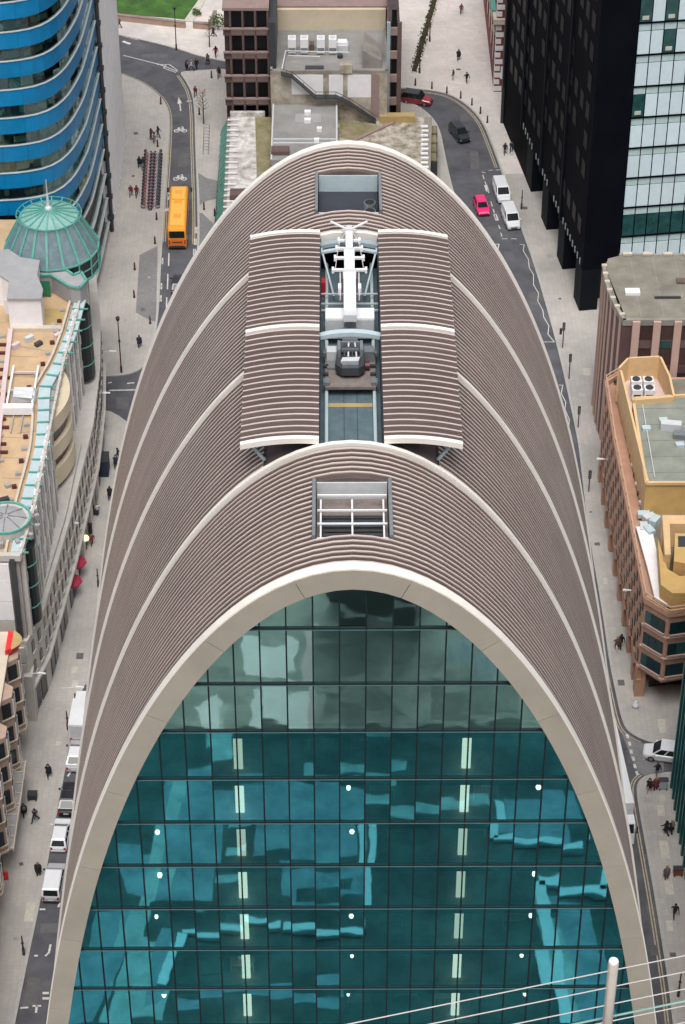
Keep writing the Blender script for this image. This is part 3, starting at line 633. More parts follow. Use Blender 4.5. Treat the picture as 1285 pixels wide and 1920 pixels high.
# a few pieces of office fit-out behind the glass
desk_m = MB().box(-0.8, 0.8, -0.4, 0.4, 0.70, 0.74); desk_m.box(-.78, -.72, -.35, .35, 0, .7); desk_m.box(.72, .78, -.35, .35, 0, .7); desk_m.box(-.3, .3, .05, .1, .8, 1.15); desk_me = desk_m.mesh('desk', 'desk')
for ri in range(1, len(ROWS) - 1):
    hw = curve_half_at(ROWS[ri + 1]) - 2.5; x = -hw
    while x < hw:
        if random.random() < 0.55: obj('desk', desk_me, can, (x, YG + random.uniform(1.6, 3.6), ROWS[ri + 1] - 0.10))
        x += random.uniform(2.0, 3.4)
# upper hall: sloping grey-green plant deck seen through the top three rows
m = MB().box(-12.5, 12.5, YG + 0.6, 9.0, 71.95, 72.1); obj('upper_deck', m.mesh('upper_deck', 'light_grey_paint'), can)
m = MB().box(-6.5, 6.5, 3.6, 4.0, 72.1, 80.5); obj('plant_wall', m.mesh('plant_wall', 'light_grey_paint'), can)

# ---- openings in the crown
def opening(Y0, Y1, hw, name):
    y0, y1 = Y0 - YF, Y1 - YF
    for s in (-1, 1):
        m = MB().box(s * hw - 0.10, s * hw + 0.10, y0, y1, 81.6, 84.30); obj('opening_frame', m.mesh('opening_frame', 'mid_grey'), can)
    return y0, y1
y0, y1 = opening(*WIN1, 'front')
m = MB().box(-2.1, 2.1, y0, y1, 82.7, 82.8); obj('plant_well', m.mesh('plant_well', 'brown_deck'), can)
for ww_ in ((y1 - .12, y1 - .02), (y0 + .02, y0 + .12)): m = MB().box(-2.1, 2.1, ww_[0], ww_[1], 82.8, 84.0); obj('well_wall', m.mesh('well_wall', 'light_grey_paint'), can)
lv = MB()
for i in range(7): lv.box(-1.8, 1.8, y0 + 0.7 + i * 0.42, y0 + 0.95 + i * 0.42, 82.95, 83.0)
obj('louvre', lv.mesh('louvre', 'dark_grey'), can)
for yy, zz in ((y0 + 0.35, 83.5), (y0 + 0.95, 83.3), (y0 + 2.0, 83.55), (y0 + 3.2, 83.6), (y1 - 1.0, 83.75)):
    m = MB().box(-2.05, 2.05, yy - 0.05, yy + 0.05, zz - 0.05, zz + 0.05); obj('well_rail', m.mesh('well_rail', 'white_paint'), can)
for xx in (-1.85, 0.0, 1.85): m = MB().box(xx - 0.05, xx + 0.05, y0 + 0.3, y1 - 1.0, 83.35, 83.45); obj('well_rail', m.mesh('well_rail', 'white_paint'), can)
y0, y1 = opening(*WIN4, 'rear')
m = MB().box(-2.1, 2.1, y0, y1, 82.6, 82.7); obj('plant_well', m.mesh('plant_well', 'trough_dark'), can)
for ww_ in ((y1 - .12, y1 - .02), (y0 + .02, y0 + .12)): m = MB().box(-2.1, 2.1, ww_[0], ww_[1], 82.7, 84.0); obj('well_wall', m.mesh('well_wall', 'pale_blue_glazing'), can)
m = MB().box(-2.0, 0.9, y0 + 0.15, y0 + 1.7, 82.7, 83.0); obj('plant_unit', m.mesh('plant_unit', 'white_paint'), can)
for i in (0, 1):
    m = MB().tube((1.5, y0 + 1.0 + i * 1.15, 82.7), (1.5, y0 + 1.0 + i * 1.15, 83.6), 0.42, n=14); fl = obj('flue', m.mesh('flue', 'mid_grey'), can)
    m = MB().tube((1.5, y0 + 1.0 + i * 1.15, 83.59), (1.5, y0 + 1.0 + i * 1.15, 83.615), 0.36, n=14); obj('flue_mouth', m.mesh('flue_mouth', 'rubber'), fl)

# ---- raised roof lids on either side of the crane trough, each with its own fins
def lid_z(x): return 84.66 - 0.038 * (abs(x) - 3.2) ** 2
xs_ = [TROUGH + (6.75 - TROUGH) * i / 10 for i in range(11)]
def lid_mesh(name, dz0, dz1, hy, m, tap=0.0):
    mb = MB(); mb.loft([[(x, hy, lid_z(x) + dz0), (x, -hy, lid_z(x) + dz0), (x, -hy * (1 - tap), lid_z(x) + dz1), (x, hy * (1 - tap), lid_z(x) + dz1)] for x in xs_]); return mb
lf = {}
for s in (1, -1):
    for nm, a, b_, hy, mt, tp in (('roof_fin', -0.16, 0.08, 0.085, 'bronze_fin', .2), ('lid_band', -0.28, 0.10, 0.17, 'cream_metal', 0)):
        q = lid_mesh(nm, a, b_, hy, mt, tp); q.v = [(x * s, y, z) for x, y, z in q.v]; q.m = [1 if (nm == 'roof_fin' and len(f_) == 4 and all(t % 4 in (2, 3) for t in f_)) else 0 for f_ in q.f]; lf[nm, s] = q.mesh(nm, [mt, 'fin_top_sheen'] if nm == 'roof_fin' else mt)
for b in (1, 2):
    ya, yb = BAYS[b] + 0.28 - YF, BAYS[b + 1] + (0.0 if b == 2 else 0.28) - YF
    for s in (1, -1):
        q = lid_mesh('', -0.34, -0.13, (yb - ya) / 2, ''); q.v = [(x * s, y + (ya + yb) / 2, z) for x, y, z in q.v]
        lid = obj('raised_roof_lid', q.mesh('raised_roof_lid', 'bronze_skin'), can)
        obj('lid_band', lf['lid_band', s], lid, (0, ya + 0.05, 0))
        if b == 2: obj('lid_band', lf['lid_band', s], lid, (0, yb - 0.1, 0))
        for i in range(19): obj('roof_fin', lf['roof_fin', s], lid, (0, lerp(ya + 0.3, yb - 0.15, (i + 0.5) / 19), 0))
        for yy in (ya + 0.6, (ya + yb) / 2, yb - 0.6):       # brackets under the outer edge
            mb = MB().bar((s * 6.2, yy, lid_z(6.2) - 0.4), (s * 5.3, yy, 82.6), 0.14, 0.2); mb.bar((s * 6.4, yy, lid_z(6.2) - .42), (s * 3.2, yy, lid_z(3.2) - .45), 0.16, 0.2); obj('lid_bracket', mb.mesh('lid_bracket', 'blue_grey_steel'), lid)
# trough floor, side walls, rails and cross arches
ya, yb = BAYS[1] - YF + 0.2, BAYS[3] - YF - 0.2
m = MB().box(-TROUGH, TROUGH, ya, yb, 81.6, 81.75); obj('trough_floor', m.mesh('trough_floor', 'trough_floor'), can)
for s in (-1, 1):
    m = MB().box(s * TROUGH - 0.06, s * TROUGH + 0.06, ya, yb, 81.75, 84.15); obj('trough_wall', m.mesh('trough_wall', 'trough_dark'), can)
    m = MB().box(s * 1.53 - 0.1, s * 1.53 + 0.1, ya, yb, 81.75, 82.15); m.box(s * 1.53 - 0.04, s * 1.53 + 0.04, ya, yb, 82.15, 82.24); obj('crane_rail', m.mesh('crane_rail', 'pale_blue_glazing'), can)
m = MB().box(-1.42, 1.42, 19.7, 20.1, 81.755, 81.79); obj('ochre_stripe', m.mesh('ochre_stripe', 'ochre'), can)
for xx in (-0.42, 0.42): m = MB().box(xx - 0.02, xx + 0.02, ya, ya + 9, 81.755, 81.775); obj('floor_joint', m.mesh('floor_joint', 'trough_dark'), can)
def cross_arch(y, m_, zr=84.45, drop=0.32, t=0.3, hy=0.22, half=2.05):
    mb = MB(); xs = [-half + 2 * half * i / 12 for i in range(13)]
    mb.loft([[(x, y - hy, zr - drop * (x / half) ** 2 - t), (x, y + hy, zr - drop * (x / half) ** 2 - t), (x, y + hy, zr - drop * (x / half) ** 2), (x, y - hy, zr - drop * (x / half) ** 2)] for x in xs]); return obj('cross_arch', mb.mesh('cross_arch', m_), can)
cross_arch(BAYS[2] + 0.1 - YF, 'pale_blue_glazing'); cross_arch(BAYS[3] - 0.9 - YF, 'blue_grey_steel'); cross_arch(BAYS[3] - 1.5 - YF, 'pale_blue_glazing', 84.2, .3, .15, .15)
for s in (-1, 1):
    m = MB().bar((s * 1.9, yb - 1.0, 84.0), (s * 1.05, yb - 4.2, 82.2), 0.12, 0.16); obj('trough_brace', m.mesh('trough_brace', 'blue_grey_steel'), can)
for yy in (yb - 4.6, yb - 5.8, yb - 6.6): m = MB().box(-1.9, 1.9, yy - .05, yy + .05, 82.6, 82.7); obj('trough_crossbar', m.mesh('trough_crossbar', 'light_grey_paint'), can)
m = MB().box(-1.93, -1.6, yb - 3.6, yb - 3.0, 81.75, 82.9); obj('red_cabinet', m.mesh('red_cabinet', 'red_paint'), can)

# ================================================================== ROOF CRANE (window-cleaning machine)
cr = thing('roof_crane', 'white telescopic window cleaning crane lying in the roof trough', 'crane', (XC, 126.3, 82.24))
def cpart(name, mb, m, parent=None, smooth=False): return obj(name, mb.mesh(name, m, smooth), parent or cr)
cpart('chassis', MB().box(-1.62, 1.62, -2.5, 1.6, 0.10, 0.30), 'brown_deck')
for sx in (-1.53, 1.53):
    for yy in (-2.1, 1.2):
        cpart('wheel', MB().tube((sx - .08, yy, 0.16), (sx + .08, yy, 0.16), 0.16, n=12), 'dark_grey')
        cpart('buffer', MB().box(sx - .2, sx + .2, yy - .25, yy + .25, .3, .55), 'mid_grey')
    for yy in (-1.2, -0.3): cpart('rail_clamp', MB().box(sx - .25, sx + .12, yy - .1, yy + .1, .3, .5), 'dark_grey')
cpart('turntable', MB().lathe([(1.0, 0.30), (1.0, 0.55), (0.85, 0.6)], (0, -0.4, 0), 18), 'dark_grey')
oc = [(-.55, -1.65), (.55, -1.65), (.95, -1.2), (.95, 0.0), (.6, .4), (-.6, .4), (-.95, .0), (-.95, -1.2)]
cpart('counterweight', MB().prism(oc, 0.6, 1.1, 0, 0.94), 'dark_grey'); cpart('counterweight_face', MB().box(-.52, .52, -1.5, -1.1, 1.05, 1.35), 'mid_grey'); cpart('counterweight_cap', MB().prism([(-.62, -1.05), (.5, -1.05), (.62, -.55), (-.5, -.6)], 1.12, 1.3), 'light_grey_paint')
for sx in (-.72, .72): cpart('mast_cheek', MB().box(sx - .1, sx + .1, -0.3, .75, .6, 1.7), 'mid_grey')
for i in range(4): cpart('hydraulic_ram', MB().tube((-.4 + i * .27, -.35, 1.15), (-.3 + i * .2, .6, 1.6), .06, n=6), 'light_grey_paint' if i % 2 else 'dark_grey')
cpart('winch', MB().tube((-.55, .2, 1.3), (.55, .2, 1.3), .24, n=12), 'dark_grey'); cpart('winch_frame', MB().box(-.6, .6, .6, .75, 1.2, 1.65), 'mid_grey')
for sx in (-1.2, 1.2): cpart('control_box', MB().box(sx - .32, sx + .32, .3, 1.0, .3, 1.1), 'light_grey_paint' if sx < 0 else 'mid_grey')
cpart('cab_step', MB().box(-1.5, -.9, -.6, .2, .3, .5), 'mid_grey'); cpart('hose_reel', MB().tube((.95, -.5, .6), (1.25, -.5, .6), .3, n=10), 'maroon_metal')
cpart('machine_house', MB().box(-1.55, 1.55, 3.3, 4.5, 0.12, 1.55), 'light_grey_paint'); cpart('house_roof', MB().box(-1.6, 1.6, 3.35, 4.6, 1.56, 1.66), 'white_paint')
cpart('house_door', MB().box(-.4, .4, 3.27, 3.3, .3, 1.4), 'mid_grey')
cpart('spine', MB().box(-0.5, 0.5, 1.6, 3.3, 0.3, 1.0), 'mid_grey')
BZ = 2.3
cpart('boom', MB().box(-.40, .40, 2.6, 7.4, BZ, BZ + .5), 'white_paint'); cpart('boom', MB().box(-.34, .34, 7.4, 10.2, BZ + .05, BZ + .45), 'white_paint'); cpart('boom', MB().box(-.24, .24, 10.2, 12.8, BZ + .1, BZ + .38), 'white_paint')
cpart('boom_collar', MB().box(-.46, .46, 7.2, 7.5, BZ - .04, BZ + .55), 'light_grey_paint'); cpart('boom_collar', MB().box(-.38, .38, 10.05, 10.3, BZ, BZ + .48), 'light_grey_paint'); cpart('boom_collar', MB().box(-.36, .36, 8.8, 8.9, BZ + .02, BZ + .47), 'light_grey_paint'); cpart('boom_heel', MB().box(-.42, .42, 2.1, 2.6, BZ - .06, BZ + .44), 'light_grey_paint')
cpart('boom_post', MB().box(-.3, .3, 3.5, 4.2, 1.66, BZ), 'light_grey_paint')
for yy, wd in ((7.9, 1.1), (9.4, .95), (10.6, .85), (11.6, .7)):
    for s in (-1, 1):
        rl = cpart('cable_guide', MB().box(min(s * .30, s * wd), max(s * .30, s * wd), yy - .09, yy + .09, BZ + .12, BZ + .28), 'white_paint'); cpart('guide_roller', MB().box(s * wd - .08, s * wd + .08, yy - .2, yy + .2, BZ + .06, BZ + .34), 'white_paint', rl)
for s in (-1, 1):
    c_ = MB(); P = [(s * .95, 7.9, BZ + .2), (s * .85, 9.4, BZ + .16), (s * .75, 10.6, BZ + .16), (s * .6, 11.6, BZ + .2), (s * .2, 12.6, BZ + .3)]
    for a, b in zip(P, P[1:]): c_.tube(a, b, .03, n=5)
    cpart('cable', c_, 'pink_pale'); cpart('boom_side_rail', MB().box(s * .62 - .04, s * .62 + .04, 4.8, 7.6, BZ - .2, BZ + .2), 'pink_pale'); cpart('boom_side_fitting', MB().box(s * .66 - .1, s * .66 + .1, 5.6, 6.2, BZ - .3, BZ + .25), 'white_paint')
    cpart('spreader_arm', MB().bar((0, 12.7, BZ + .35), (s * 1.25, 13.6, BZ + .5), .12, .1), 'white_paint'); cpart('spreader_arm', MB().bar((0, 12.9, BZ + .35), (s * .5, 12.5, BZ + .4), .1, .08), 'light_grey_paint')
cpart('boom_head', MB().box(-.2, .2, 12.5, 13.0, BZ + .2, BZ + .55), 'light_grey_paint')

# ================================================================== helpers for walls
def vpanel(mb, p, q, z0, z1, t=0.12, mi=0, out=0.0):
    """upright slab over the plan segment p-q; interior lies to the left of p->q"""
    dx, dy = q[0] - p[0], q[1] - p[1]; l_ = math.hypot(dx, dy); nx, ny = -dy / l_, dx / l_
    a = [(p[0] - nx * out, p[1] - ny * out), (q[0] - nx * out, q[1] - ny * out), (q[0] + nx * t, q[1] + ny * t), (p[0] + nx * t, p[1] + ny * t)]
    return mb.prism(a, z0, z1, mi)
def along(p, q, s0, s1): return ((lerp(p[0], q[0], s0), lerp(p[1], q[1], s0)), (lerp(p[0], q[0], s1), lerp(p[1], q[1], s1)))
def at_len(line, s):
    d = 0
    for a, b in zip(line, line[1:]):
        l_ = math.hypot(b[0] - a[0], b[1] - a[1])
        if d + l_ >= s: t = (s - d) / l_; return (lerp(a[0], b[0], t), lerp(a[1], b[1], t))
        d += l_
    return line[-1]
def length(line): return sum(math.hypot(b[0] - a[0], b[1] - a[1]) for a, b in zip(line, line[1:]))

# ================================================================== BLUE CURVED OFFICE BLOCK (upper left)
bl = thing('curved_office_building', 'blue banded office block with a rounded corner and white sills', 'building', (-40, 262, 0))
C0 = smooth2([(-52, 250.9), (-44, 251.0), (-40.5, 251.2), (-37.3, 251.6), (-34.1, 253.0), (-32.2, 256.5), (-31.3, 261), (-30.8, 264.5), (-30.35, 277)], 2)
PAN = polyline(C0, 1.55)
SILLS = [24.21 + 3.73 * k for k in range(-6, 9)]
core_poly = offset2(polyline(C0, 2.5), 4.5) + [(-52, 277)]
MB().prism(core_poly, 0, 57).build('core_wall', 'interior_mid', bl)
for zi, zk in enumerate(SILLS):
    m = MB(); A, B = offset2(PAN, -0.10), offset2(PAN, 0.3); n = len(A)
    m.add([(p[0], p[1], z) for z in (zk - 0.03, zk + 0.06) for L_ in (A, B) for p in L_],
          [(2 * n + i, 2 * n + i + 1, 3 * n + i + 1, 3 * n + i) for i in range(n - 1)] + [(i, i + 1, 2 * n + i + 1, 2 * n + i) for i in range(n - 1)] + [(n + i, n + i + 1, i + 1, i) for i in range(n - 1)])
    m.build('window_sill', 'sill_grey', bl)
    m = MB(); strip(m, offset2(PAN, 0.3), offset2(PAN, 4.6), zk - 0.12); m.build('floor_slab', 'interior_mid', bl)
    for i in range(0, n - 1):
        j = min(n - 1, i + 1)
        if zk < 16: continue
        if i % 2 == 0:
            p, q = along(PAN[i], PAN[min(n - 1, i + 2)], 0.004, 0.996) if i + 2 < n else (PAN[i], PAN[j])
            mm = MB(); mid = PAN[j]; vpanel(mm, p, mid, zk - 2.12, zk - 0.055); vpanel(mm, mid, q, zk - 2.12, zk - 0.055) if mid != q else None
            mm.build('spandrel_panel', 'blue_spandrel', bl)
        p, q = along(*[offset2(PAN, 0.12)[t] for t in (i, j)], 0.02, 0.98)
        mm = MB(); mm.add([(p[0], p[1], zk - 3.64), (q[0], q[1], zk - 3.64), (q[0], q[1], zk - 2.13), (p[0], p[1], zk - 2.13)], [(0, 1, 2, 3)]); mm.build('window_pane', 'teal_window', bl)
        inn = offset2(PAN, 1.2); c_ = inn[i]; rr = random.random()
        if (i + zi * 2) % 4 == 0: MB().cbox((c_[0], c_[1], zk - 3.6), 0.6, 0.6, 3.4).build('column', 'blind', bl)
        elif rr < 0.22: mm = MB(); vpanel(mm, offset2(PAN, 0.45)[i], offset2(PAN, 0.45)[j], zk - 3.55, zk - random.uniform(2.2, 2.9), 0.03); mm.build('blind', 'blind', bl)
        elif rr < 0.75: MB().cbox((c_[0], c_[1], zk - 3.72 + 0.0), 1.3, 0.7, 0.75, random.uniform(0, 1)).build('desk', 'desk', bl)
MB().prism(offset2(polyline(C0, 2.0), 0.6) + [(-52, 277)], 0, 12.5).build('base_wall', 'dark_grey', bl)
mm = MB().prism([(-52, 251.2), (-90, 251), (-90, 300), (-52, 276.8)], 0, 58); mm.build('rear_wing', 'blue_spandrel', bl)
# white flank wing behind it
wf = thing('stone_wing_building', 'white ribbed stone flank wall beside the blue office block', 'building', (-31, 290, 0))
MB().box(-52, -30.7, 277.3, 301.4, 0, 60).build('wall', 'wing_white', wf)
for i in range(13): MB().box(-30.7, -29.9, 278.4 + i * 1.85, 279.1 + i * 1.85, 0.0, 60).build('pier', 'wing_white', wf)
for zk in SILLS: 
    if zk > 8: MB().box(-30.68, -30.45, 278.0, 301.2, zk - 2.4, zk - 0.6).build('window_band', 'dark_window', wf)
MB().tube((-30.15, 277.55, 0), (-30.15, 277.55, 60), 0.28, n=8).build('downpipe', 'dark_grey', wf)
for i in range(18): MB().box(-30.6, -29.75, 277.2, 277.9, 2 + i * 3.2, 2.5 + i * 3.2).build('bracket', 'dark_grey', wf)

# ================================================================== GRANITE BLOCK WITH THE CUPOLA (left)
gb = thing('granite_office_building', 'grey granite office block with a sandy roof terrace and cream curved balconies', 'building', (-36, 215, 0))
FB = [(-31.2, 181.2), (-30.0, 186), (-28.5, 202), (-27.4, 219), (-27.5, 230), (-28.2, 240), (-29.6, 250.5)]
FU = [(-30.9, 181.6), (-30.3, 189), (-30.05, 199), (-29.85, 207), (-29.6, 215), (-29.2, 221), (-28.8, 228), (-28.9, 236), (-30.2, 246)]
ZLED, ZRF = 10.6, 21.57
MB().prism(offset2(FB, 0.15) + [(-60, 250), (-60, 181.35)], 0.0, ZLED - 0.3).build('base_wall', 'granite_light', gb)
for s in [3.0 * i for i in range(1, 23)]:
    a, b = at_len(FB, s), at_len(FB, s + .05); mm = MB(); vpanel(mm, a, b, 4.3, ZLED - .32, .2, out=-.135); mm.build('stone_joint', 'granite', gb)
MB().prism(FB + [(-60, 250.6), (-60, 181.1)], ZLED - 0.3, ZLED).build('ledge', 'granite_light', gb)
MB().prism(offset2(FB, -0.25)[:-1] + offset2(FB, 0.3)[:-1][::-1], 3.9, 4.25).build('string_course', 'granite_light', gb)
MB().prism(offset2(FU, 0.35) + [(-60, 246), (-60, 181.7)], ZLED, ZRF - 0.6).build('upper_wall', 'granite', gb)
MB().prism(offset2(FU, 1.0) + [(-60, 246), (-60, 182.2)], ZRF - 0.6, ZRF - 0.55).build('roof_deck', 'sand_deck', gb)
lu = length(FU); s = 0.5
while s < lu - 6:
    p, q = at_len(FU, s), at_len(FU, s + 1.35); Yc = (p[1] + q[1]) / 2
    if not (203.2 < Yc < 216.2) and not (225.4 < Yc < 229.6) and not (183.0 < Yc < 185.8):
        a, b = along(p, q, 0.0, 0.40); mm = MB(); vpanel(mm, a, b, ZLED, ZRF - 0.1, 0.5, out=0.12); mm.build('pier', 'white_stone' if int(s / 1.4) % 2 else 'granite_light', gb)
        for f in range(3):
            a, b = along(p, q, 0.42, 0.98); z0 = ZLED + 0.5 + f * 3.55
            mm = MB(); vpanel(mm, a, b, z0, z0 + 2.3, 0.45); wn = mm.build('window', 'dark_window', gb)
            mm = MB(); a2, b2 = along(p, q, 0.42, 0.98); vpanel(mm, a2, b2, z0 + 2.32, z0 + 3.5, 0.4, out=0.05); mm.build('spandrel', 'white_metal' if (f + int(s)) % 3 else 'granite', gb)
    s += 1.4
lb = length(FB); s = 0.6
while s < lb - 1.4:
    p, q = at_len(FB, s), at_len(FB, s + 1.75)
    for z0, h_ in ((5.2, 1.35), (7.9, 1.35)):
        a, b = along(p, q, 0.38, 0.74); mm = MB(); vpanel(mm, a, b, z0, z0 + h_, 0.1, out=-0.05); mm.build('window', 'brown_window', gb)
        a, b = along(p, q, 0.32, 0.80); mm = MB(); vpanel(mm, a, b, z0 - .14, z0 - 0.02, 0.1, out=0.06); mm.build('window_sill', 'granite_light', gb)
    if int(s / 1.85) % 3 != 2:
        a, b = along(p, q, 0.08, 0.95); mm = MB(); vpanel(mm, a, b, 0.2, 3.4, 0.1, out=-0.05); mm.build('shop_window', 'black_glass', gb)
    s += 1.85
def bay_tube(Yc, xc, r_, z0, z1):
    bt = MB().tube((xc, Yc, z0), (xc, Yc, z1), r_, n=18).build('glass_bay', 'black_glass', gb, smooth=False)
    for k in range(3): MB().tube((xc, Yc, z0 + (k + .8) * (z1 - z0) / 3.6), (xc, Yc, z0 + (k + .8) * (z1 - z0) / 3.6 + 0.12), r_ + .06, n=18).build('bay_ring', 'verdigris', bt)
bay_tube(227.5, -29.35, 1.55, ZLED + 0.6, ZRF - 1.2); bay_tube(184.4, -31.3, 1.4, ZLED + 0.5, ZRF - 0.8)
# cream balconies in the recess
for f, z0 in enumerate((12.0, 15.6, 19.1)):
    n = 14; A = []
    for i in range(n + 1):
        t = i / n; A.append((-31.4 + 2.5 * math.sin(math.pi * t) ** 0.8 + 0.5 * t, 203.4 + 12.9 * t))
    mm = MB(); mm.prism(A + [(-32.4, 216.3), (-32.4, 203.4)], z0, z0 + 1.75 if f else z0 + 2.2); mm.build('curved_balcony', 'cream_render', gb)
    mm = MB(); mm.prism(offset2(A, 0.5)[1:-1] + [(-32.6, 216.0), (-32.6, 203.7)], z0 - 1.8 if f else z0 - 1.4, z0); mm.build('balcony_recess', 'brown_window', gb)
MB().prism([(-31.0, 186.5), (-30.2, 189), (-29.0, 201), (-28.4, 214), (-30.2, 214), (-30.6, 199)], ZLED + 0.02, ZLED + 0.55).build('stone_gutter', 'granite_light', gb)
# parapet: scalloped coping, gutter walk of pale glazing with cross frames, inner kerb
PU = polyline(FU[:-2], 0.9)
mm = MB()
for i, (a, b) in enumerate(zip(PU, PU[1:])): vpanel(mm, a, b, ZRF - 0.6, ZRF + 0.15 + 0.12 * (i % 2), 0.22, out=0.06 * (i % 2))
mm.build('parapet', 'granite_light', gb)
GW = [G(*p, ZRF) for p in [(31, 1035), (52, 931), (75, 845), (80, 803), (83, 725), (114, 672), (134, 620), (151, 558)]]
GWr = polyline(GW, 2.2)
A, B = offset2(GWr, 0.62), offset2(GWr, -0.62)
for i in range(len(GWr) - 1):
    MB().prism([along(A[i], A[i + 1], .03, .97)[0], along(A[i], A[i + 1], .03, .97)[1], along(B[i], B[i + 1], .03, .97)[1], along(B[i], B[i + 1], .03, .97)[0]], ZRF - 0.5, ZRF - 0.2).build('gutter_glazing', 'pale_blue_glazing', gb)
    MB().bar((*A[i], ZRF - 0.1), (*offset2(GWr, -1.2)[i], ZRF - 0.05), 0.14, 0.14).build('gutter_frame', 'verdigris', gb)
IK = offset2(GWr, 1.0); mm = MB()
for a, b in zip(IK, IK[1:]): vpanel(mm, a, b, ZRF - 0.55, ZRF - 0.1, 0.25)
mm.build('deck_kerb', 'stone_cream', gb)
IK = offset2(GWr, 1.75)
for i in range(0, len(IK) - 1): MB().cbox((*IK[i], ZRF - .55), 0.5, 0.4, 0.35, 0.2).build('roof_vent', 'maroon_metal' if i % 2 else 'lead_roof', gb)
# south face of the block: light panels, dark channel
for i in range(8):
    for k in range(4): MB().box(-33.9 - i * 1.75 , -32.25 - i * 1.75, 181.25, 181.7, ZLED + 0.3 + k * 2.45, ZLED + 2.67 + k * 2.45).build('facing_panel', 'white_stone' if k else 'granite_light', gb)
MB().box(-32.1, -31.6, 181.2, 182.0, ZLED + 0.2, ZRF - 0.3).build('corner_channel', 'dark_grey', gb)
MB().box(-60, -31.0, 181.3, 181.9, ZRF - 0.6, ZRF + 0.1).build('parapet', 'granite_light', gb)
for k in range(4): MB().box(-45, -31.6, 180.95, 181.2, 1.2 + k * 2.2, 3.2 + k * 2.2).build('facing_panel', 'granite_light', gb)
MB().box(-31.9, -31.0, 180.6, 182.6, 0, 6.2).build('corner_pier', 'granite_light', gb)
# roof things: plant room, cupola drum base, ramp, slatted deck
pr = [G(*p, 25.2) for p in [(-20, 470), (0, 469), (16, 467), (39, 482), (75, 488), (70, 516), (81, 542), (78, 560), (13, 560), (17, 527), (0, 516), (-20, 510)]]
MB().prism(pr, 25.0, 25.2).build('plant_room_roof', 'lead_roof', gb)
cx = sum(p[0] for p in pr) / len(pr); cy = sum(p[1] for p in pr) / len(pr)
MB().prism([(cx + (p[0] - cx) * .96, cy + (p[1] - cy) * .96) for p in pr], ZRF - 0.55, 25.0).build('plant_room_wall', 'white_stone', gb)
for q in range(4): a = G(16 + q * 16, 575, 23.2); MB().box(a[0] - .45, a[0] + .45, a[1] - 0.12, a[1] + 0.05, 22.3, 24.2).build('plant_door', 'white_metal', gb)
rp_ = [G(*p, 23.6) for p in [(72, 488), (100, 488), (138, 514), (152, 508), (162, 524), (150, 538), (132, 536), (96, 514), (70, 514)]]
MB().prism(rp_, ZRF - 0.5, 23.4).build('ramp_house', 'lead_roof', gb)
for a, b in zip(rp_, rp_[1:] + rp_[:1]): MB().bar((*a, 23.5), (*b, 23.5), 0.28, 0.2).build('ramp_coping', 'verdigris', gb)
a = G(88, 500, 23.5); MB().cbox((a[0], a[1], 23.45), 1.4, 1.2, 0.8).build('roof_hatch', 'white_paint', gb)
a = G(84, 535, 22.6); MB().box(a[0] - .6, a[0] + .6, a[1] - .1, a[1] + .05, 21.2, 23.2).build('door', 'green_door', gb)
for i in range(16):
    a = G(8 + (0.9 if i % 2 else -0.6) - i * 0.35, 625 + i * 15.5, ZRF); MB().cbox((a[0] - 0.6, a[1], ZRF - 0.54), 1.5 + 0.5 * (i % 3), 0.35, 0.25).build('deck_slat', 'maroon_metal' if i % 3 else 'lead_roof', gb)
ln = [G(*p, ZRF) for p in [(20, 615), (10, 700), (0, 790), (-8, 880)]]; mm = MB()
for a, b in zip(ln, ln[1:]): mm.bar((*a, ZRF - .3), (*b, ZRF - .3), .5, .5)
mm.build('deck_kerb', 'pink_pale', gb)
ln = [G(*p, ZRF) for p in [(20, 612), (115, 612)]]; mm = MB(); mm.bar((*ln[0], ZRF - .3), (*ln[1], ZRF - .3), .7, .5); mm.build('deck_kerb', 'stone_cream', gb)
for (u, v) in [(30, 645), (72, 640), (55, 632), (108, 625), (100, 606), (78, 602), (36, 605), (62, 608), (20, 980), (8, 935), (14, 905)]:
    a = G(u, v, ZRF); MB().cbox((a[0], a[1], ZRF - .54), random.uniform(.5, 1.1), .5, random.uniform(.3, .7), random.random()).build('roof_box', random.choice(['lead_roof', 'light_grey_paint', 'pink_pale', 'dark_grey']), gb)
a = G(95, 590, ZRF); MB().cbox((a[0], a[1], ZRF - .545), 3.2, 4.0, 0.06, .1).build('deck_patch', 'ochre', gb)
# turret by the front edge
tc = G(22, 975, ZRF + 0.4)
tq = MB().lathe([(2.6, -1.0), (2.6, 0.5), (2.5, 0.6)], (tc[0] - .6, tc[1], ZRF), 20).build('turret', 'granite_light', gb)
rg = MB(); rr_ = [[(tc[0] - .6 + r_ * math.cos(k_), tc[1] + r_ * math.sin(k_), ZRF + z_) for r_, z_ in ((2.62, .55), (2.62, .8), (2.42, .8), (2.42, .55))] for k_ in [2 * math.pi * q_ / 24 for q_ in range(25)]]; rg.loft(rr_, caps=False); rg.build('turret_ring', 'verdigris', tq)
for q_ in range(8): k_ = 2 * math.pi * q_ / 8; MB().bar((tc[0] - .6 + .3 * math.cos(k_), tc[1] + .3 * math.sin(k_), ZRF + 1.0), (tc[0] - .6 + 2.2 * math.cos(k_), tc[1] + 2.2 * math.sin(k_), ZRF + .68), .08, .08).build('turret_rib', 'mid_grey', tq)
MB().lathe([(2.1, 0.61), (1.2, 0.85), (0.1, 0.95)], (tc[0] - .6, tc[1], ZRF), 20).build('turret_roof', 'lead_roof', tq)
for i in range(6): k = -1.6 + i * .5; MB().cbox((tc[0] - .6 + 3.2 * math.cos(k), tc[1] + 3.2 * math.sin(k), ZRF - .5), .5, .4, .6, k).build('roof_box', 'lead_roof', gb)
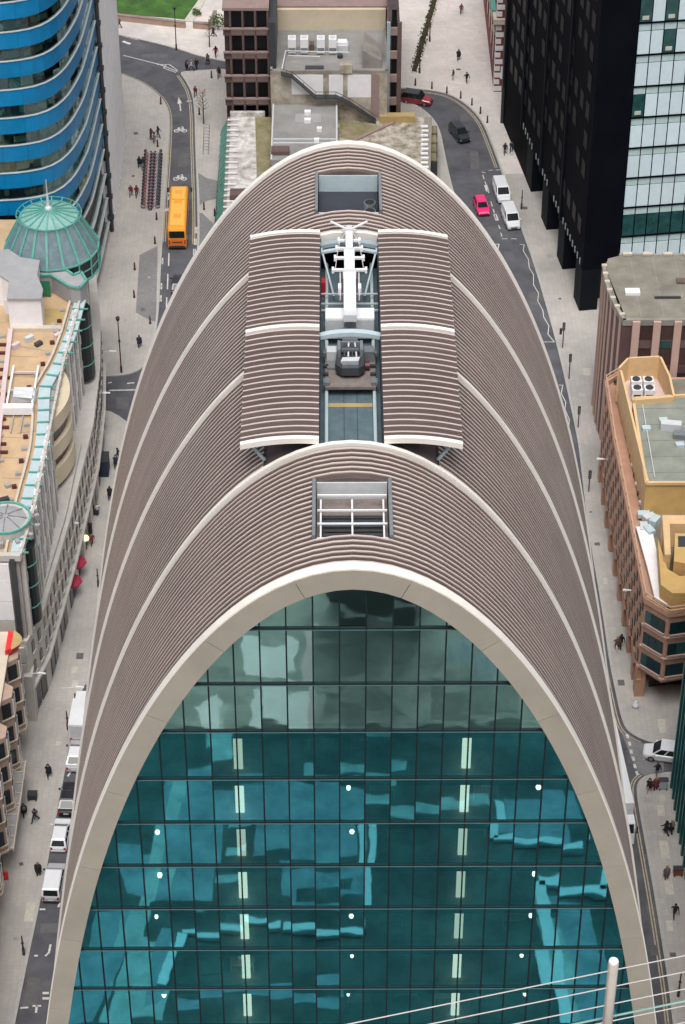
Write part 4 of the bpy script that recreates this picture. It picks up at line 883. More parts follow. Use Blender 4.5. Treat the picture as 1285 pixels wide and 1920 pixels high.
# cupola, a thing standing on the roof
cu = thing('glass_cupola', 'verdigris green glazed cupola with a white spire on the granite roof', 'cupola', (-32.75, 235.8, ZRF - 0.55))
def ringpt(r_, k, z, N=18): t = 2 * math.pi * (k + .5) / N; return (r_ * math.cos(t), r_ * math.sin(t), z)
N = 18; b0 = 0.0
for k in range(N):
    def quad(r0, z0, r1, z1, m, name, e=0.0):
        P = [ringpt(r0, k, z0), ringpt(r0, k + 1, z0), ringpt(r1, k + 1, z1), ringpt(r1, k, z1)]
        mm = MB(); mm.add(P, [(0, 1, 2, 3)]); obj(name, mm.mesh(name, m), cu)
    quad(5.45, 0.2, 5.45, 2.6, 'black_glass', 'drum_pane'); quad(5.45, 2.65, 3.3, 6.6, 'cupola_glass', 'roof_pane'); quad(3.3, 6.6, 0.25, 7.5, 'cupola_top', 'roof_pane')
    mm = MB().bar(ringpt(5.5, k, 0), ringpt(5.5, k, 2.65), .16, .16); obj('post', mm.mesh('post', 'verdigris'), cu)
    mm = MB().bar(ringpt(5.5, k, 2.65), ringpt(3.35, k, 6.62), .26, .18); obj('rib', mm.mesh('rib', 'verdigris'), cu)
    mm = MB().bar(ringpt(3.3, k, 6.68), ringpt(.3, k, 7.56), .16, .12); obj('rib', mm.mesh('rib', 'verdigris'), cu)
    mm = MB().bar(ringpt(3.3, k, 6.6), ringpt(3.75, k, 7.0), .08, .08); obj('stay', mm.mesh('stay', 'verdigris'), cu)
for r_, z, t in ((5.5, 2.62, .18), (5.5, 1.3, .12), (5.5, 0.1, .2), (3.35, 6.62, .16), (3.8, 6.95, .07), (0.5, 7.55, .1)):
    mm = MB()
    for k in range(N): mm.bar(ringpt(r_, k, z), ringpt(r_, k + 1, z), t, t)
    obj('ring', mm.mesh('ring', 'verdigris'), cu)
mm = MB().lathe([(0.45, 7.5), (0.38, 7.8), (0.16, 8.0), (0.12, 9.4), (0.06, 9.6), (0.04, 11.4)], n=10); obj('spire', mm.mesh('spire', 'light_grey_paint'), cu)
# cradle on the deck
ck = thing('roof_cradle', 'white maintenance cradle frame standing on the sandy roof deck', 'cradle', (*G(38, 752, ZRF), ZRF - 0.55))
for sx in (-1.35, 1.35): mm = MB().box(sx - .1, sx + .1, -1.5, 6.5, .5, .72); obj('side_beam', mm.mesh('side_beam', 'white_paint'), ck)
mm = MB().box(-1.6, 1.6, -2.2, -1.3, .3, 1.2); obj('basket', mm.mesh('basket', 'white_paint'), ck)
for yy in (2.2, 5.6): mm = MB().box(-1.5, 1.5, yy - .1, yy + .1, .3, .5); obj('cross_beam', mm.mesh('cross_beam', 'pink_pale'), ck)
mm = MB().loft([[(-1.0 + .1 * math.sin(i), i * .45, .25), (1.6, i * .45 + .2, .25), (1.3, i * .45, .9 + .2 * math.sin(i * 2)), (-.8, i * .45, .95 + .15 * math.cos(i * 1.7))] for i in range(6)]); obj('tarpaulin', mm.mesh('tarpaulin', 'light_grey_paint'), ck)
for sx in (-.5, .5): mm = MB().box(sx - .06, sx + .06, -5.2, -2.2, .1, .25); obj('track', mm.mesh('track', 'lead_roof'), ck)
for sx in (-1.35, 1.35):
    for yy in (-1.7, 3, 6): mm = MB().box(sx - .08, sx + .08, yy - .08, yy + .08, 0, .5); obj('leg', mm.mesh('leg', 'white_paint'), ck)

# ================================================================== TAN BRICK BLOCK (lower left)
tb = thing('tan_brick_building', 'tan brick and stone block with canted window bays at the lower left', 'building', (-36, 160, 0))
TBX = -32.0
MB().box(-60, TBX - 0.4, 128, 178.2, 0.0, 14.0).build('wall', 'brick_tan', tb)
MB().box(-60.1, TBX - 0.15, 127.9, 178.4, 14.0, 14.3).build('cornice', 'stone_cream', tb)
yb_ = 175.6; bi = 0
while yb_ > 130:
    pts = [(TBX - 0.4, yb_ + 1.5), (TBX + 0.75, yb_ + 0.7), (TBX + 0.75, yb_ - 0.7), (TBX - 0.4, yb_ - 1.5)]
    bay = MB().prism(pts, 4.4, 13.9).build('window_bay', 'brick_tan', tb)
    MB().prism([(p[0] + .12, p[1]) for p in pts], 4.2, 4.45).build('bay_course', 'stone_cream', bay)
    for f in range(3):
        z0 = 5.3 + f * 3.1
        MB().prism([(TBX - .3, yb_ + 1.6), (TBX + 0.85, yb_ + 0.75), (TBX + 0.85, yb_ - 0.75), (TBX - .3, yb_ - 1.6)], z0 - 0.28, z0 - 0.1).build('bay_course', 'stone_cream', bay)
        MB().box(TBX + 0.7, TBX + 0.80, yb_ - 0.5, yb_ + 0.5, z0, z0 + 1.8).build('window', 'dark_window', bay)
        MB().box(TBX + 0.7, TBX + 0.83, yb_ - 0.62, yb_ - 0.5, z0 - .05, z0 + 1.9).build('window_jamb', 'white_paint', bay); MB().box(TBX + 0.7, TBX + 0.83, yb_ + 0.5, yb_ + 0.62, z0 - .05, z0 + 1.9).build('window_jamb', 'white_paint', bay)
        for sy in (-1, 1):
            a = (TBX + 0.1, yb_ + sy * 1.17); mm = MB(); vpanel(mm, (TBX - .25, yb_ + sy * 1.41), (TBX + .55, yb_ + sy * .86), z0, z0 + 1.8, 0.06, out=0.06); mm.build('window', 'dark_window', bay)
    for f in range(3): 
        z0 = 5.3 + f * 3.1; MB().box(TBX - .45, TBX - .34, yb_ - 3.3, yb_ - 2.2, z0, z0 + 1.8).build('window', 'dark_window', tb); MB().box(TBX - .45, TBX - .2, yb_ - 3.45, yb_ - 2.05, z0 - .2, z0 - .02).build('window_sill', 'stone_cream', tb)
    MB().box(TBX - .45, TBX - .30, yb_ - 1.9, yb_ + 1.4, 0.3, 3.7).build('shop_window', 'black_glass', tb)
    MB().box(TBX - .5, TBX - .1, yb_ - 2.6, yb_ - 2.05, 0, 4.2).build('pier', 'stone_cream', tb)
    yb_ -= 5.6; bi += 1
# little red bow-fronted top over one bay, glass canopy over the door, red hanging sign
n = 10; A = [(TBX - 0.4 + 1.3 * math.sin(math.pi * i / n), 178.0 - 3.2 * i / n) for i in range(n + 1)]
MB().prism(A, 14.3, 14.9).build('bow_coping', 'bright_red', tb); MB().prism(offset2(A, 0.25)[1:-1], 14.9, 14.95).build('bow_top', 'ochre', tb)
mm = MB().prism([(TBX - 0.3, 170.4), (TBX + 1.15, 170.4), (TBX + 1.15, 158.5), (TBX - 0.3, 158.5)], 3.95, 4.05); cn = mm.build('canopy', 'lead_roof', tb)
for i in range(9): MB().box(TBX - .3, TBX + 1.15, 158.6 + i * 1.46, 158.72 + i * 1.46, 4.05, 4.2).build('canopy_rib', 'stone_cream', cn)
MB().box(TBX + 1.15, TBX + 1.27, 158.4, 170.5, 3.85, 4.25).build('canopy_edge', 'stone_cream', cn)
MB().box(TBX - .1, TBX + 1.0, 155.3, 155.5, 3.2, 4.3).build('hanging_sign', 'bright_red', tb)

# ================================================================== BROWN CONCRETE BLOCK WITH ROOF PLANT (top centre)
bb = thing('brown_concrete_building', 'brown concrete office block with a grey plant roof and outside stair', 'building', (-3, 312, 0))
WY = 301.6
zt_ = atY(460, 14, WY)[1]
MB().box(-15.2, -9.0, WY + 0.5, 330, 0, zt_ - 0.4).build('wing_wall', 'brown_window', bb)
MB().box(-15.4, -8.9, WY - 0.2, 330, zt_ - 0.4, zt_).build('wing_roof', 'brown_concrete_pale', bb)
zf = [atY(460, v, WY)[1] for v in (53, 97, 141, 184, 226)]
for z in zf:
    MB().box(-15.35, -8.95, WY - 0.05, WY + 0.5, z - 1.1, z - 0.1).build('spandrel', 'brown_concrete', bb)
    MB().box(-15.4, -8.9, WY - 0.35, WY + 0.1, z - 0.1, z + 0.1).build('ledge', 'brown_concrete_pale', bb)
    for i in range(3):
        x0 = -14.2 + i * 1.75; MB().box(x0 + .12, x0 + 1.45, WY + 0.30, WY + 0.45, z + 0.12, z + 2.7).build('window', 'black_pane', bb)
        MB().add([(x0 - .1, WY - .3, z - .12), (x0 + 1.6, WY - .3, z - .12), (x0 + 1.5, WY - .02, z - 1.05), (x0, WY - .02, z - 1.05)], [(0, 1, 2, 3)]).build('spandrel_facet', 'brown_concrete_pale', bb)
    for i in range(4): x0 = -14.35 + i * 1.75; MB().box(x0 - .14, x0 + .14, WY - .12, WY + .42, z + .1, z + 2.75).build('pier', 'brown_concrete', bb)
# body behind the roof plant, right-hand strip of windows
zb_ = atY(620, 16, 312)[1]
MB().box(-8.6, 7.6, 312.4, 330, 0, 15.6).build('rear_wall', 'cream_render', bb)
MB().box(-8.9, 9.0, 313.0, 331, 15.6, 15.9).build('rear_roof', 'brown_concrete_pale', bb)
MB().box(-8.95, -8.0, WY - 1.0, 312.4, 0, 19.5).build('dark_gap_fill', 'dark_grey', bb)  # dark solid standing in for the shade of a gap beside the wing
MB().box(7.75, 9.3, WY + .4, 331, 0, 19.0).build('side_wall', 'brown_window', bb)
for z in zf[1:] + [zf[0]]:
    MB().box(7.7, 9.5, WY - .1, WY + .45, z - 1.1, z).build('spandrel', 'brown_concrete_pale', bb); MB().box(8.2, 8.9, WY + .3, WY + .42, z + .05, z + 2.6).build('window', 'black_pane', bb)
MB().box(9.0, 9.6, WY - .15, WY + .3, 0, 19).build('pier', 'brown_concrete', bb); MB().box(7.5, 8.0, WY - .15, WY + .3, 0, 19.0).build('pier', 'blue_grey_steel', bb)
# service core with the plant roof
ZC = 12.6; c0, c1 = G(507, 134, ZC), G(727, 134, ZC); cb0, cb1 = G(519, 36, ZC), G(722, 36, ZC)
MB().prism([c0, c1, (c1[0], cb1[1]), (c0[0], cb0[1])], 0, ZC - 0.25).build('core_wall', 'concrete_stained', bb)
MB().prism([(c0[0] + .3, c0[1] + .3), (c1[0] - .3, c1[1] + .3), (c1[0] - .3, cb1[1]), (c0[0] + .3, cb0[1])], ZC - 0.25, ZC - 0.2).build('core_roof', 'roof_grey', bb)
for a, b in ((c0, c1), (c1, (c1[0], cb1[1])), ((c0[0], cb0[1]), c0)):
    mm = MB(); vpanel(mm, a, b, ZC - 0.3, ZC + 0.15, 0.3); mm.build('parapet', 'concrete', bb)
for a, b in ((0.18, 0.45), (0.5, 0.62), (0.66, 0.86)):
    mm = MB(); vpanel(mm, *along(c0, c1, a, b), ZC - 3.4 - a, ZC - 0.5, 0.1, out=0.03); mm.build('render_patch', 'white_stone', bb)
mm = MB(); vpanel(mm, *along(c0, c1, 0.86, 0.93), 5.5, ZC - .4, .1, out=.06); mm.build('rust_streak', 'brown_concrete_pale', bb)
def rpx(u, v, z=ZC - 0.2): return (*G(u, v, z), z)
for u in (548, 571, 602, 624):
    p = rpx(u, 100); un = MB().box(p[0] - .55, p[0] + .55, p[1] - .5, p[1] + .9, p[2] + .25, p[2] + 2.4).build('air_handling_unit', 'white_paint', bb)
    MB().tube((p[0], p[1] + .2, p[2] + 2.4), (p[0], p[1] + .2, p[2] + 2.5), .42, n=12).build('fan', 'light_grey_paint', un); MB().box(p[0] - .5, p[0] + .5, p[1] - .52, p[1] - .45, p[2] + .6, p[2] + 1.1).build('grille', 'mid_grey', un)
p = rpx(642, 92); MB().cbox(p, 1.7, 1.6, .9).build('plant_box', 'light_grey_paint', bb); MB().cbox((p[0], p[1], p[2] + .9), 1.3, 1.2, .4).build('plant_lid', 'white_paint', bb)
p = rpx(585, 92); MB().cbox(p, .7, 1.2, 1.0).build('plant_box', 'brown_concrete', bb)
for a, b in (((535, 95), (655, 98)), ((540, 104), (600, 106))): mm = MB().bar((*G(*a, ZC + .5), ZC + .5), (*G(*b, ZC + .5), ZC + .5), .08, .08); mm.build('pipe', 'white_paint', bb)
mm = MB().bar((*G(528, 133, ZC + .7), ZC + .7), (*G(536, 96, ZC + .7), ZC + .7), .1, .1); mm.build('handrail', 'white_paint', bb)
p = rpx(590, 130); MB().cbox((p[0], p[1], p[2]), 2.6, 1.0, .35).build('roof_hatch', 'dark_grey', bb)
p = rpx(649, 134); MB().cbox(p, 1.7, 1.2, 1.3).build('chimney_stack', 'concrete_stained', bb)
p = rpx(638, 108); MB().tube(p, (p[0], p[1], p[2] + .5), .4, n=12).build('vent', 'dark_grey', bb)
w0 = [rpx(*q) for q in ((680, 128), (716, 128), (716, 100), (683, 92))]
mm = MB(); mm.add([*w0, (w0[0][0], w0[0][1], ZC + 2.6), (w0[1][0], w0[1][1], ZC + .9), (w0[2][0], w0[2][1], ZC + .9), (w0[3][0], w0[3][1], ZC + 2.6)], [(0, 1, 5, 4), (1, 2, 6, 5), (2, 3, 7, 6), (3, 0, 4, 7), (4, 5, 6, 7)]); mm.build('stair_head', 'concrete', bb)
# lower blocks at the foot of the core
ZL = 7.4; l0, l1, l2, l3 = [G(*q, ZL) for q in ((509, 300), (632, 300), (629, 180), (511, 180))]
MB().prism([l0, l1, (l1[0], c0[1]), (l0[0], c0[1])], 0, ZL).build('low_block', 'roof_grey', bb)
for a, b in (((l0[0], l0[1]), (l0[0], c0[1] - .02)), ((l1[0], l1[1]), (l1[0], c0[1] - .02)), (G(511, 269, ZL), G(631, 269, ZL)), (G(511, 262, ZL), G(631, 262, ZL))): MB().bar((*a, ZL + .06), (*b, ZL + .06), .22, .2).build('roof_rail', 'light_grey_paint', bb)
for u, v, s_ in ((580, 192, 1.2), (577, 214, .9), (577, 229, .9), (599, 245, .7), (594, 266, .7)):
    p = rpx(u, v, ZL); MB().cbox(p, s_, s_ * .9, .5).build('rooflight', 'white_paint', bb)
p = rpx(578, 222, ZL); MB().cbox((p[0], p[1], ZL + .01), 3.6, 2.6, .05).build('roof_patch', 'lead_roof', bb)
p = rpx(526, 286, ZL); MB().cbox(p, 2.5, 1.6, .6).build('brick_box', 'brown_concrete', bb)
# steel stair down the core wall
st = [(528, 136, ZC), (548, 140, ZC - .4), (592, 178, 9.0), (630, 178, 9.0), (655, 192, 8.0), (705, 228, 5.2)]
SP = []
for u, v, z in st: x, y = G(u, v, z); SP.append((x, c0[1] - 0.75, z))
for i, (a, b) in enumerate(zip(SP, SP[1:])):
    MB().bar(a, b, 0.9, 0.16).build('stair_flight', 'dark_grey', bb)
    for dz in (0.55, 1.0): MB().bar((a[0], a[1] - .42, a[2] + dz), (b[0], b[1] - .42, b[2] + dz), .06, .06).build('stair_rail', 'dark_grey', bb)
    for t in (0, .5): MB().bar((lerp(a[0], b[0], t), a[1] - .42, lerp(a[2], b[2], t)), (lerp(a[0], b[0], t), a[1] - .42, lerp(a[2], b[2], t) + 1.0), .06, .06).build('stair_post', 'dark_grey', bb)

# low podium around it with mossy roofs
pd = thing('podium_building', 'low podium block with mossy white roofs behind the arched building', 'building', (-1, 290, 0))
ZP = 5.0
q0, q1, q2, q3 = G(419, 400, ZP), G(492, 400, ZP), G(497, 216, ZP), G(428, 216, ZP)
MB().prism([q0, (l0[0] - .05, q0[1]), (l0[0] - .05, q2[1]), q3], 0, ZP - .3).build('wall', 'concrete', pd)
MB().prism([(q0[0] + .4, q0[1]), (q1[0] - .6, q1[1]), (q2[0] - 1.4, q2[1] - .2), (q3[0] + .4, q3[1] - .2)], ZP - .3, ZP - .2).build('roof_sheet', 'roof_white_moss', pd)
MB().prism([(q1[0] - .6, q1[1]), (l0[0] - .06, q1[1]), (l0[0] - .06, q2[1] - .2), (q2[0] - 1.4, q2[1] - .2)], ZP - .3, ZP - .22).build('roof_gutter', 'moss', pd)
for s_, x_ in ((0, q0[0]), ): pass
YS = polyline([q0, q3], 1.5)
for i, (a, b) in enumerate(zip(YS, YS[1:])):
    MB().bar((a[0] - .05, a[1] + .1, ZP + .02), (a[0] + 1.6, a[1] + .1, ZP + .02), .16, .2).build('roof_rib', 'white_stone', pd)
    mm = MB(); mm.add([(a[0] - 1.1, a[1] + .1, 2.6), (b[0] - 1.1, b[1] - .1, 2.6), (b[0], b[1] - .1, ZP - .35), (a[0], a[1] + .1, ZP - .35)], [(0, 1, 2, 3)]); mm.build('skirt_pane', 'skirt_glass', pd)
    MB().bar((a[0] - 1.15, a[1], 2.55), (a[0], a[1], ZP - .3), .1, .12).build('skirt_rib', 'verdigris', pd)
MB().box(min(q0[0], q3[0]) - 1.05, q0[0] - .5, q0[1], q3[1], 0, 2.5).build('base_wall', 'dark_grey', pd)
MB().box(q3[0] + .3, q2[0], q2[1] - .2, q2[1] + .4, 0, ZP + .5).build('parapet', 'roof_white_moss', pd)
p = G(447, 368, ZP); MB().cbox((*p, ZP - .2), 2.2, 1.8, .9).build('brick_box', 'brown_concrete', pd); p = G(464, 366, ZP); MB().cbox((*p, ZP - .2), 1.4, 1.4, .7).build('roof_box', 'stone_cream', pd)
r0, r1, r2, r3 = G(634, 330, ZP), G(800, 330, ZP), G(808, 216, ZP), G(634, 216, ZP)
MB().prism([(l1[0] + .05, r0[1]), (r1[0] + .5, r1[1]), (r2[0] + .2, r2[1]), (l1[0] + .05, r3[1])], 0, ZP - .3).build('wall', 'concrete', pd)
MB().prism([(l1[0] + .06, r0[1]), (r1[0] - .8, r1[1]), (r2[0] - .9, r2[1] - .2), (l1[0] + .06, r3[1] - .2)], ZP - .3, ZP - .2).build('roof_sheet', 'roof_moss', pd)
MB().prism([G(636, 222, ZP), G(700, 232, ZP), G(724, 238, ZP), G(664, 262, ZP), G(640, 256, ZP)], ZP - .199, ZP - .18).build('moss_patch', 'moss', pd)
MB().bar((*G(664, 262, ZP), ZP - .1), (*G(738, 228, ZP), ZP - .1), .5, .2).build('roof_kerb', 'brown_concrete_pale', pd)
p = G(745, 224, ZP); MB().cbox((*p, ZP - .2), 5.0, 1.2, 1.0).build('ochre_beam', 'ochre', pd)
for i in range(10):
    p = G(796 + (i % 2), 236 + i * 8.5, ZP); MB().cbox((*p, ZP - .2), 1.0, .45, .22).build('roof_block', 'white_stone', pd)
    p = G(810, 250 + i * 7, 2.0)
for i in range(4):
    p = G(812, 244 + i * 17, 3.2); MB().cbox((p[0], p[1], 0), 1.2, 2.4, 3.2).build('side_bay', 'dark_grey', pd); MB().cbox((p[0], p[1], 3.2), 1.0, 2.2, .12).build('bay_roof', 'moss', pd)

# ================================================================== BLACK TOWER (upper right)
bt = thing('black_tower', 'black clad office tower with white blinds behind its glazed front', 'building', (40, 275, 0))
T0 = np.array([31.8, 257.6]); D1 = np.array([-0.14, 0.99]); D1 /= np.linalg.norm(D1); D2 = np.array([D1[1], -D1[0]])
def tp(a, b): return tuple(T0 + D1 * a + D2 * b)       # a: back along the west face, b: along the south face
LW, LS, HT, ZS = 50.2, 30.0, 110.0, 6.2
MB().prism([tp(0, 0), tp(0, 4.7), tp(0.5, 4.7), tp(0.5, LS), tp(LW, LS), tp(LW, 0)], ZS, HT).build('upper_body', 'black_metal', bt)
MB().prism([tp(2.6, 2.6), tp(2.6, LS), tp(LW, LS), tp(LW, 2.6)], 0, ZS).build('recessed_base', 'black_glass', bt)
for a in (0.0, 10.1, 20.2, 30.4): MB().prism([tp(a, 0.0), tp(a, 2.35), tp(a + 3.4, 2.35), tp(a + 3.4, 0.0)], 0, ZS).build('pier', 'black_metal2', bt)
MB().prism([tp(33.8, 0.02), tp(33.8, 2.4), tp(LW, 2.4), tp(LW, 0.02)], 0, ZS).build('base_wall', 'black_metal', bt)
for a in (8.6, 18.7, 28.9): MB().prism([tp(a, 2.0), tp(a, 2.5), tp(a + 1.3, 2.5), tp(a + 1.3, 2.0)], 0.2, 4.8).build('door_glazing', 'glass_green', bt)
for a in (12.5, 25.0, 37.5, 49.6): MB().prism([tp(a, -0.25), tp(a, 0), tp(a + .5, 0), tp(a + .5, -0.25)], ZS, HT).build('rib', 'black_metal2', bt)
MB().prism([tp(LW - .1, -.35), tp(LW - .1, 0), tp(LW + .3, 0), tp(LW + .3, -.35)], 0, HT).build('rib', 'dark_grey', bt)
random.seed(4)
mat('dim_slit', (0.0065, 0.009, 0.013), 0.4, var=0.6, scale=0.15, spec=0.10)
for i in range(26):                                # bright dashes along the soffit
    a = 1.2 + i * 1.42
    if i in (12, 13, 20): continue
    MB().prism([tp(a, -.06), tp(a, 0.03), tp(a + .4, 0.03), tp(a + .4, -.06)], ZS + .15, ZS + 1.0).build('soffit_light', 'grey_dash', bt)
for f in range(1, 19):
    for i in range(15):
        a = 2.0 + i * 3.1
        if random.random() < 0.8: MB().prism([tp(a, -.05), tp(a, .03), tp(a + 1.7, .03), tp(a + 1.7, -.05)], ZS + f * 4.05, ZS + f * 4.05 + 2.3).build('window_slit', 'dim_slit', bt)
random.seed(5)
FLH, CW = 4.25, 1.58
Z0S = atY(1160, 484, 258.0)[1]
for f in range(-3, 16):
    zb = Z0S + f * FLH - 1.2
    if zb < ZS + .3: continue
    for j in range(9):
        b0, b1 = 4.85 + j * CW, 4.85 + (j + 1) * CW - 0.14
        top = atY(1200, 60, 260)[1]
        openp = (f == 7 and j in (2, 4)) or (f == 8 and j in (0, 2)) or (f == 5 and j == 0) or f == 1
        MB().prism([tp(.12, b0), tp(.12, b1), tp(.2, b1), tp(.2, b0)], zb, zb + 3.0).build('window_pane', 'glass_green' if openp else 'white_blind', bt)
        MB().prism([tp(.13, b0), tp(.13, b1), tp(.2, b1), tp(.2, b0)], zb + 3.1, zb + 3.98).build('top_light', 'blind', bt)
        if openp and f != 1: MB().prism([tp(.05, b0 + .3), tp(.05, b0 + 1.1), tp(.11, b0 + 1.1), tp(.11, b0 + .3)], zb + .3, zb + .8).build('desk', 'desk', bt)
    MB().prism([tp(.0, 4.7), tp(.0, 19.3), tp(.18, 19.3), tp(.18, 4.7)], zb - .22, zb - .02).build('transom', 'black_metal', bt)

# ================================================================== BRICK CHURCH CORNER (top right)
ch = thing('red_brick_building', 'red brick corner with white stone quoins beside the black tower', 'building', (27, 325, 0))
cx0, cy0 = G(926, 172)
MB().box(cx0, cx0 + 12, cy0, cy0 + 30, 0, 16).build('wall', 'brick_red', ch)
for i in range(14): MB().box(cx0 - .08, cx0 + (.75 if i % 2 else 1.1), cy0 - .08, cy0 + .6, .2 + i * 1.1, .2 + i * 1.1 + .75).build('quoin', 'white_stone', ch)
for i in range(5):
    MB().box(cx0 - .10, cx0 - .01, cy0 + 3 + i * 5, cy0 + 4.6 + i * 5, 3.5, 8).build('window', 'dark_window', ch); MB().box(cx0 - .3, cx0 - .0, cy0 + 2.6 + i * 5, cy0 + 5 + i * 5, 8.0, 8.5).build('window_hood', 'stone_cream', ch)
MB().box(cx0 - .5, cx0 + 12, cy0 - .5, cy0 + 30, 11.2, 12).build('cornice', 'stone_cream', ch); MB().box(cx0 - .7, cx0 + .1, cy0 + 2, cy0 + 30, 12, 12.4).build('gutter', 'verdigris', ch)
MB().box(cx0 + .9, cx0 + 2.1, cy0 - .2, cy0 - .05, 2.2, 4.2).build('notice_board', 'white_paint', ch); MB().box(cx0 + 1.2, cx0 + 1.8, cy0 - .24, cy0 - .2, 2.8, 3.8).build('notice_panel', 'mid_grey', ch)

# ================================================================== STRIPED MAROON BLOCK (right)
sb = thing('striped_office_building', 'maroon office block with pink vertical piers and a flat mossy roof', 'building', (40, 232, 0))
ER = [(31.6, 237.2), (31.55, 233.3), (31.9, 229.6), (32.9, 225.3), (60, 225.3)]
ES = smooth2(ER[:4], 2) + [(60, 225.3)]
MB().prism(offset2(ES, .12) + [(60, 239.5), (33.8, 239.5), (32.2, 238.8)], 0, 19.3).build('wall', 'maroon_wall', sb)
MB().prism(offset2(ES, .45) + [(60, 239.3), (33.9, 239.2), (32.4, 238.5)], 19.3, 19.97).build('roof', 'roof_felt', sb)
mm = MB()
for a, b in zip(ES, ES[1:]): vpanel(mm, a, b, 19.3, 20.05, .4)
vpanel(mm, (60, 239.5), (33.8, 239.5), 19.3, 20.05, .4); mm.build('parapet', 'concrete', sb)
west = ES[:-1]; lw = length(west); k = 0; s = 0.3
while s < lw - .5:
    a, b = at_len(west, s), at_len(west, s + .42); mm = MB(); vpanel(mm, a, b, 0, 19.8, .3, out=.02); mm.build('pier', 'pink_pier', sb)
    mm = MB(); vpanel(mm, a, b, 20.05, 20.3, .5, out=.1); mm.build('pier_cap', 'stone_cream', sb); s += 1.75
for i in range(10):
    x0 = 34.0 + i * 2.38
    MB().box(x0, x0 + .85, 225.0, 225.6, 0, 19.95).build('pier', 'pink_pier', sb)
    MB().box(x0 + .87, x0 + 2.36, 225.35, 225.58, 0, 19.2).build('window_strip', 'brown_window', sb)
    for f in range(5): MB().box(x0 + .87, x0 + 2.36, 225.28, 225.34, 2.2 + f * 3.5, 3.3 + f * 3.5).build('spandrel', 'maroon_wall', sb)
    MB().box(x0 + .95, x0 + 2.2, 225.27, 225.33, 16.2, 17.2).build('blind', random.choice(['desk', 'glass_green', 'brown_concrete']), sb)
    if i < 9: MB().box(x0 + .2, x0 + 1.3, 239.0, 239.5, 20.06, 20.3).build('pier_cap', 'stone_cream', sb)
p = G(1186, 549, 20); MB().cbox((*p, 19.97), 1.7, 1.1, .35).build('rooflight', 'white_paint', sb)
p = G(1252, 559, 20); MB().cbox((*p, 19.97), 3.0, .25, .25).build('roof_duct', 'dark_grey', sb); p = G(1280, 528, 20); MB().cbox((*p, 19.97), 1.4, 1.0, .2).build('roof_patch', 'brown_concrete', sb)

# ================================================================== PEACH BRICK BLOCK (right)
pb = thing('peach_brick_building', 'peach brick office block with staggered slit windows and yellow roof penthouse', 'building', (40, 203, 0))
ZF = 13.97
FW = [(32.7, 224.0), (31.0, 222.4), (30.95, 211), (31.25, 197.8), (31.5, 184.0)]
FS = [(31.5, 184.0), (33.75, 181.7), (36.2, 182.2), (60, 184.4)]
outl = FW + FS[1:] + [(60, 224)]
MB().prism(offset2(FW, .1)[:-1] + [(31.65, 184.1), (33.8, 181.85), (36.2, 182.4), (60, 184.6), (60, 224)], 4.0, ZF - .9).build('wall', 'brick_peach', pb)
MB().prism(offset2(FW, 1.4)[:-1] + [(33.2, 185.6), (35.4, 186.0), (60, 186.5), (60, 223.5)], 0, 4.0).build('recessed_base', 'brown_window', pb)
MB().prism(offset2(FW, 1.5)[:-1] + [(33.3, 185.0), (60, 185.4), (60, 223.5)], ZF - .9, ZF - .55).build('roof_deck', 'roof_felt', pb)
for ln in (FW, FS):
    mm = MB()
    for a, b in zip(ln, ln[1:]): vpanel(mm, a, b, ZF - .9, ZF - .2, .35, out=.05)
    mm.build('parapet', 'brick_peach', pb)
    for dz in (0.0, .45):
        mm = MB()
        for a, b in zip(ln, ln[1:]): mm.bar((a[0] + .12, a[1], ZF + dz), (b[0] + .12, b[1], ZF + dz), .09, .09)
        mm.build('parapet_rail', 'pink_pier' if dz else 'yellow_pale', pb)
    for i in range(int(length(ln) / 2.4)): a = at_len(ln, i * 2.4); MB().box(a[0] + .06, a[0] + .18, a[1] - .06, a[1] + .06, ZF - .2, ZF + .5).build('rail_post', 'pink_pier', pb)
west = FW[1:]; lw = length(west)
for r_ in range(5):
    s = 1.0 + (r_ % 2) * 1.2
    while s < lw - 1:
        a, b = at_len(west, s), at_len(west, s + .62); mm = MB(); vpanel(mm, a, b, 4.4 + r_ * 1.72, 4.4 + r_ * 1.72 + 1.35, .1, out=-.03); mm.build('slit_window', 'brown_window', pb); s += 2.4
s = .4; ai = 0
while s < lw:
    a, b = at_len(west, s), at_len(west, s + .9); mm = MB(); vpanel(mm, a, b, 0, 4.0, 1.2, out=-.02); mm.build('arcade_pier', 'brick_peach', pb)
    if s + 3.6 < lw:
        c_, d_ = at_len(west, s + .9), at_len(west, s + 4.3); m1 = at_len(west, s + 2.6)
        for p_, q_ in ((c_, m1), (m1, d_)):
            nx = .5; mm = MB(); lo, hi = (2.4, 4.0) if p_ == c_ else (4.0, 2.4)
            mm.add([(p_[0], p_[1], lo if p_ == c_ else 3.9), (q_[0], q_[1], 3.9 if p_ == c_ else 2.4), (q_[0], q_[1], 4.02), (p_[0], p_[1], 4.02), (p_[0] + nx, p_[1], lo if p_ == c_ else 3.9), (q_[0] + nx, q_[1], 3.9 if p_ == c_ else 2.4), (q_[0] + nx, q_[1], 4.02), (p_[0] + nx, p_[1], 4.02)], [(0, 1, 2, 3), (4, 5, 6, 7), (0, 1, 5, 4)]); mm.build('arcade_gable', 'brick_peach', pb)
    s += 4.3
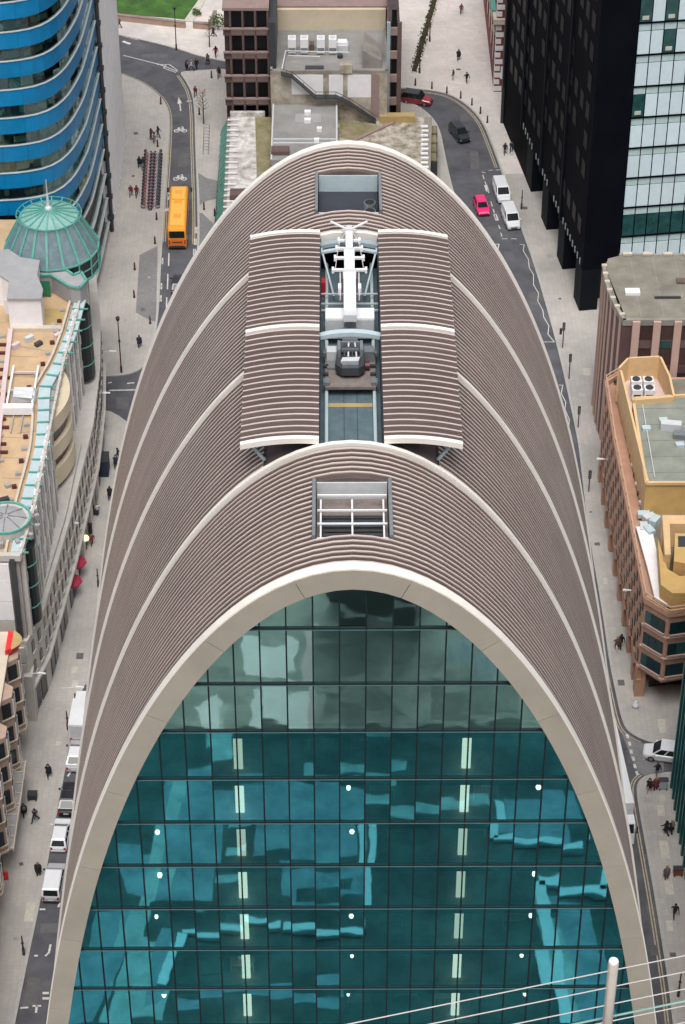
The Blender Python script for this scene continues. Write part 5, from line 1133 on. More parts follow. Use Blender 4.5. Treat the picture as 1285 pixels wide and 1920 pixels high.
# canted south corner: three rows of windows
for f in range(3):
    z0 = 5.0 + f * 2.85
    for ln, cuts_ in (((FS[0], FS[1]), (.1, .36, .62, .9)), ((FS[1], FS[2]), (.12, .5, .9)), ((FS[2], FS[3]), tuple(.02 + .05 * i for i in range(19)))):
        for a, b in zip(cuts_, cuts_[1:]):
            p, q = along(*ln, a, b - .015); mm = MB(); vpanel(mm, p, q, z0, z0 + 1.5, .1, out=-.02 + .04); mm.build('window', 'teal_dark' if random.random() < .6 else 'glass_green', pb)
        p, q = along(*ln, cuts_[0], cuts_[-1]); mm = MB(); vpanel(mm, p, q, z0 - .2, z0 - .03, .1, out=.12); mm.build('window_sill', 'pink_pier', pb)
    mm = MB()
    for a, b in zip(FS, FS[1:]): vpanel(mm, a, b, z0 - .55, z0 - .35, .1, out=.06)
    mm.build('brick_course', 'pink_pier', pb)
a = at_len(FW[1:], lw - .6); MB().box(31.5, 32.5, 184.1, 185.4, 0, 4.0).build('corner_pier', 'brick_peach', pb); MB().box(36.4, 37.4, 182.6, 184.4, 0, 4.0).build('corner_pier', 'brick_peach', pb)
# penthouse and roof plant
ZPH = 17.6
e = [G(*q, ZPH) for q in ((1187, 748), (1285, 742), (1330, 742), (1330, 908), (1285, 906), (1212, 906))]
MB().prism(e, ZF - .55, ZPH - .3).build('penthouse_wall', 'yellow_render', pb)
cx = sum(p[0] for p in e) / 6; cy = sum(p[1] for p in e) / 6
MB().prism([(cx + (p[0] - cx) * .985, cy + (p[1] - cy) * .985) for p in e], ZPH - .3, ZPH - .1).build('penthouse_roof', 'green_felt', pb)
for a, b in zip(e, e[1:] + e[:1]): MB().bar((*a, ZPH), (*b, ZPH), .3, .35).build('penthouse_coping', 'yellow_pale', pb)
e2 = [G(*q, ZPH + .6) for q in ((1163, 690), (1180, 672), (1237, 669), (1254, 705), (1262, 742), (1187, 748))]
for a, b in zip(e2[:-1], e2[1:-1] + [e2[-1]]): mm = MB(); vpanel(mm, a, b, ZF - .5, ZPH + .6, .25, out=.0); mm.build('screen_wall', 'yellow_pale', pb)
mm = MB(); vpanel(mm, e2[0], G(1212, 906, ZPH), ZF - .5, ZPH + .3, .25); mm.build('screen_wall', 'yellow_pale', pb)
MB().prism([(p[0], p[1] + .0) for p in e2], ZF - .5, ZF + 1.2).build('plant_floor', 'pink_pale', pb)
for i, (u, v) in enumerate(((1191, 722), (1214, 722), (1193, 738), (1216, 738))):
    p = G(u, v + 12, ZF + 1.2); un = MB().cbox((*p, ZF + 1.2), 1.15, 1.1, 1.7).build('air_handling_unit', 'white_paint', pb); MB().tube((p[0], p[1], ZF + 2.9), (p[0], p[1], ZF + 3.0), .45, n=12).build('fan', 'dark_grey', un); MB().cbox((p[0], p[1] - .53, ZF + 1.6), .8, .1, .7).build('grille', 'dark_grey', un)
for u, v in ((1212, 804), (1244, 789), (1275, 835)): p = G(u, v, ZPH); MB().cbox((*p, ZPH - .1), .9, .7, .35, .1).build('rooflight', 'pale_blue_glazing', pb)
p = G(1258, 803, ZPH); MB().cbox((*p, ZPH - .1), 2.2, .9, .9, -.15).build('roof_duct', 'light_grey_paint', pb); p = G(1275, 818, ZPH); MB().cbox((*p, ZPH - .1), 1.4, 1.0, .6, -.15).build('roof_duct', 'mid_grey', pb)
for i in range(14): p = G(1152 + i * 3.6, 716 + i * 17.5, ZF - .5); MB().cbox((p[0] + .2, p[1], ZF - .55), .5, .4, .3).build('roof_vent', 'light_grey_paint' if i % 2 else 'dark_grey', pb)
w_ = [G(*q, ZF) for q in ((1193, 985), (1222, 985), (1236, 1050), (1247, 1096), (1290, 1110), (1290, 1136), (1250, 1130), (1228, 1118), (1214, 1060))]
MB().prism(w_, ZF - .5, ZF - .15).build('white_roof_strip', 'white_stone', pb)
for i in range(5): p = G(1208 + (i % 3) * 10, 958 + i * 8, ZF + .2); MB().cbox((*p, ZF - .5), 1.3, .8, .5 + .2 * (i % 3), .5 * i).build('roof_sheeting', 'light_grey_paint' if i % 2 else 'pale_blue_glazing', pb)
t_ = [G(*q, 16.2) for q in ((1232, 1010), (1246, 1002), (1256, 1066), (1300, 1078), (1300, 1105), (1256, 1098), (1238, 1080))]
MB().prism([G(*q, 15.9) for q in ((1234, 1004), (1252, 1062), (1275, 1076), (1300, 1074), (1300, 1108), (1262, 1108), (1240, 1092))], ZF - .5, 15.6).build('light_well', 'yellow_render', pb)
ww = [G(*q, 16.6) for q in ((1242, 966), (1300, 966), (1300, 982), (1256, 982), (1258, 1040), (1247, 1040))]
MB().prism(ww, ZF - .5, 16.6).build('well_wall', 'yellow_pale', pb)
tt = [G(*q, 16.8) for q in ((1266, 1000), (1300, 1000), (1300, 1060), (1264, 1052))]
MB().prism(tt, ZF - .5, 16.8).build('stair_turret', 'yellow_render', pb); MB().prism([G(*q, 16.9) for q in ((1272, 1005), (1300, 1005), (1300, 1024), (1272, 1024))], 16.8, 16.9).build('turret_hatch', 'dark_grey', pb)

for i in range(7): MB().box(35.0 + i * 2.6, 35.08 + i * 2.6, 225.9, 238.8, 19.97, 19.995).build('roof_seam', 'concrete', sb)
for k in range(5):
    a, b = G(1190 + k * 5, 765 + k * 30, ZPH), G(1330, 763 + k * 30, ZPH); MB().bar((*a, ZPH - .09), (*b, ZPH - .09), .07, .03).build('roof_seam', 'roof_felt', pb)
MB().tube((*G(1205, 760, ZPH), ZPH + .05), (*G(1228, 895, ZPH), ZPH + .05), .06, n=6).build('roof_pipe', 'light_grey_paint', pb)
for k in range(6): a, b = rpx(525, 45 + k * 15), rpx(722, 45 + k * 15); MB().bar((a[0], a[1], ZC - .195), (b[0], b[1], ZC - .195), .06, .02).build('roof_seam', 'concrete', bb)
for k in range(5): a, b = G(24 + k * 2, 640 + k * 55, ZRF), G(84 - k * 4, 650 + k * 50, ZRF); MB().bar((*a, ZRF - .52), (*b, ZRF - .52), .05, .05).build('roof_pipe', 'lead_roof', gb)
for k in range(7): a, b = G(16 - k * 2, 660 + k * 38, ZRF), G(72 - k * 4, 662 + k * 38, ZRF); MB().bar((*a, ZRF - .545), (*b, ZRF - .545), .05, .02).build('deck_joint', 'brown_deck', gb)

# ================================================================== TEAL TOWER CORNER (lower right)
tl = thing('teal_glass_building', 'dark teal glazed building with upright fins at the right edge', 'building', (40, 160, 0))
MB().prism([(34.6, 171.0), (34.6, 120), (70, 120), (70, 171.0)], 0, 42).build('wall', 'teal_dark', tl)
for i in range(30):
    y = 170.9 - i * 1.55
    MB().prism([(34.6, y), (33.75 , y - .12), (33.75, y - .42), (34.6, y - .5)], 0.0, 42).build('fin', 'teal_wall', tl)
    for f in range(10): MB().box(34.5, 34.58, y - 1.5, y - .55, 1.2 + f * 4, 4.6 + f * 4).build('window', 'teal_window' if False else 'dark_window', tl)
for f in range(11): MB().box(34.2, 34.62, 122, 171.0, .7 + f * 4, 1.1 + f * 4).build('floor_band', 'teal_wall', tl)

# ================================================================== LAWN, PLANTERS, TREES (top of the picture)
struct('lawn', MB().prism([G(*q) for q in ((205, 24), (225, 27), (310, 33), (348, 37), (372, 0), (392, -40), (200, -40))], -0.05, 0.10), 'grass')
struct('stone_path', MB().prism([G(*q) for q in ((345, 40), (362, 42), (384, 4), (402, -40), (392, -40), (373, 0))], -0.05, 0.13), 'pale_slab')
def low_wall(px, h, t, m, label):
    P = [G(*q) for q in px]; mb = MB()
    for a, b in zip(P, P[1:]): mb.bar((*a, h / 2), (*b, h / 2), t, h)
    w_ = thing('low_brick_wall', label, 'wall', (*P[0], 0)); mb.build('brickwork', m, w_); mb = MB()
    for a, b in zip(P, P[1:]): mb.bar((*a, h + .06), (*b, h + .06), t + .12, .12)
    mb.build('coping', 'brown_concrete_pale', w_)
low_wall([(205, 36), (226, 38), (348, 52)], 0.9, .5, 'brick_tan', 'long low brick wall along the front of the lawn')
low_wall([(363, 52), (396, 55), (404, 30)], 0.9, .5, 'brick_tan', 'short low brick wall turning the corner by the stone path')
def leaf_blob(name, label, c, r_, h, n=260, m='leaf', cat='shrub'):
    t = thing(name, label, cat, c); mb = MB(); random.seed(int(abs(c[0] * 31 + c[1] * 7)))
    for _ in range(n):
        a = random.uniform(0, 6.28); e = math.acos(random.uniform(-.2, 1)); rr = random.uniform(.5, 1) ; x, y, z = rr * r_ * math.sin(e) * math.cos(a), rr * r_ * math.sin(e) * math.sin(a), .25 * h + rr * h * .75 * math.cos(e)
        u = Vector((random.gauss(0, 1), random.gauss(0, 1), random.gauss(0, 1))).normalized(); v_ = u.orthogonal().normalized(); s_ = random.uniform(.1, .22); p = Vector((x, y, max(.1, z)))
        mb.add([p - u * s_, p + v_ * s_ * .6, p + u * s_, p - v_ * s_ * .6], [(0, 1, 2, 3)])
    obj('crown', mb.mesh('crown', m), t); mb = MB().tube((0, 0, 0), (0, 0, h * .6), .09, .04, 6); obj('trunk', mb.mesh('trunk', 'bark'), t)
leaf_blob('shrub', 'green leafy shrub beside the brown concrete block', (*G(409, 52), 0), 1.5, 2.6)
leaf_blob('shrub', 'small yellowish shrub beside the stone path', (*G(369, 28), 0), .8, 1.2, 120)
def bare_tree(label, c, h, n=7, spread=1.6):
    t = thing('bare_tree', label, 'tree', c); random.seed(int(abs(c[0] * 13 + c[1])))
    mb = MB().tube((0, 0, 0), (0.05, 0, h * .55), .11, .07, 7); mb.tube((.05, 0, h * .55), (0, .1, h), .07, .015, 5); obj('trunk', mb.mesh('trunk', 'bark'), t); mb = MB()
    for i in range(n * 3):
        z0 = h * random.uniform(.35, .9); a = random.uniform(0, 6.28); l_ = spread * random.uniform(.5, 1) * (1.15 - z0 / h * .6); e = Vector((math.cos(a) * l_, math.sin(a) * l_, z0 + l_ * .55)); b = Vector((0.03, 0, z0))
        mb.tube(b, e, .035, .01, 4)
        for k in range(4):
            p = b.lerp(e, random.uniform(.35, .95)); d = Vector((random.gauss(0, 1), random.gauss(0, 1), random.uniform(.2, 1))).normalized() * random.uniform(.3, .7); mb.tube(p, p + d, .014, .006, 3)
    obj('crown', mb.mesh('crown', 'bark'), t)
bare_tree('slim bare tree on the pavement beside the cycle stands', (*G(382, 232), 0), 5.5)
bare_tree('slim bare tree near the lawn wall', (*G(393, 88), 0), 4.6, 5, 1.2)
# long planter in the square
P = [G(*q) for q in ((770, 138), (783, 138), (822, 0), (834, -50), (820, -50), (810, 0))]
plt = thing('long_planter', 'long narrow planted bed with a white kerb in the pale square', 'planter', (*P[0], 0))
MB().prism(P, -.1, .35).build('kerb', 'white_stone', plt)
cx = [((P[0][0] + P[1][0]) / 2, P[0][1]), ((P[5][0] + P[2][0]) / 2, P[5][1]), ((P[4][0] + P[3][0]) / 2, P[4][1])]
mb = MB(); random.seed(3); soil = MB()
for a, b in zip(cx, cx[1:]): soil.bar((*a, .37), (*b, .37), .75, .06)
soil.build('soil', 'planting', plt)
for _ in range(1500):
    t = random.random(); a, b = (cx[0], cx[1]) if random.random() < .7 else (cx[1], cx[2]); p = Vector((lerp(a[0], b[0], t) + random.gauss(0, .28), lerp(a[1], b[1], t) + random.gauss(0, .2), random.uniform(.42, .9)))
    u = Vector((random.gauss(0, 1), random.gauss(0, 1), random.gauss(0, 1))).normalized(); v_ = u.orthogonal(); s_ = random.uniform(.08, .2); mb.add([p - u * s_, p + v_ * s_ * .6, p + u * s_, p - v_ * s_ * .6], [(0, 1, 2, 3)])
pp = mb.build('planting', 'planting', plt); pp['kind'] = 'stuff'
mb = MB(); a, b = G(838, 150), G(841, -40); mb.bar((*a, .004), (*b, .004), .18, .012); struct('drain_channel', mb, 'pink_pale')

# ================================================================== STREET FURNITURE
bol = thing('bollard', '', 'bollard', (0, 0, 0), 'maroon bollards round the corner')
obj('shaft', MB().lathe([(.10, 0), (.10, .75), (.07, .8), (.09, .86), (.09, .95), (.03, 1.05)], n=8).mesh('shaft', 'maroon_metal', True), bol); obj('base', MB().lathe([(.14, 0), (.14, .15), (.11, .2)], n=8).mesh('base', 'maroon_metal'), bol)
BL = [(779, 160), (810, 166), (838, 175), (864, 184), (885, 197), (901, 213), (914, 230)]
nm = ['leftmost', 'second', 'third', 'fourth', 'fifth', 'sixth', 'lowest']
for i, q in enumerate(BL): place(bol, USED, (*G(*q), 0), 0, 'maroon bollard by the upper right bend, %s of seven in the curved row' % nm[i], 'maroon bollards round the corner', 1.15)
BL2 = [((253, 506), 'beside the top end of the grey setts'), ((252, 558), 'at the lower left of the grey setts'), ((282, 607), 'at the foot of the grey setts'), ((291, 457), 'near the rear of the orange bus'), ((294, 412), 'below the hire bicycle docks'), ((383, 393), 'left of a pair near the curved roof edge'), ((403, 405), 'right of a pair near the curved roof edge'), ((296, 275), 'above the hire bicycle docks'), ((302, 195), 'on the left pavement where the road bends'), ((374, 215), 'near the bare tree and cycle stands'), ((753, 188), 'on the kerb by the red taxi'), ((397, 146), 'near the walkers by the concrete block')]
for q, tx in BL2: place(bol, USED, (*G(*q), 0), 0, 'maroon bollard ' + tx, 'maroon bollards', 1.15)
def lamp_post(name, label, q, h, m='maroon_metal', head=True, arm=0.0):
    t = thing(name, label, 'lamp post', (*G(*q), 0)); obj('pole', MB().lathe([(.14, 0), (.14, .9), (.085, 1.0), (.06, h)], n=8).mesh('pole', m), t)
    if head: obj('lantern', MB().lathe([(.05, h), (.22, h + .25), (.26, h + .6), (.10, h + .75)], n=8).mesh('lantern', m), t)
    obj('collar', MB().lathe([(.13, h * .6), (.16, h * .62), (.13, h * .64)], n=8).mesh('collar', m), t)
lamp_post('lamp_post', 'tall maroon lamp post on the pavement left of the arched building', (228, 698), 7.6)
lamp_post('lamp_post', 'tall dark lamp post beside the lawn wall', (331, 93), 6.5, 'dark_grey')
lamp_post('lamp_post', 'slim lamp post beside the parked white vans', (978, 392), 3.0, 'dark_grey', False)
lamp_post('lamp_post', 'slim maroon post in the lower left street by the kerb', (128, 1368), 2.6, 'dark_grey', False)
lamp_post('lamp_post', 'short dark post at the lower left corner pavement', (45, 1790), 2.6, 'dark_grey', False)
lamp_post('lamp_post', 'slim dark post between arched building and granite block', (185, 1100), 2.6, 'dark_grey', False)
lamp_post('lamp_post', 'slim dark post on the lower right pavement behind the wires', (1272, 1868), 3.2, 'dark_grey', False)
lamp_post('lamp_post', 'tall dark post standing in the long planter', (787, 137), 6.0, 'dark_grey', False)
lamp_post('lamp_post', 'slim dark post higher up along the long planter', (806, 78), 4.0, 'maroon_metal', False)
def signal(label, q, h, two=True):
    t = thing('traffic_signal', label, 'traffic light', (*G(*q), 0)); obj('pole', MB().tube((0, 0, 0), (0, 0, h), .07, n=7).mesh('pole', 'maroon_metal'), t)
    obj('signal_head', MB().box(-.17, .17, -.14, .14, h - .3, h + .75).mesh('signal_head', 'black_sign'), t)
    for i in range(3): obj('lens', MB().tube((0, -.14, h - .1 + i * .32), (0, -.17, h - .1 + i * .32), .1, n=8).mesh('lens', 'mid_grey'), t)
    if two: obj('signal_head', MB().box(-.5, -.2, -.14, .14, h - .9, h - .1).mesh('signal_head', 'black_sign'), t)
signal('dark traffic light with two heads at the end of the upper zigzag', (1055, 652), 3.0)
signal('dark traffic light below the two-headed one on the right pavement', (1067, 710), 2.9, False)
signal('dark traffic light beside the lower zigzag marking', (1084, 801), 2.3, False)
signal('dark traffic light beside the peach brick block', (1104, 922), 2.3, False)
def wall_lamp(label, q, z, s):
    x, y = G(*q, z); t = thing('wall_lamp', label, 'lamp', (x, y, z)); obj('head', MB().loft([[(-.45, -.12, 0), (.45, -.09, 0), (.45, .09, 0), (-.45, .12, 0)], [(-.4, -.1, .16), (.4, -.06, .1), (.4, .06, .1), (-.4, .1, .16)]]).mesh('head', 'white_paint'), t)
    obj('arm', MB().tube((s * .3, 0, .05), (s * 1.9, 0, -.1), .05, n=6).mesh('arm', 'light_grey_paint'), t)
for q, z, s, tx in [((212, 659), 7, -1, 'near the granite block opposite the side road'), ((200, 737), 7, -1, 'on the granite wall above the side road'), ((140, 981), 8, -1, 'on the granite wall above the shop canopy'), ((78, 1263), 7, -1, 'on the granite block near its front corner'), ((1137, 693), 8, 1, 'on the striped maroon block'), ((1126, 861), 8, 1, 'on the upper end of the peach brick wall'), ((1176, 1107), 8, 1, 'on the lower end of the peach brick wall'), ((150, 1289), 6, -1, 'over the parked white lorry')]: wall_lamp('white street lamp arm ' + tx, q, z, s)
# hire bicycles and their docks
def bicycle(col):
    t = thing('hire_bicycle', '', 'bicycle')
    for y in (-.52, .52):
        mb = MB(); n = 10; ring = []
        for i in range(n): a = 2 * math.pi * i / n; c_, s_ = math.cos(a), math.sin(a); ring.append([(-.03, y + .33 * c_, .33 + .33 * s_), (.03, y + .33 * c_, .33 + .33 * s_), (.03, y + .26 * c_, .33 + .26 * s_), (-.03, y + .26 * c_, .33 + .26 * s_)])
        mb.loft(ring + [ring[0]], caps=False); obj('wheel', mb.mesh('wheel', 'rubber'), t)
    mb = MB(); J = {'r': (0, -.52, .33), 's': (0, -.22, .85), 'b': (0, -.05, .32), 'h': (0, .42, .95), 'f': (0, .52, .33)}
    for a, b in ('rb', 'rs', 'sb', 'bh', 'hf'): mb.tube(J[a], J[b], .035, n=5)
    obj('frame', mb.mesh('frame', col), t); obj('saddle', MB().box(-.09, .09, -.36, -.1, .88, .95).mesh('saddle', 'rubber'), t); obj('handlebar', MB().tube((-.28, .42, 1.05), (.28, .42, 1.05), .025, n=5).mesh('handlebar', 'dark_grey'), t)
    obj('mudguard', MB().box(-.07, .07, -.95, -.25, .68, .72).mesh('mudguard', col), t); obj('basket', MB().box(-.2, .2, .5, .75, .8, 1.05).mesh('basket', 'dark_grey'), t); return t
bk = [bicycle('bike_red'), bicycle('bike_blue')]
for c_, col in ((0, 'red'), (1, 'navy blue')):
    for i in range(17):
        u, v = (281 if c_ == 0 else 295) - i * .35, 294 + i * 6.1
        place(bk[c_], USED, (*G(u, v), 0), R(76 if c_ == 0 else -76), '%s hire bicycle, %s from the top in the %s dock row' % (col, ORD[i], 'left' if c_ == 0 else 'right'), '%s hire bicycles in the dock row' % col)
dk = thing('bicycle_dock', '', 'bicycle dock'); obj('post', MB().box(-.09, .09, -.12, .12, 0, .8).mesh('post', 'mid_grey'), dk); obj('foot', MB().box(-.25, .25, -.3, .3, 0, .05).mesh('foot', 'dark_grey'), dk)
for i in range(17): place(dk, USED, (*G(287.5 - i * .35, 295 + i * 6.1), 0.0), 0, 'grey dock post between the hire bicycle rows, %s from the top' % ORD[i], 'hire bicycle docks')
hoop = thing('cycle_stand', '', 'bike rack'); mb = MB()
HP = [(-.4, 0, 0), (-.4, 0, .65), (-.25, 0, .78), (.25, 0, .78), (.4, 0, .65), (.4, 0, 0)]
for a, b in zip(HP, HP[1:]): mb.tube(a, b, .035, n=6)
obj('hoop', mb.mesh('hoop', 'mid_grey'), hoop)
for i in range(9): place(hoop, USED, (*G(388 - i * .2, 242 + i * 6), 0), 0, 'grey steel cycle hoop by the podium, %s from the top of its row' % ORD[i], 'cycle hoops by the podium')
# cafe canopy, parasols, lamp and boards against the granite block
cp = thing('glass_canopy', 'long pale ribbed canopy over the shopfronts of the granite block', 'canopy', (-27, 210, 3.6))
CA = [G(*q, 3.7) for q in ((161, 950), (148, 1010), (132, 1085))]; CB = [(p[0] - 1.1, p[1]) for p in CA]
CAr, CBr = polyline(CA, 1.0), polyline(CB, 1.0); n = min(len(CAr), len(CBr))
for i in range(n - 1): MB().prism([along(CAr[i], CAr[i + 1], .04, .96)[0], along(CAr[i], CAr[i + 1], .04, .96)[1], along(CBr[i], CBr[i + 1], .04, .96)[1], along(CBr[i], CBr[i + 1], .04, .96)[0]], 3.6, 3.7).build('canopy_panel', 'lead_roof', cp)
for i in range(0, n, 4): MB().tube((CAr[i][0] - .3, CAr[i][1], 0), (CAr[i][0] - .3, CAr[i][1], 3.6), .06, n=6).build('post', 'dark_grey', cp)
def parasol(label, q):
    t = thing('parasol', label, 'parasol', (*G(*q), 0)); mb = MB(); n = 8
    for i in range(n): a, b = 2 * math.pi * i / n, 2 * math.pi * (i + 1) / n; mb.add([(0, 0, 2.85), (1.25 * math.cos(a), 1.25 * math.sin(a), 2.25), (1.25 * math.cos(b), 1.25 * math.sin(b), 2.25)], [(0, 1, 2)]); mb.add([(1.25 * math.cos(a), 1.25 * math.sin(a), 2.25), (1.25 * math.cos(b), 1.25 * math.sin(b), 2.25), (1.25 * math.cos(b), 1.25 * math.sin(b), 2.05), (1.25 * math.cos(a), 1.25 * math.sin(a), 2.05)], [(0, 1, 2, 3)])
    obj('canopy', mb.mesh('canopy', 'awning_red'), t); obj('pole', MB().tube((0, 0, 0), (0, 0, 2.85), .04, n=6).mesh('pole', 'dark_grey'), t); obj('base', MB().lathe([(.35, 0), (.35, .1), (.1, .15)], n=10).mesh('base', 'dark_grey'), t)
parasol('dark red parasol below the lower end of the shop canopy', (144, 1082)); parasol('dark red parasol further down past the shop canopy', (136, 1118))
def box_thing(name, label, cat, q, sx, sy, sz, m, rz=0, feet=True):
    t = thing(name, label, cat, (*G(*q), 0), None, rz); obj('panel', MB().box(-sx / 2, sx / 2, -sy / 2, sy / 2, .15 if feet else 0, sz).mesh('panel', m), t); obj('frame', MB().box(-sx / 2 - .05, sx / 2 + .05, -sy / 2 - .04, sy / 2 + .04, sz, sz + .08).mesh('frame', 'dark_grey'), t)
    if feet:
        for s in (-1, 1): obj('foot', MB().box(s * sx * .4 - .05, s * sx * .4 + .05, -sy / 2 - .1, sy / 2 + .1, 0, .15).mesh('foot', 'dark_grey'), t)
box_thing('board_sign', 'black board sign near the shops of the granite block', 'sign', (174, 965), 1.5, .3, 1.1, 'black_sign'); box_thing('board_sign', 'dark board sign above the lit lamp by the shops', 'sign', (164, 1000), 1.2, .3, 1.3, 'black_sign')
box_thing('bench_box', 'small dark box standing on the lower left pavement', 'box', (62, 1497), .9, .7, .7, 'black_sign')
box_thing('information_panel', 'grey information panel on the lower right pavement by the teal fins', 'sign', (1243, 1478), .9, .5, 1.2, 'screen_sign'); box_thing('information_panel', 'small picture panel beside the walker in plum coat', 'sign', (1271, 1640), .9, .5, .9, 'brick_red')
box_thing('kiosk', 'dark navy kiosk with a white lid beside the granite block', 'kiosk', (192, 885), 1.7, 2.0, 2.2, 'cloth_navy', 0, False)
for q, tx in (((176, 915), 'upper'), ((105, 1200), 'lower')): box_thing('dark_gate_pier', '%s dark green pier standing against the granite block' % tx, 'pier', q, .7, .7, 2.8, 'teal_dark', 0, False)
lt = thing('globe_lamp', 'round warm lit lamp outside the shops', 'lamp', (*G(163, 1030), 0)); obj('pole', MB().tube((0, 0, 0), (0, 0, 1.3), .05, n=6).mesh('pole', 'dark_grey'), lt)
obj('globe', MB().lathe([(.05, 1.25), (.32, 1.45), (.36, 1.65), (.25, 1.9), (.05, 1.98)], n=12).mesh('globe', 'lamp_warm', True), lt)
wb = thing('white_sack', 'white rubbish sack by the corner pillar of the peach block', 'sack', (*G(1192, 1326), 0)); obj('sack_body', MB().lathe([(.25, 0), (.38, .2), (.34, .55), (.12, .75), (.16, .85)], n=9).mesh('sack_body', 'white_paint', True), wb); obj('tie', MB().tube((0, 0, .72), (0, 0, .78), .13, n=8).mesh('tie', 'mid_grey'), wb)

# ================================================================== VEHICLES
def wheels(t, L, W, yy, r_, tw=.22):
    for y in yy:
        for s in (-1, 1):
            x = s * (W / 2 - tw / 2 + .01); wv = obj('wheel', MB().tube((-tw / 2, 0, 0), (tw / 2, 0, 0), r_, n=14).mesh('wheel', 'rubber'), t, (x, y, r_))
            obj('rim', MB().tube((s * tw / 2 * .9, 0, 0), (s * tw / 2 * 1.1, 0, 0), r_ * .62, n=10).mesh('rim', 'alloy'), wv)
def facet(t, name, P, m, k=.86, d=.012, parent=None):
    """panel lying just proud of the four-sided face P, shrunk towards its middle"""
    P = [Vector(p) for p in P]; c_ = sum(P, Vector()) / 4; nrm = (P[1] - P[0]).cross(P[3] - P[0]).normalized()
    kx, ky = (k if isinstance(k, tuple) else (k, k)); ex = (P[1] + P[2] - P[0] - P[3]) / 4; ey = (P[2] + P[3] - P[0] - P[1]) / 4
    Q = []
    for p in P:
        r_ = p - c_; Q.append(c_ + r_ * kx + nrm * d) if kx == ky else Q.append(c_ + (r_ - ey * (1 if r_.dot(ey) > 0 else -1)) * kx + ey * (1 if r_.dot(ey) > 0 else -1) * ky + nrm * d)
    mb = MB(); B_ = [q - nrm * (d + .03) for q in Q]; mb.add(Q + B_, [(0, 1, 2, 3), (0, 4, 5, 1), (1, 5, 6, 2), (2, 6, 7, 3), (3, 7, 4, 0)]); return obj(name, mb.mesh(name, m), parent or t)
def car(name, label, cat, loc, rz, L, W, H, col, cab, zs, roof=None, bonnet=.82, group=None):
    """local +Y is the front; cab = (rear base, rear top, front top, front base) along Y"""
    t = thing(name, label, cat, (loc[0], loc[1], ZR), group, rz); h = L / 2; w_ = W / 2; mb = MB()
    st = [(-h, .80, .38, zs * .80), (-h + .12, .93, .26, zs * .94), (-h + .6, 1, .2, zs), (cab[0] if cab[0] > -h + .7 else -h + .9, 1, .2, zs), (0, 1.0, .2, zs), (cab[3], 1, .2, zs * .98), (h - .75, .98, .2, zs * (bonnet + .06)), (h - .15, .90, .26, zs * bonnet), (h, .74, .38, zs * bonnet * .82)]
    st = sorted(st); rings = []
    for y, k, zb, zt in st: x = w_ * k; rings.append([(-x * .92, y, zb), (-x, y, zb + .15), (-x, y, zt - .22), (-x * .965, y, zt - .08), (-x * .86, y, zt), (x * .86, y, zt), (x * .965, y, zt - .08), (x, y, zt - .22), (x, y, zb + .15), (x * .92, y, zb)])
    body = mb.loft(rings); obj('body', mb.mesh('body', col), t)
    bx, tx = w_ * .92, w_ * .74 if H < 1.75 else w_ * .84
    if cab[0] < -h + .35: cab = (-h + .06, *cab[1:])
    z0, z1 = zs - .04, H; B0 = [(-bx, cab[0], z0), (bx, cab[0], z0), (bx, cab[3], z0), (-bx, cab[3], z0)]; T0_ = [(-tx, cab[1], z1), (tx, cab[1], z1), (tx, cab[2], z1), (-tx, cab[2], z1)]
    e_ = .07; mb = MB(); mb.loft([B0, [(x, y, z1 - .08) for x, y, z in [(p[0] * 1.03, lerp(p[1], q[1], .08), 0) for p, q in zip(T0_, B0)]], [(p[0] * .93, p[1] + (.1 if i < 2 else -.12), z1) for i, p in enumerate(T0_)]])
    obj('cabin', mb.mesh('cabin', roof or col), t)
    Tm = [(p[0] * 1.03, lerp(p[1], q[1], .08), z1 - .08) for p, q in zip(T0_, B0)]
    facet(t, 'windscreen', [B0[2], B0[3], Tm[3], Tm[2]], 'car_glass', .88); facet(t, 'rear_window', [B0[0], B0[1], Tm[1], Tm[0]], 'car_glass', .8)
    van = L > 4.7 and H > 1.85
    for s in (0, 1):
        a, b, c_, d_ = ((1, 2, 2, 1) if s else (3, 0, 0, 3)); F = [B0[a], B0[b], Tm[c_], Tm[d_]]
        def sub(t0, t1): 
            p = [Vector(F[0]).lerp(Vector(F[1]), t0), Vector(F[0]).lerp(Vector(F[1]), t1), Vector(F[3]).lerp(Vector(F[2]), t1), Vector(F[3]).lerp(Vector(F[2]), t0)]; return [tuple(q) for q in p]
        rng = ((.02, .35), (.35, .68), (.68, .98)) if not van else ((.66, .98),) 
        if not s: rng = tuple((1 - b_, 1 - a_) for a_, b_ in rng)
        for a_, b_ in rng: facet(t, 'side_window', sub(a_, b_), 'car_glass', .84)
        sx = 1 if s else -1; obj('mirror', MB().box(min(sx * w_, sx * (w_ + .2)), max(sx * w_, sx * (w_ + .2)), cab[3] - .35, cab[3] - .2, zs - .02, zs + .16).mesh('mirror', col if not roof else 'car_black'), t)
        obj('headlight', MB().box(sx * w_ * .62 - .17, sx * w_ * .62 + .17, h - .16, h - .02, zs * bonnet * .62, zs * bonnet * .84).mesh('headlight', 'headlight'), t)
        obj('taillight', MB().box(sx * w_ * .72 - .1, sx * w_ * .72 + .1, -h - .01, -h + .12, zs * .58, zs * .86).mesh('taillight', 'taillight'), t)
    obj('grille', MB().box(-.45, .45, h - .08, h + .012, .42, zs * bonnet * .66).mesh('grille', 'black_sign'), t); obj('number_plate', MB().box(-.26, .26, -h - .02, -h + .06, .5, .62).mesh('number_plate', 'headlight'), t)
    obj('bumper', MB().box(-w_ * .8, w_ * .8, -h - .03, -h + .1, .3, .48).mesh('bumper', 'black_sign' if H > 1.6 else col), t)
    wheels(t, L, W, (-h * .6, h * .62), .33 if H < 1.8 else .36); return t
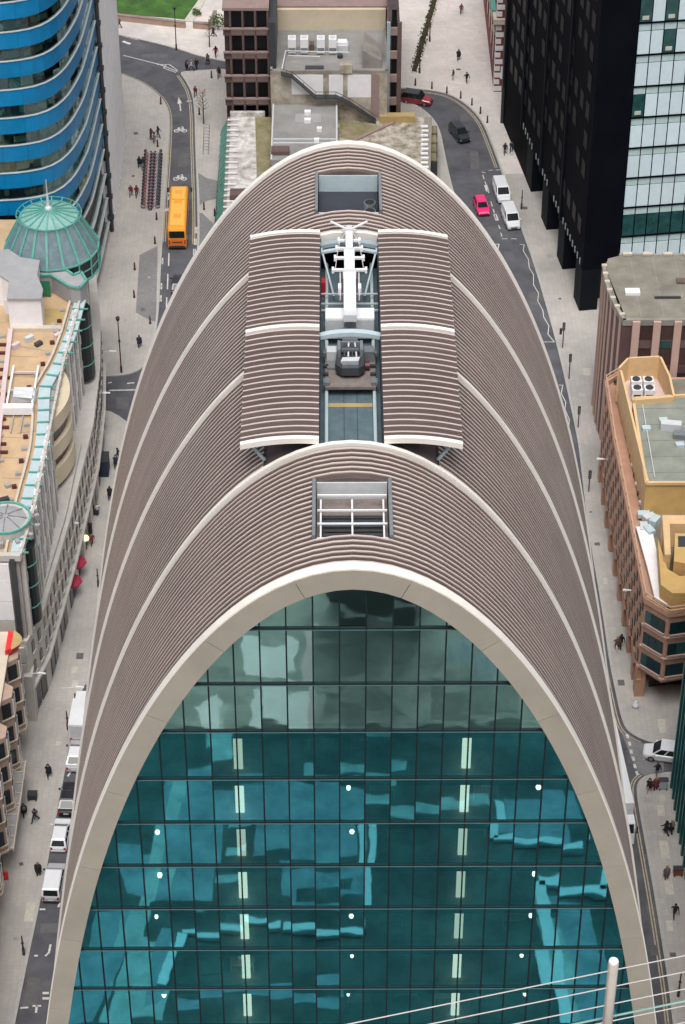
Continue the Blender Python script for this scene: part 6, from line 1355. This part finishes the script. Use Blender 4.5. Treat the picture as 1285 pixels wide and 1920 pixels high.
SAL = dict(L=4.45, W=1.8, H=1.46, cab=(-1.85, -1.05, .3, 1.1), zs=.92); HAT = dict(L=4.2, W=1.78, H=1.5, cab=(-2.0, -1.55, .25, 1.1), zs=.94); SUV = dict(L=4.6, W=1.88, H=1.7, cab=(-2.2, -1.85, .3, 1.15), zs=1.05)
TAXI = dict(L=4.6, W=1.85, H=1.85, cab=(-2.2, -1.9, .5, 1.05), zs=1.05); VAN = dict(L=5.0, W=1.95, H=1.98, cab=(-2.45, -2.35, .75, 1.65), zs=1.15); MPV = dict(L=4.7, W=1.9, H=1.85, cab=(-2.3, -2.1, .5, 1.4), zs=1.05)
def ang(p, q): a, b = G(*p), G(*q); return math.atan2(-(b[0] - a[0]), b[1] - a[1])     # heading so that local +Y runs p -> q
sd_ = ang((94, 1594), (137, 1361))
car('parked_car', 'white hatchback parked in the lower left street behind the silver van', 'car', G(114, 1561, .7), sd_, col='car_white', **HAT)
car('parked_car', 'black saloon parked between two lighter cars in the lower left street', 'car', G(129, 1493, .7), sd_, col='car_black', **SAL)
car('parked_car', 'silver saloon parked just below the white lorry', 'car', G(143, 1411, .7), sd_, col='car_silver', roof='car_white', **SAL)
car('parked_van', 'silver people carrier, lowest in the left row of parked vehicles', 'van', G(101, 1648, .9), sd_, col='car_silver', roof='car_white', **MPV)
car('taxi', 'dark red taxi with a black roof turning by the concrete block', 'taxi', G(782, 182, .8), R(-108), col='car_red', roof='car_black', **TAXI)
car('car', 'black four-wheel drive car driving down the upper right road', 'car', G(862, 246, .8), R(-160), col='car_black', **SUV)
car('car', 'bright pink hatchback overtaking the parked white vans', 'car', G(903, 383, .7), R(-172), col='car_pink', **dict(HAT, L=4.3))
car('delivery_van', 'white van parked behind another white van, the higher one', 'van', G(941, 355, .9), ang((920, 271), (985, 460)), col='car_white', **VAN)
car('delivery_van', 'white van with open view of its windscreen, the lower of the parked pair', 'van', G(958, 404, .9), ang((930, 318), (990, 470)), col='car_white', **VAN)
car('car', 'dark car half hidden behind the left edge of the arched roof', 'car', G(335, 530, .7), 0, col='car_black', **SAL)
car('car', 'dark blue car almost hidden behind the right roof edge', 'car', G(968, 560, .7), R(-170), col='car_black', **SAL)
car('minicab_van', 'white people carrier waiting at the side road on the right', 'van', G(1250, 1408, .8), R(78), col='car_white', **MPV)
# coach
def loft_box(hw, L, z0, z1, rtop=.3, rend=.25):
    rings = []
    for y, k, zt in ((-L / 2, .93, z1 - .35), (-L / 2 + .12, .98, z1 - .12), (-L / 2 + .5, 1, z1), (L / 2 - .6, 1, z1), (L / 2 - .15, .97, z1 - .15), (L / 2, .90, z1 - .5)):
        x = hw * k; rings.append([(-x * .97, y, z0), (-x, y, z0 + .2), (-x, y, zt - rtop), (-x * .93, y, zt - rtop * .3), (-x * .8, y, zt), (x * .8, y, zt), (x * .93, y, zt - rtop * .3), (x, y, zt - rtop), (x, y, z0 + .2), (x * .97, y, z0)])
    return MB().loft(rings)
bx_, by_ = G(335, 470, 0); co = thing('orange_coach', 'orange coach driving away up the left street', 'bus', (bx_ - .25, by_ + 6.1, ZR), None, R(1))
obj('body', loft_box(1.25, 11.6, .35, 3.35).mesh('body', 'bus_orange'), co); obj('roof', MB().loft([[(-1.0, y, 3.36), (1.0, y, 3.36), (.9, y, 3.42), (-.9, y, 3.42)] for y in (-5.0, -2, 2, 5.0)]).mesh('roof', 'bus_roof'), co)
for y in (-2.6, 1.2, 3.6): obj('roof_hatch', MB().box(-.5, .5, y - .45, y + .45, 3.42, 3.47).mesh('roof_hatch', 'bus_orange'), co)
obj('roof_pod', MB().box(-.85, .85, 1.6, 3.0, 3.42, 3.6).mesh('roof_pod', 'bus_roof'), co)
obj('rear_window', MB().box(-1.02, 1.02, -5.86, -5.6, 1.95, 2.95).mesh('rear_window', 'car_glass'), co); obj('engine_cover', MB().box(-.9, .9, -5.84, -5.7, .8, 1.75).mesh('engine_cover', 'bus_lower'), co); obj('grille', MB().box(-.7, .7, -5.87, -5.8, 1.2, 1.35).mesh('grille', 'black_sign'), co)
for s in (-1, 1):
    obj('taillight', MB().box(s * 1.05 - .1, s * 1.05 + .1, -5.83, -5.7, .9, 1.6).mesh('taillight', 'taillight'), co); obj('lower_panel', MB().box(s * 1.25 - .015, s * 1.25 + .015, -5.2, 5.1, .5, 1.3).mesh('lower_panel', 'bus_lower'), co)
    for i in range(7): obj('side_window', MB().box(s * 1.25 - .02, s * 1.25 + .02, -5.1 + i * 1.45, -3.75 + i * 1.45, 1.75, 2.75).mesh('side_window', 'car_glass'), co)
    obj('mirror_arm', MB().tube((s * 1.15, 5.6, 2.9), (s * 1.6, 6.0, 2.7), .04, n=5).mesh('mirror_arm', 'black_sign'), co); obj('mirror', MB().box(s * 1.62 - .12, s * 1.62 + .12, 5.9, 6.1, 2.1, 2.75).mesh('mirror', 'black_sign'), co)
obj('windscreen', MB().box(-1.05, 1.05, 5.6, 5.82, 1.5, 2.75).mesh('windscreen', 'car_glass'), co); wheels(co, 11.6, 2.5, (-3.4, 4.2), .5, .3)
obj('bumper', MB().box(-1.1, 1.1, -5.88, -5.7, .4, .7).mesh('bumper', 'black_sign'), co)
# lorries
def lorry(label, loc, rz, L, W, H, cabgap, m='car_white'):
    t = thing('lorry', label, 'lorry', (loc[0], loc[1], ZR), None, rz); b0, b1 = -L / 2, L / 2 - 2.4
    obj('cargo_box', MB().box(-W / 2, W / 2, b0, b1, .9, H).mesh('cargo_box', m), t); obj('box_trim', MB().box(-W / 2 - .02, W / 2 + .02, b0 + .01, b1 - .01, .85, 1.0).mesh('box_trim', 'red_paint'), t); obj('chassis', MB().box(-.45, .45, b0 + .2, L / 2 - .4, .5, .88).mesh('chassis', 'dark_grey'), t)
    y0 = b1 + cabgap; mb = MB().loft([[(-W * .46, y0, .5), (W * .46, y0, .5), (W * .46, y0, H * .78), (-W * .46, y0, H * .78)], [(-W * .46, L / 2 - .5, .5), (W * .46, L / 2 - .5, .5), (W * .45, L / 2 - .5, H * .76), (-W * .45, L / 2 - .5, H * .76)], [(-W * .44, L / 2, .5), (W * .44, L / 2, .5), (W * .42, L / 2 - .15, H * .5), (-W * .42, L / 2 - .15, H * .5)]]); obj('cab', mb.mesh('cab', m), t)
    obj('windscreen', MB().add([(-W * .4, L / 2 - .13, H * .5), (W * .4, L / 2 - .13, H * .5), (W * .4, L / 2 - .46, H * .74), (-W * .4, L / 2 - .46, H * .74)], [(0, 1, 2, 3)]).mesh('windscreen', 'car_glass'), t)
    for s in (-1, 1): obj('side_window', MB().box(s * W * .46 - .01, s * W * .46 + .01, y0 + .5, L / 2 - .6, H * .45, H * .68).mesh('side_window', 'car_glass'), t); obj('taillight', MB().box(s * W * .4 - .12, s * W * .4 + .12, b0 - .03, b0, .9, 1.1).mesh('taillight', 'taillight'), t); obj('mirror', MB().box(s * W * .55 - .08, s * W * .55 + .08, L / 2 - .6, L / 2 - .45, H * .4, H * .62).mesh('mirror', 'black_sign'), t)
    obj('rear_shutter', MB().box(-W * .45, W * .45, b0 - .04, b0 - .002, 1.1, H - .15).mesh('rear_shutter', 'light_grey_paint'), t); wheels(t, L, W, (b0 + 1.4, L / 2 - 1.0), .45, .3); return t
lx, ly = G(152, 1322, 2.6); lorry('white box lorry parked at the top of the left row of vehicles', (lx + .15, ly), sd_, 6.4, 2.15, 2.9, .12)
lorry('long white lorry passing the right side of the arched building', (27.75, 169.6), R(180 + 3.5), 14.5, 2.5, 3.8, .75)

# ================================================================== PEOPLE
def person_mesh(name, J, edges, rad):
    me = bpy.data.meshes.new(name + '_rig'); names = list(J); idx = {k: i for i, k in enumerate(names)}
    me.from_pydata([J[k] for k in names], [(idx[a], idx[b]) for a, b in edges], []); o = bpy.data.objects.new(name + '_rig', me); COL.objects.link(o)
    sk = o.modifiers.new('s', 'SKIN'); sk.use_smooth_shade = True; ss = o.modifiers.new('d', 'SUBSURF'); ss.levels = 1; ss.render_levels = 1
    for k, i in idx.items(): r_ = rad[k]; me.skin_vertices[0].data[i].radius = (r_, r_) if not isinstance(r_, tuple) else r_; me.skin_vertices[0].data[i].use_root = (k == 'pelvis')
    dg = bpy.context.evaluated_depsgraph_get(); out = bpy.data.meshes.new_from_object(o.evaluated_get(dg)); out.name = name; bpy.data.objects.remove(o)
    out.materials.clear()
    for m in ('skin', 'cloth_black', 'cloth_navy', 'rubber'): out.materials.append(MATS[m])
    for p in out.polygons:
        c_ = p.center
        p.material_index = 0 if c_.z > 1.5 else (3 if c_.z < .09 else (2 if c_.z < .86 else 1))
        if c_.z < .86 and abs(c_.x) > .21: p.material_index = 0 if c_.z < .82 else 1
    return out
ED = [('pelvis', 'belly'), ('belly', 'chest'), ('chest', 'neck'), ('neck', 'jaw'), ('jaw', 'crown')] + [e_ for s in 'lr' for e_ in (('chest', 'sh' + s), ('sh' + s, 'el' + s), ('el' + s, 'ha' + s), ('ha' + s, 'fi' + s), ('pelvis', 'hi' + s), ('hi' + s, 'kn' + s), ('kn' + s, 'an' + s), ('an' + s, 'to' + s))]
RD = dict(pelvis=(.17, .12), belly=(.16, .115), chest=(.19, .125), neck=.06, jaw=(.08, .095), crown=(.085, .1))
for s in 'lr': RD.update({'sh' + s: .075, 'el' + s: .055, 'ha' + s: .042, 'fi' + s: .035, 'hi' + s: .105, 'kn' + s: .068, 'an' + s: .05, 'to' + s: .045})
def pose(stride, arm, bend=0.0):
    J = dict(pelvis=(0, 0, .95), belly=(0, .02 + bend * .3, 1.12), chest=(0, .02 + bend, 1.36), neck=(0, .03 + bend * 1.3, 1.5), jaw=(0, .05 + bend * 1.5, 1.58), crown=(0, .04 + bend * 1.5, 1.70))
    for s, k in (('l', -1), ('r', 1)):
        f = stride * k; J['sh' + s] = (k * .19, .02 + bend, 1.41); J['el' + s] = (k * .25, -f * arm * .5 - .02 + bend * .7, 1.14); J['ha' + s] = (k * .25, -f * arm + .08, .92); J['fi' + s] = (k * .25, -f * arm + .11, .82)
        J['hi' + s] = (k * .10, 0, .88); J['kn' + s] = (k * .105, f * .55 + .05, .50); J['an' + s] = (k * .10, f - (.06 if f < 0 else 0), .09 + (.05 if f < -.1 else 0)); J['to' + s] = (k * .11, f + .13, .05 + (.0 if f < -.1 else .0))
    return J
PM = [person_mesh('person', pose(*a), ED, RD) for a in ((.30, .8), (.05, .6), (.38, .9, .04), (.2, -.3, .02))]
hair_m = MB().lathe([(.10, 1.58), (.115, 1.66), (.10, 1.74), (.06, 1.785), (.01, 1.80)], (0, .03, 0), 10)
hair_l = MB().lathe([(.12, 1.42), (.125, 1.55), (.118, 1.66), (.10, 1.75), (.06, 1.79), (.01, 1.805)], (0, .0, 0), 10)
HM = [hair_m.mesh('hair', 'hair_dark', True), hair_l.mesh('hair', 'hair_dark', True)]
coat = MB().lathe([(.27, .55), (.235, .85), (.215, 1.1), (.235, 1.3), (.17, 1.45)], n=12); coat.v = [(x, y * .72 + .02, z) for x, y, z in coat.v]
CM = coat.mesh('coat', 'cloth_black', True); BAGM = MB().loft([[(-.14, -.2, 1.05), (.14, -.2, 1.05), (.14, -.11, 1.05), (-.14, -.11, 1.05)], [(-.16, -.27, 1.2), (.16, -.27, 1.2), (.16, -.1, 1.2), (-.16, -.1, 1.2)], [(-.12, -.22, 1.45), (.12, -.22, 1.45), (.12, -.1, 1.45), (-.12, -.1, 1.45)]]).mesh('backpack', 'cloth_grey')
def setm(o, i, m): o.material_slots[i].link = 'OBJECT'; o.material_slots[i].material = MATS[m]
def person(q, rz, top, legs, label, pz=0, hair=0, hm='hair_dark', coat=False, bag=False, z=0.0, skin='skin', s=1.0):
    o = obj('person', PM[pz], None, (*G(*q), z + .01), R(rz)); tag(o, label, 'person', 'pedestrians'); o.scale = (1.18 * s, 1.18 * s, s)
    setm(o, 1, 'cloth_' + top); setm(o, 2, 'cloth_' + legs); setm(o, 0, skin)
    h_ = obj('hair', HM[hair], o); setm(h_, 0, hm)
    if coat: c_ = obj('coat', CM, o); setm(c_, 0, 'cloth_' + top)
    if bag: obj('backpack', BAGM, o)
PE = [((351, 131), 40, 'black', 'black', 'person in black, left of the trio on the corner', 1), ((360, 133), 100, 'pale', 'navy', 'person in a pale top in the middle of the corner trio', 0), ((369, 130), 200, 'black', 'navy', 'person in black, right of the trio on the corner', 3), ((390, 120), 150, 'brown', 'black', 'person in brown walking beside the upper road', 0), ((405, 107), 20, 'maroon', 'black', 'person in maroon near the concrete block, higher one', 2), ((411, 146), 180, 'black', 'black', 'person in black close to the concrete block wall', 0), ((367, 181), 170, 'maroon', 'navy', 'person in maroon alone beside the bare tree', 0), ((401, 68), 90, 'navy', 'black', 'person in navy walking near the small bare tree', 2), ((225, 52), 90, 'brown', 'black', 'person in brown at the far left by the lawn wall', 0),
      ((284, 262), 120, 'maroon', 'black', 'person in maroon in the group above the hire bicycles', 1), ((290, 268), 10, 'pale', 'navy', 'person with pale coat in the group above the hire bicycles', 0, 1), ((297, 258), 250, 'navy', 'black', 'person in navy on the right of the group above the bicycles', 0), ((262, 313), 180, 'black', 'black', 'person in black, left of the pair beside the bicycles', 0), ((269, 316), 180, 'navy', 'grey', 'person in navy, right of the pair beside the bicycles', 2), ((246, 368), 180, 'maroon', 'grey', 'person in maroon, left of the pair below the bicycles', 0), ((257, 369), 190, 'maroon', 'black', 'person in maroon, right of the pair below the bicycles', 2), ((262, 650), 190, 'navy', 'black', 'person in navy alone on the pavement near the tall lamp post', 0),
      ((222, 862), 100, 'black', 'black', 'person in black beside the roof edge below the side road', 0), ((218, 875), 180, 'navy', 'black', 'person in navy walking between granite block and arched roof', 2), ((207, 935), 180, 'black', 'black', 'person in black on the narrow pavement by the shops', 0), ((184, 966), 30, 'pale', 'navy', 'person in a pale top beside the black board sign', 1), ((173, 1022), 200, 'maroon', 'brown', 'person in maroon behind the lit globe lamp', 3), ((92, 1455), 190, 'black', 'black', 'person in a black coat walking left of the silver saloon', 2, 0, True), ((46, 1530), 20, 'black', 'black', 'person in black on the left of two walking by the small box', 0, 0, True), ((67, 1540), 150, 'navy', 'black', 'person in navy on the right of two walking by the small box', 2), ((73, 1641), 180, 'black', 'black', 'person in a long black coat beside the silver people carrier', 1, 0, True),
      ((860, 112), 180, 'black', 'black', 'person in black standing in the pale square', 0, 0, True), ((850, 150), 60, 'brown', 'pale', 'person in brown with pale trousers in the pale square', 1), ((875, 155), 200, 'black', 'navy', 'person in black below the others in the pale square', 2), ((865, 26), 180, 'maroon', 'black', 'person in maroon far up in the pale square', 0), ((947, 289), 180, 'black', 'black', 'person in black walking left beside the black tower', 0), ((959, 285), 170, 'navy', 'black', 'person in navy close to the black tower wall', 2),
      ((1157, 1218), 190, 'brown', 'pale', 'person in brown, left of the pair below the peach arcade', 2), ((1164, 1214), 190, 'black', 'black', 'person in black, right of the pair below the peach arcade', 0), ((1232, 1455), 10, 'black', 'grey', 'person in black crossing by the white people carrier', 0), ((1217, 1482), 170, 'black', 'tan', 'person in black with tan trousers on the lower right corner', 2), ((1229, 1482), 0, 'maroon', 'black', 'person in dark maroon coat on the lower right corner', 1, 1, True), ((1249, 1563), 40, 'black', 'black', 'person in black, left of the close pair by the teal fins', 2, 0, True), ((1259, 1562), 30, 'black', 'black', 'person in black, right of the close pair by the teal fins', 3, 1, True), ((1249, 1648), 190, 'plum', 'plum', 'person in a plum coat beside the pale slabs', 1, 1, True), ((1265, 1718), 180, 'black', 'black', 'person in black walking alone at the lower right', 2, 0, False)]
random.seed(9)
for i, p in enumerate(PE):
    person(p[0], p[1], p[2], p[3], p[4], p[5], p[6] if len(p) > 6 else random.choice((0, 0, 1)), random.choice(('hair_dark', 'hair_dark', 'hair_brown', 'hair_fair')), p[7] if len(p) > 7 else random.random() < .35, random.random() < .25, skin=random.choice(('skin', 'skin', 'skin_dark')), s=random.uniform(.95, 1.05))

# ================================================================== LEDGE AND WIRE RAILING NEAR THE CAMERA
WD = np.array([2.05, .52]); WD /= np.linalg.norm(WD); W0 = np.array([1.75, 9.97])
tw = thing('viewing_tower', 'tower under the viewpoint whose roof ledge carries the wire railing', 'building', (0, 0, 0))
pA, pB = W0 - WD * 4, W0 + WD * 7; nb = np.array([WD[1], -WD[0]])
MB().prism([tuple(pA + nb * -.08), tuple(pB + nb * -.08), tuple(pB + nb * 6.5), tuple(pA + nb * 6.5)], 157.0, 157.45).build('ledge', 'granite_light', tw)
MB().prism([tuple(pA + nb * .5), tuple(pB + nb * .5), tuple(pB + nb * 6.0), tuple(pA + nb * 6.0)], ZR, 157.0).build('tower_wall', 'dark_window', tw)
for k in range(0, 38): MB().prism([tuple(pA + nb * .3), tuple(pB + nb * .3), tuple(pB + nb * .5), tuple(pA + nb * .5)], 3 + k * 4, 3.5 + k * 4).build('floor_band', 'white_metal', tw)
rl_ = thing('wire_railing', 'steel railing post with taut wires at the lower right corner', 'railing', (W0[0], W0[1], 157.45))
for k in (-1, 0, 1, 2):
    p = WD * 3.0 * k; mb = MB().lathe([(.034, 0), (.034, 1.07), (.031, 1.085)], (p[0], p[1], 0), 20); po = obj('post', mb.mesh('post', 'steel_pole', False), rl_)
    for f_ in po.data.polygons: f_.use_smooth = abs(f_.normal.z) < .5
    obj('post_cap', MB().lathe([(.030, 1.085), (.029, 1.092)], (p[0], p[1], 0), 20).mesh('post_cap', 'white_paint'), po)
for z in (1.0, .84, .67, .50, .33): a, b = -WD * 3.8, WD * 6.8; obj('wire', MB().tube((a[0], a[1], z), (b[0], b[1], z), .004, n=6).mesh('wire', 'wire'), rl_)
a, b = -WD * 3.8, WD * 6.8; obj('wire', MB().tube((a[0] , a[1] + .1, .42), (b[0], b[1] + .1, .42), .007, n=6).mesh('wire', 'cupola_top'), rl_)
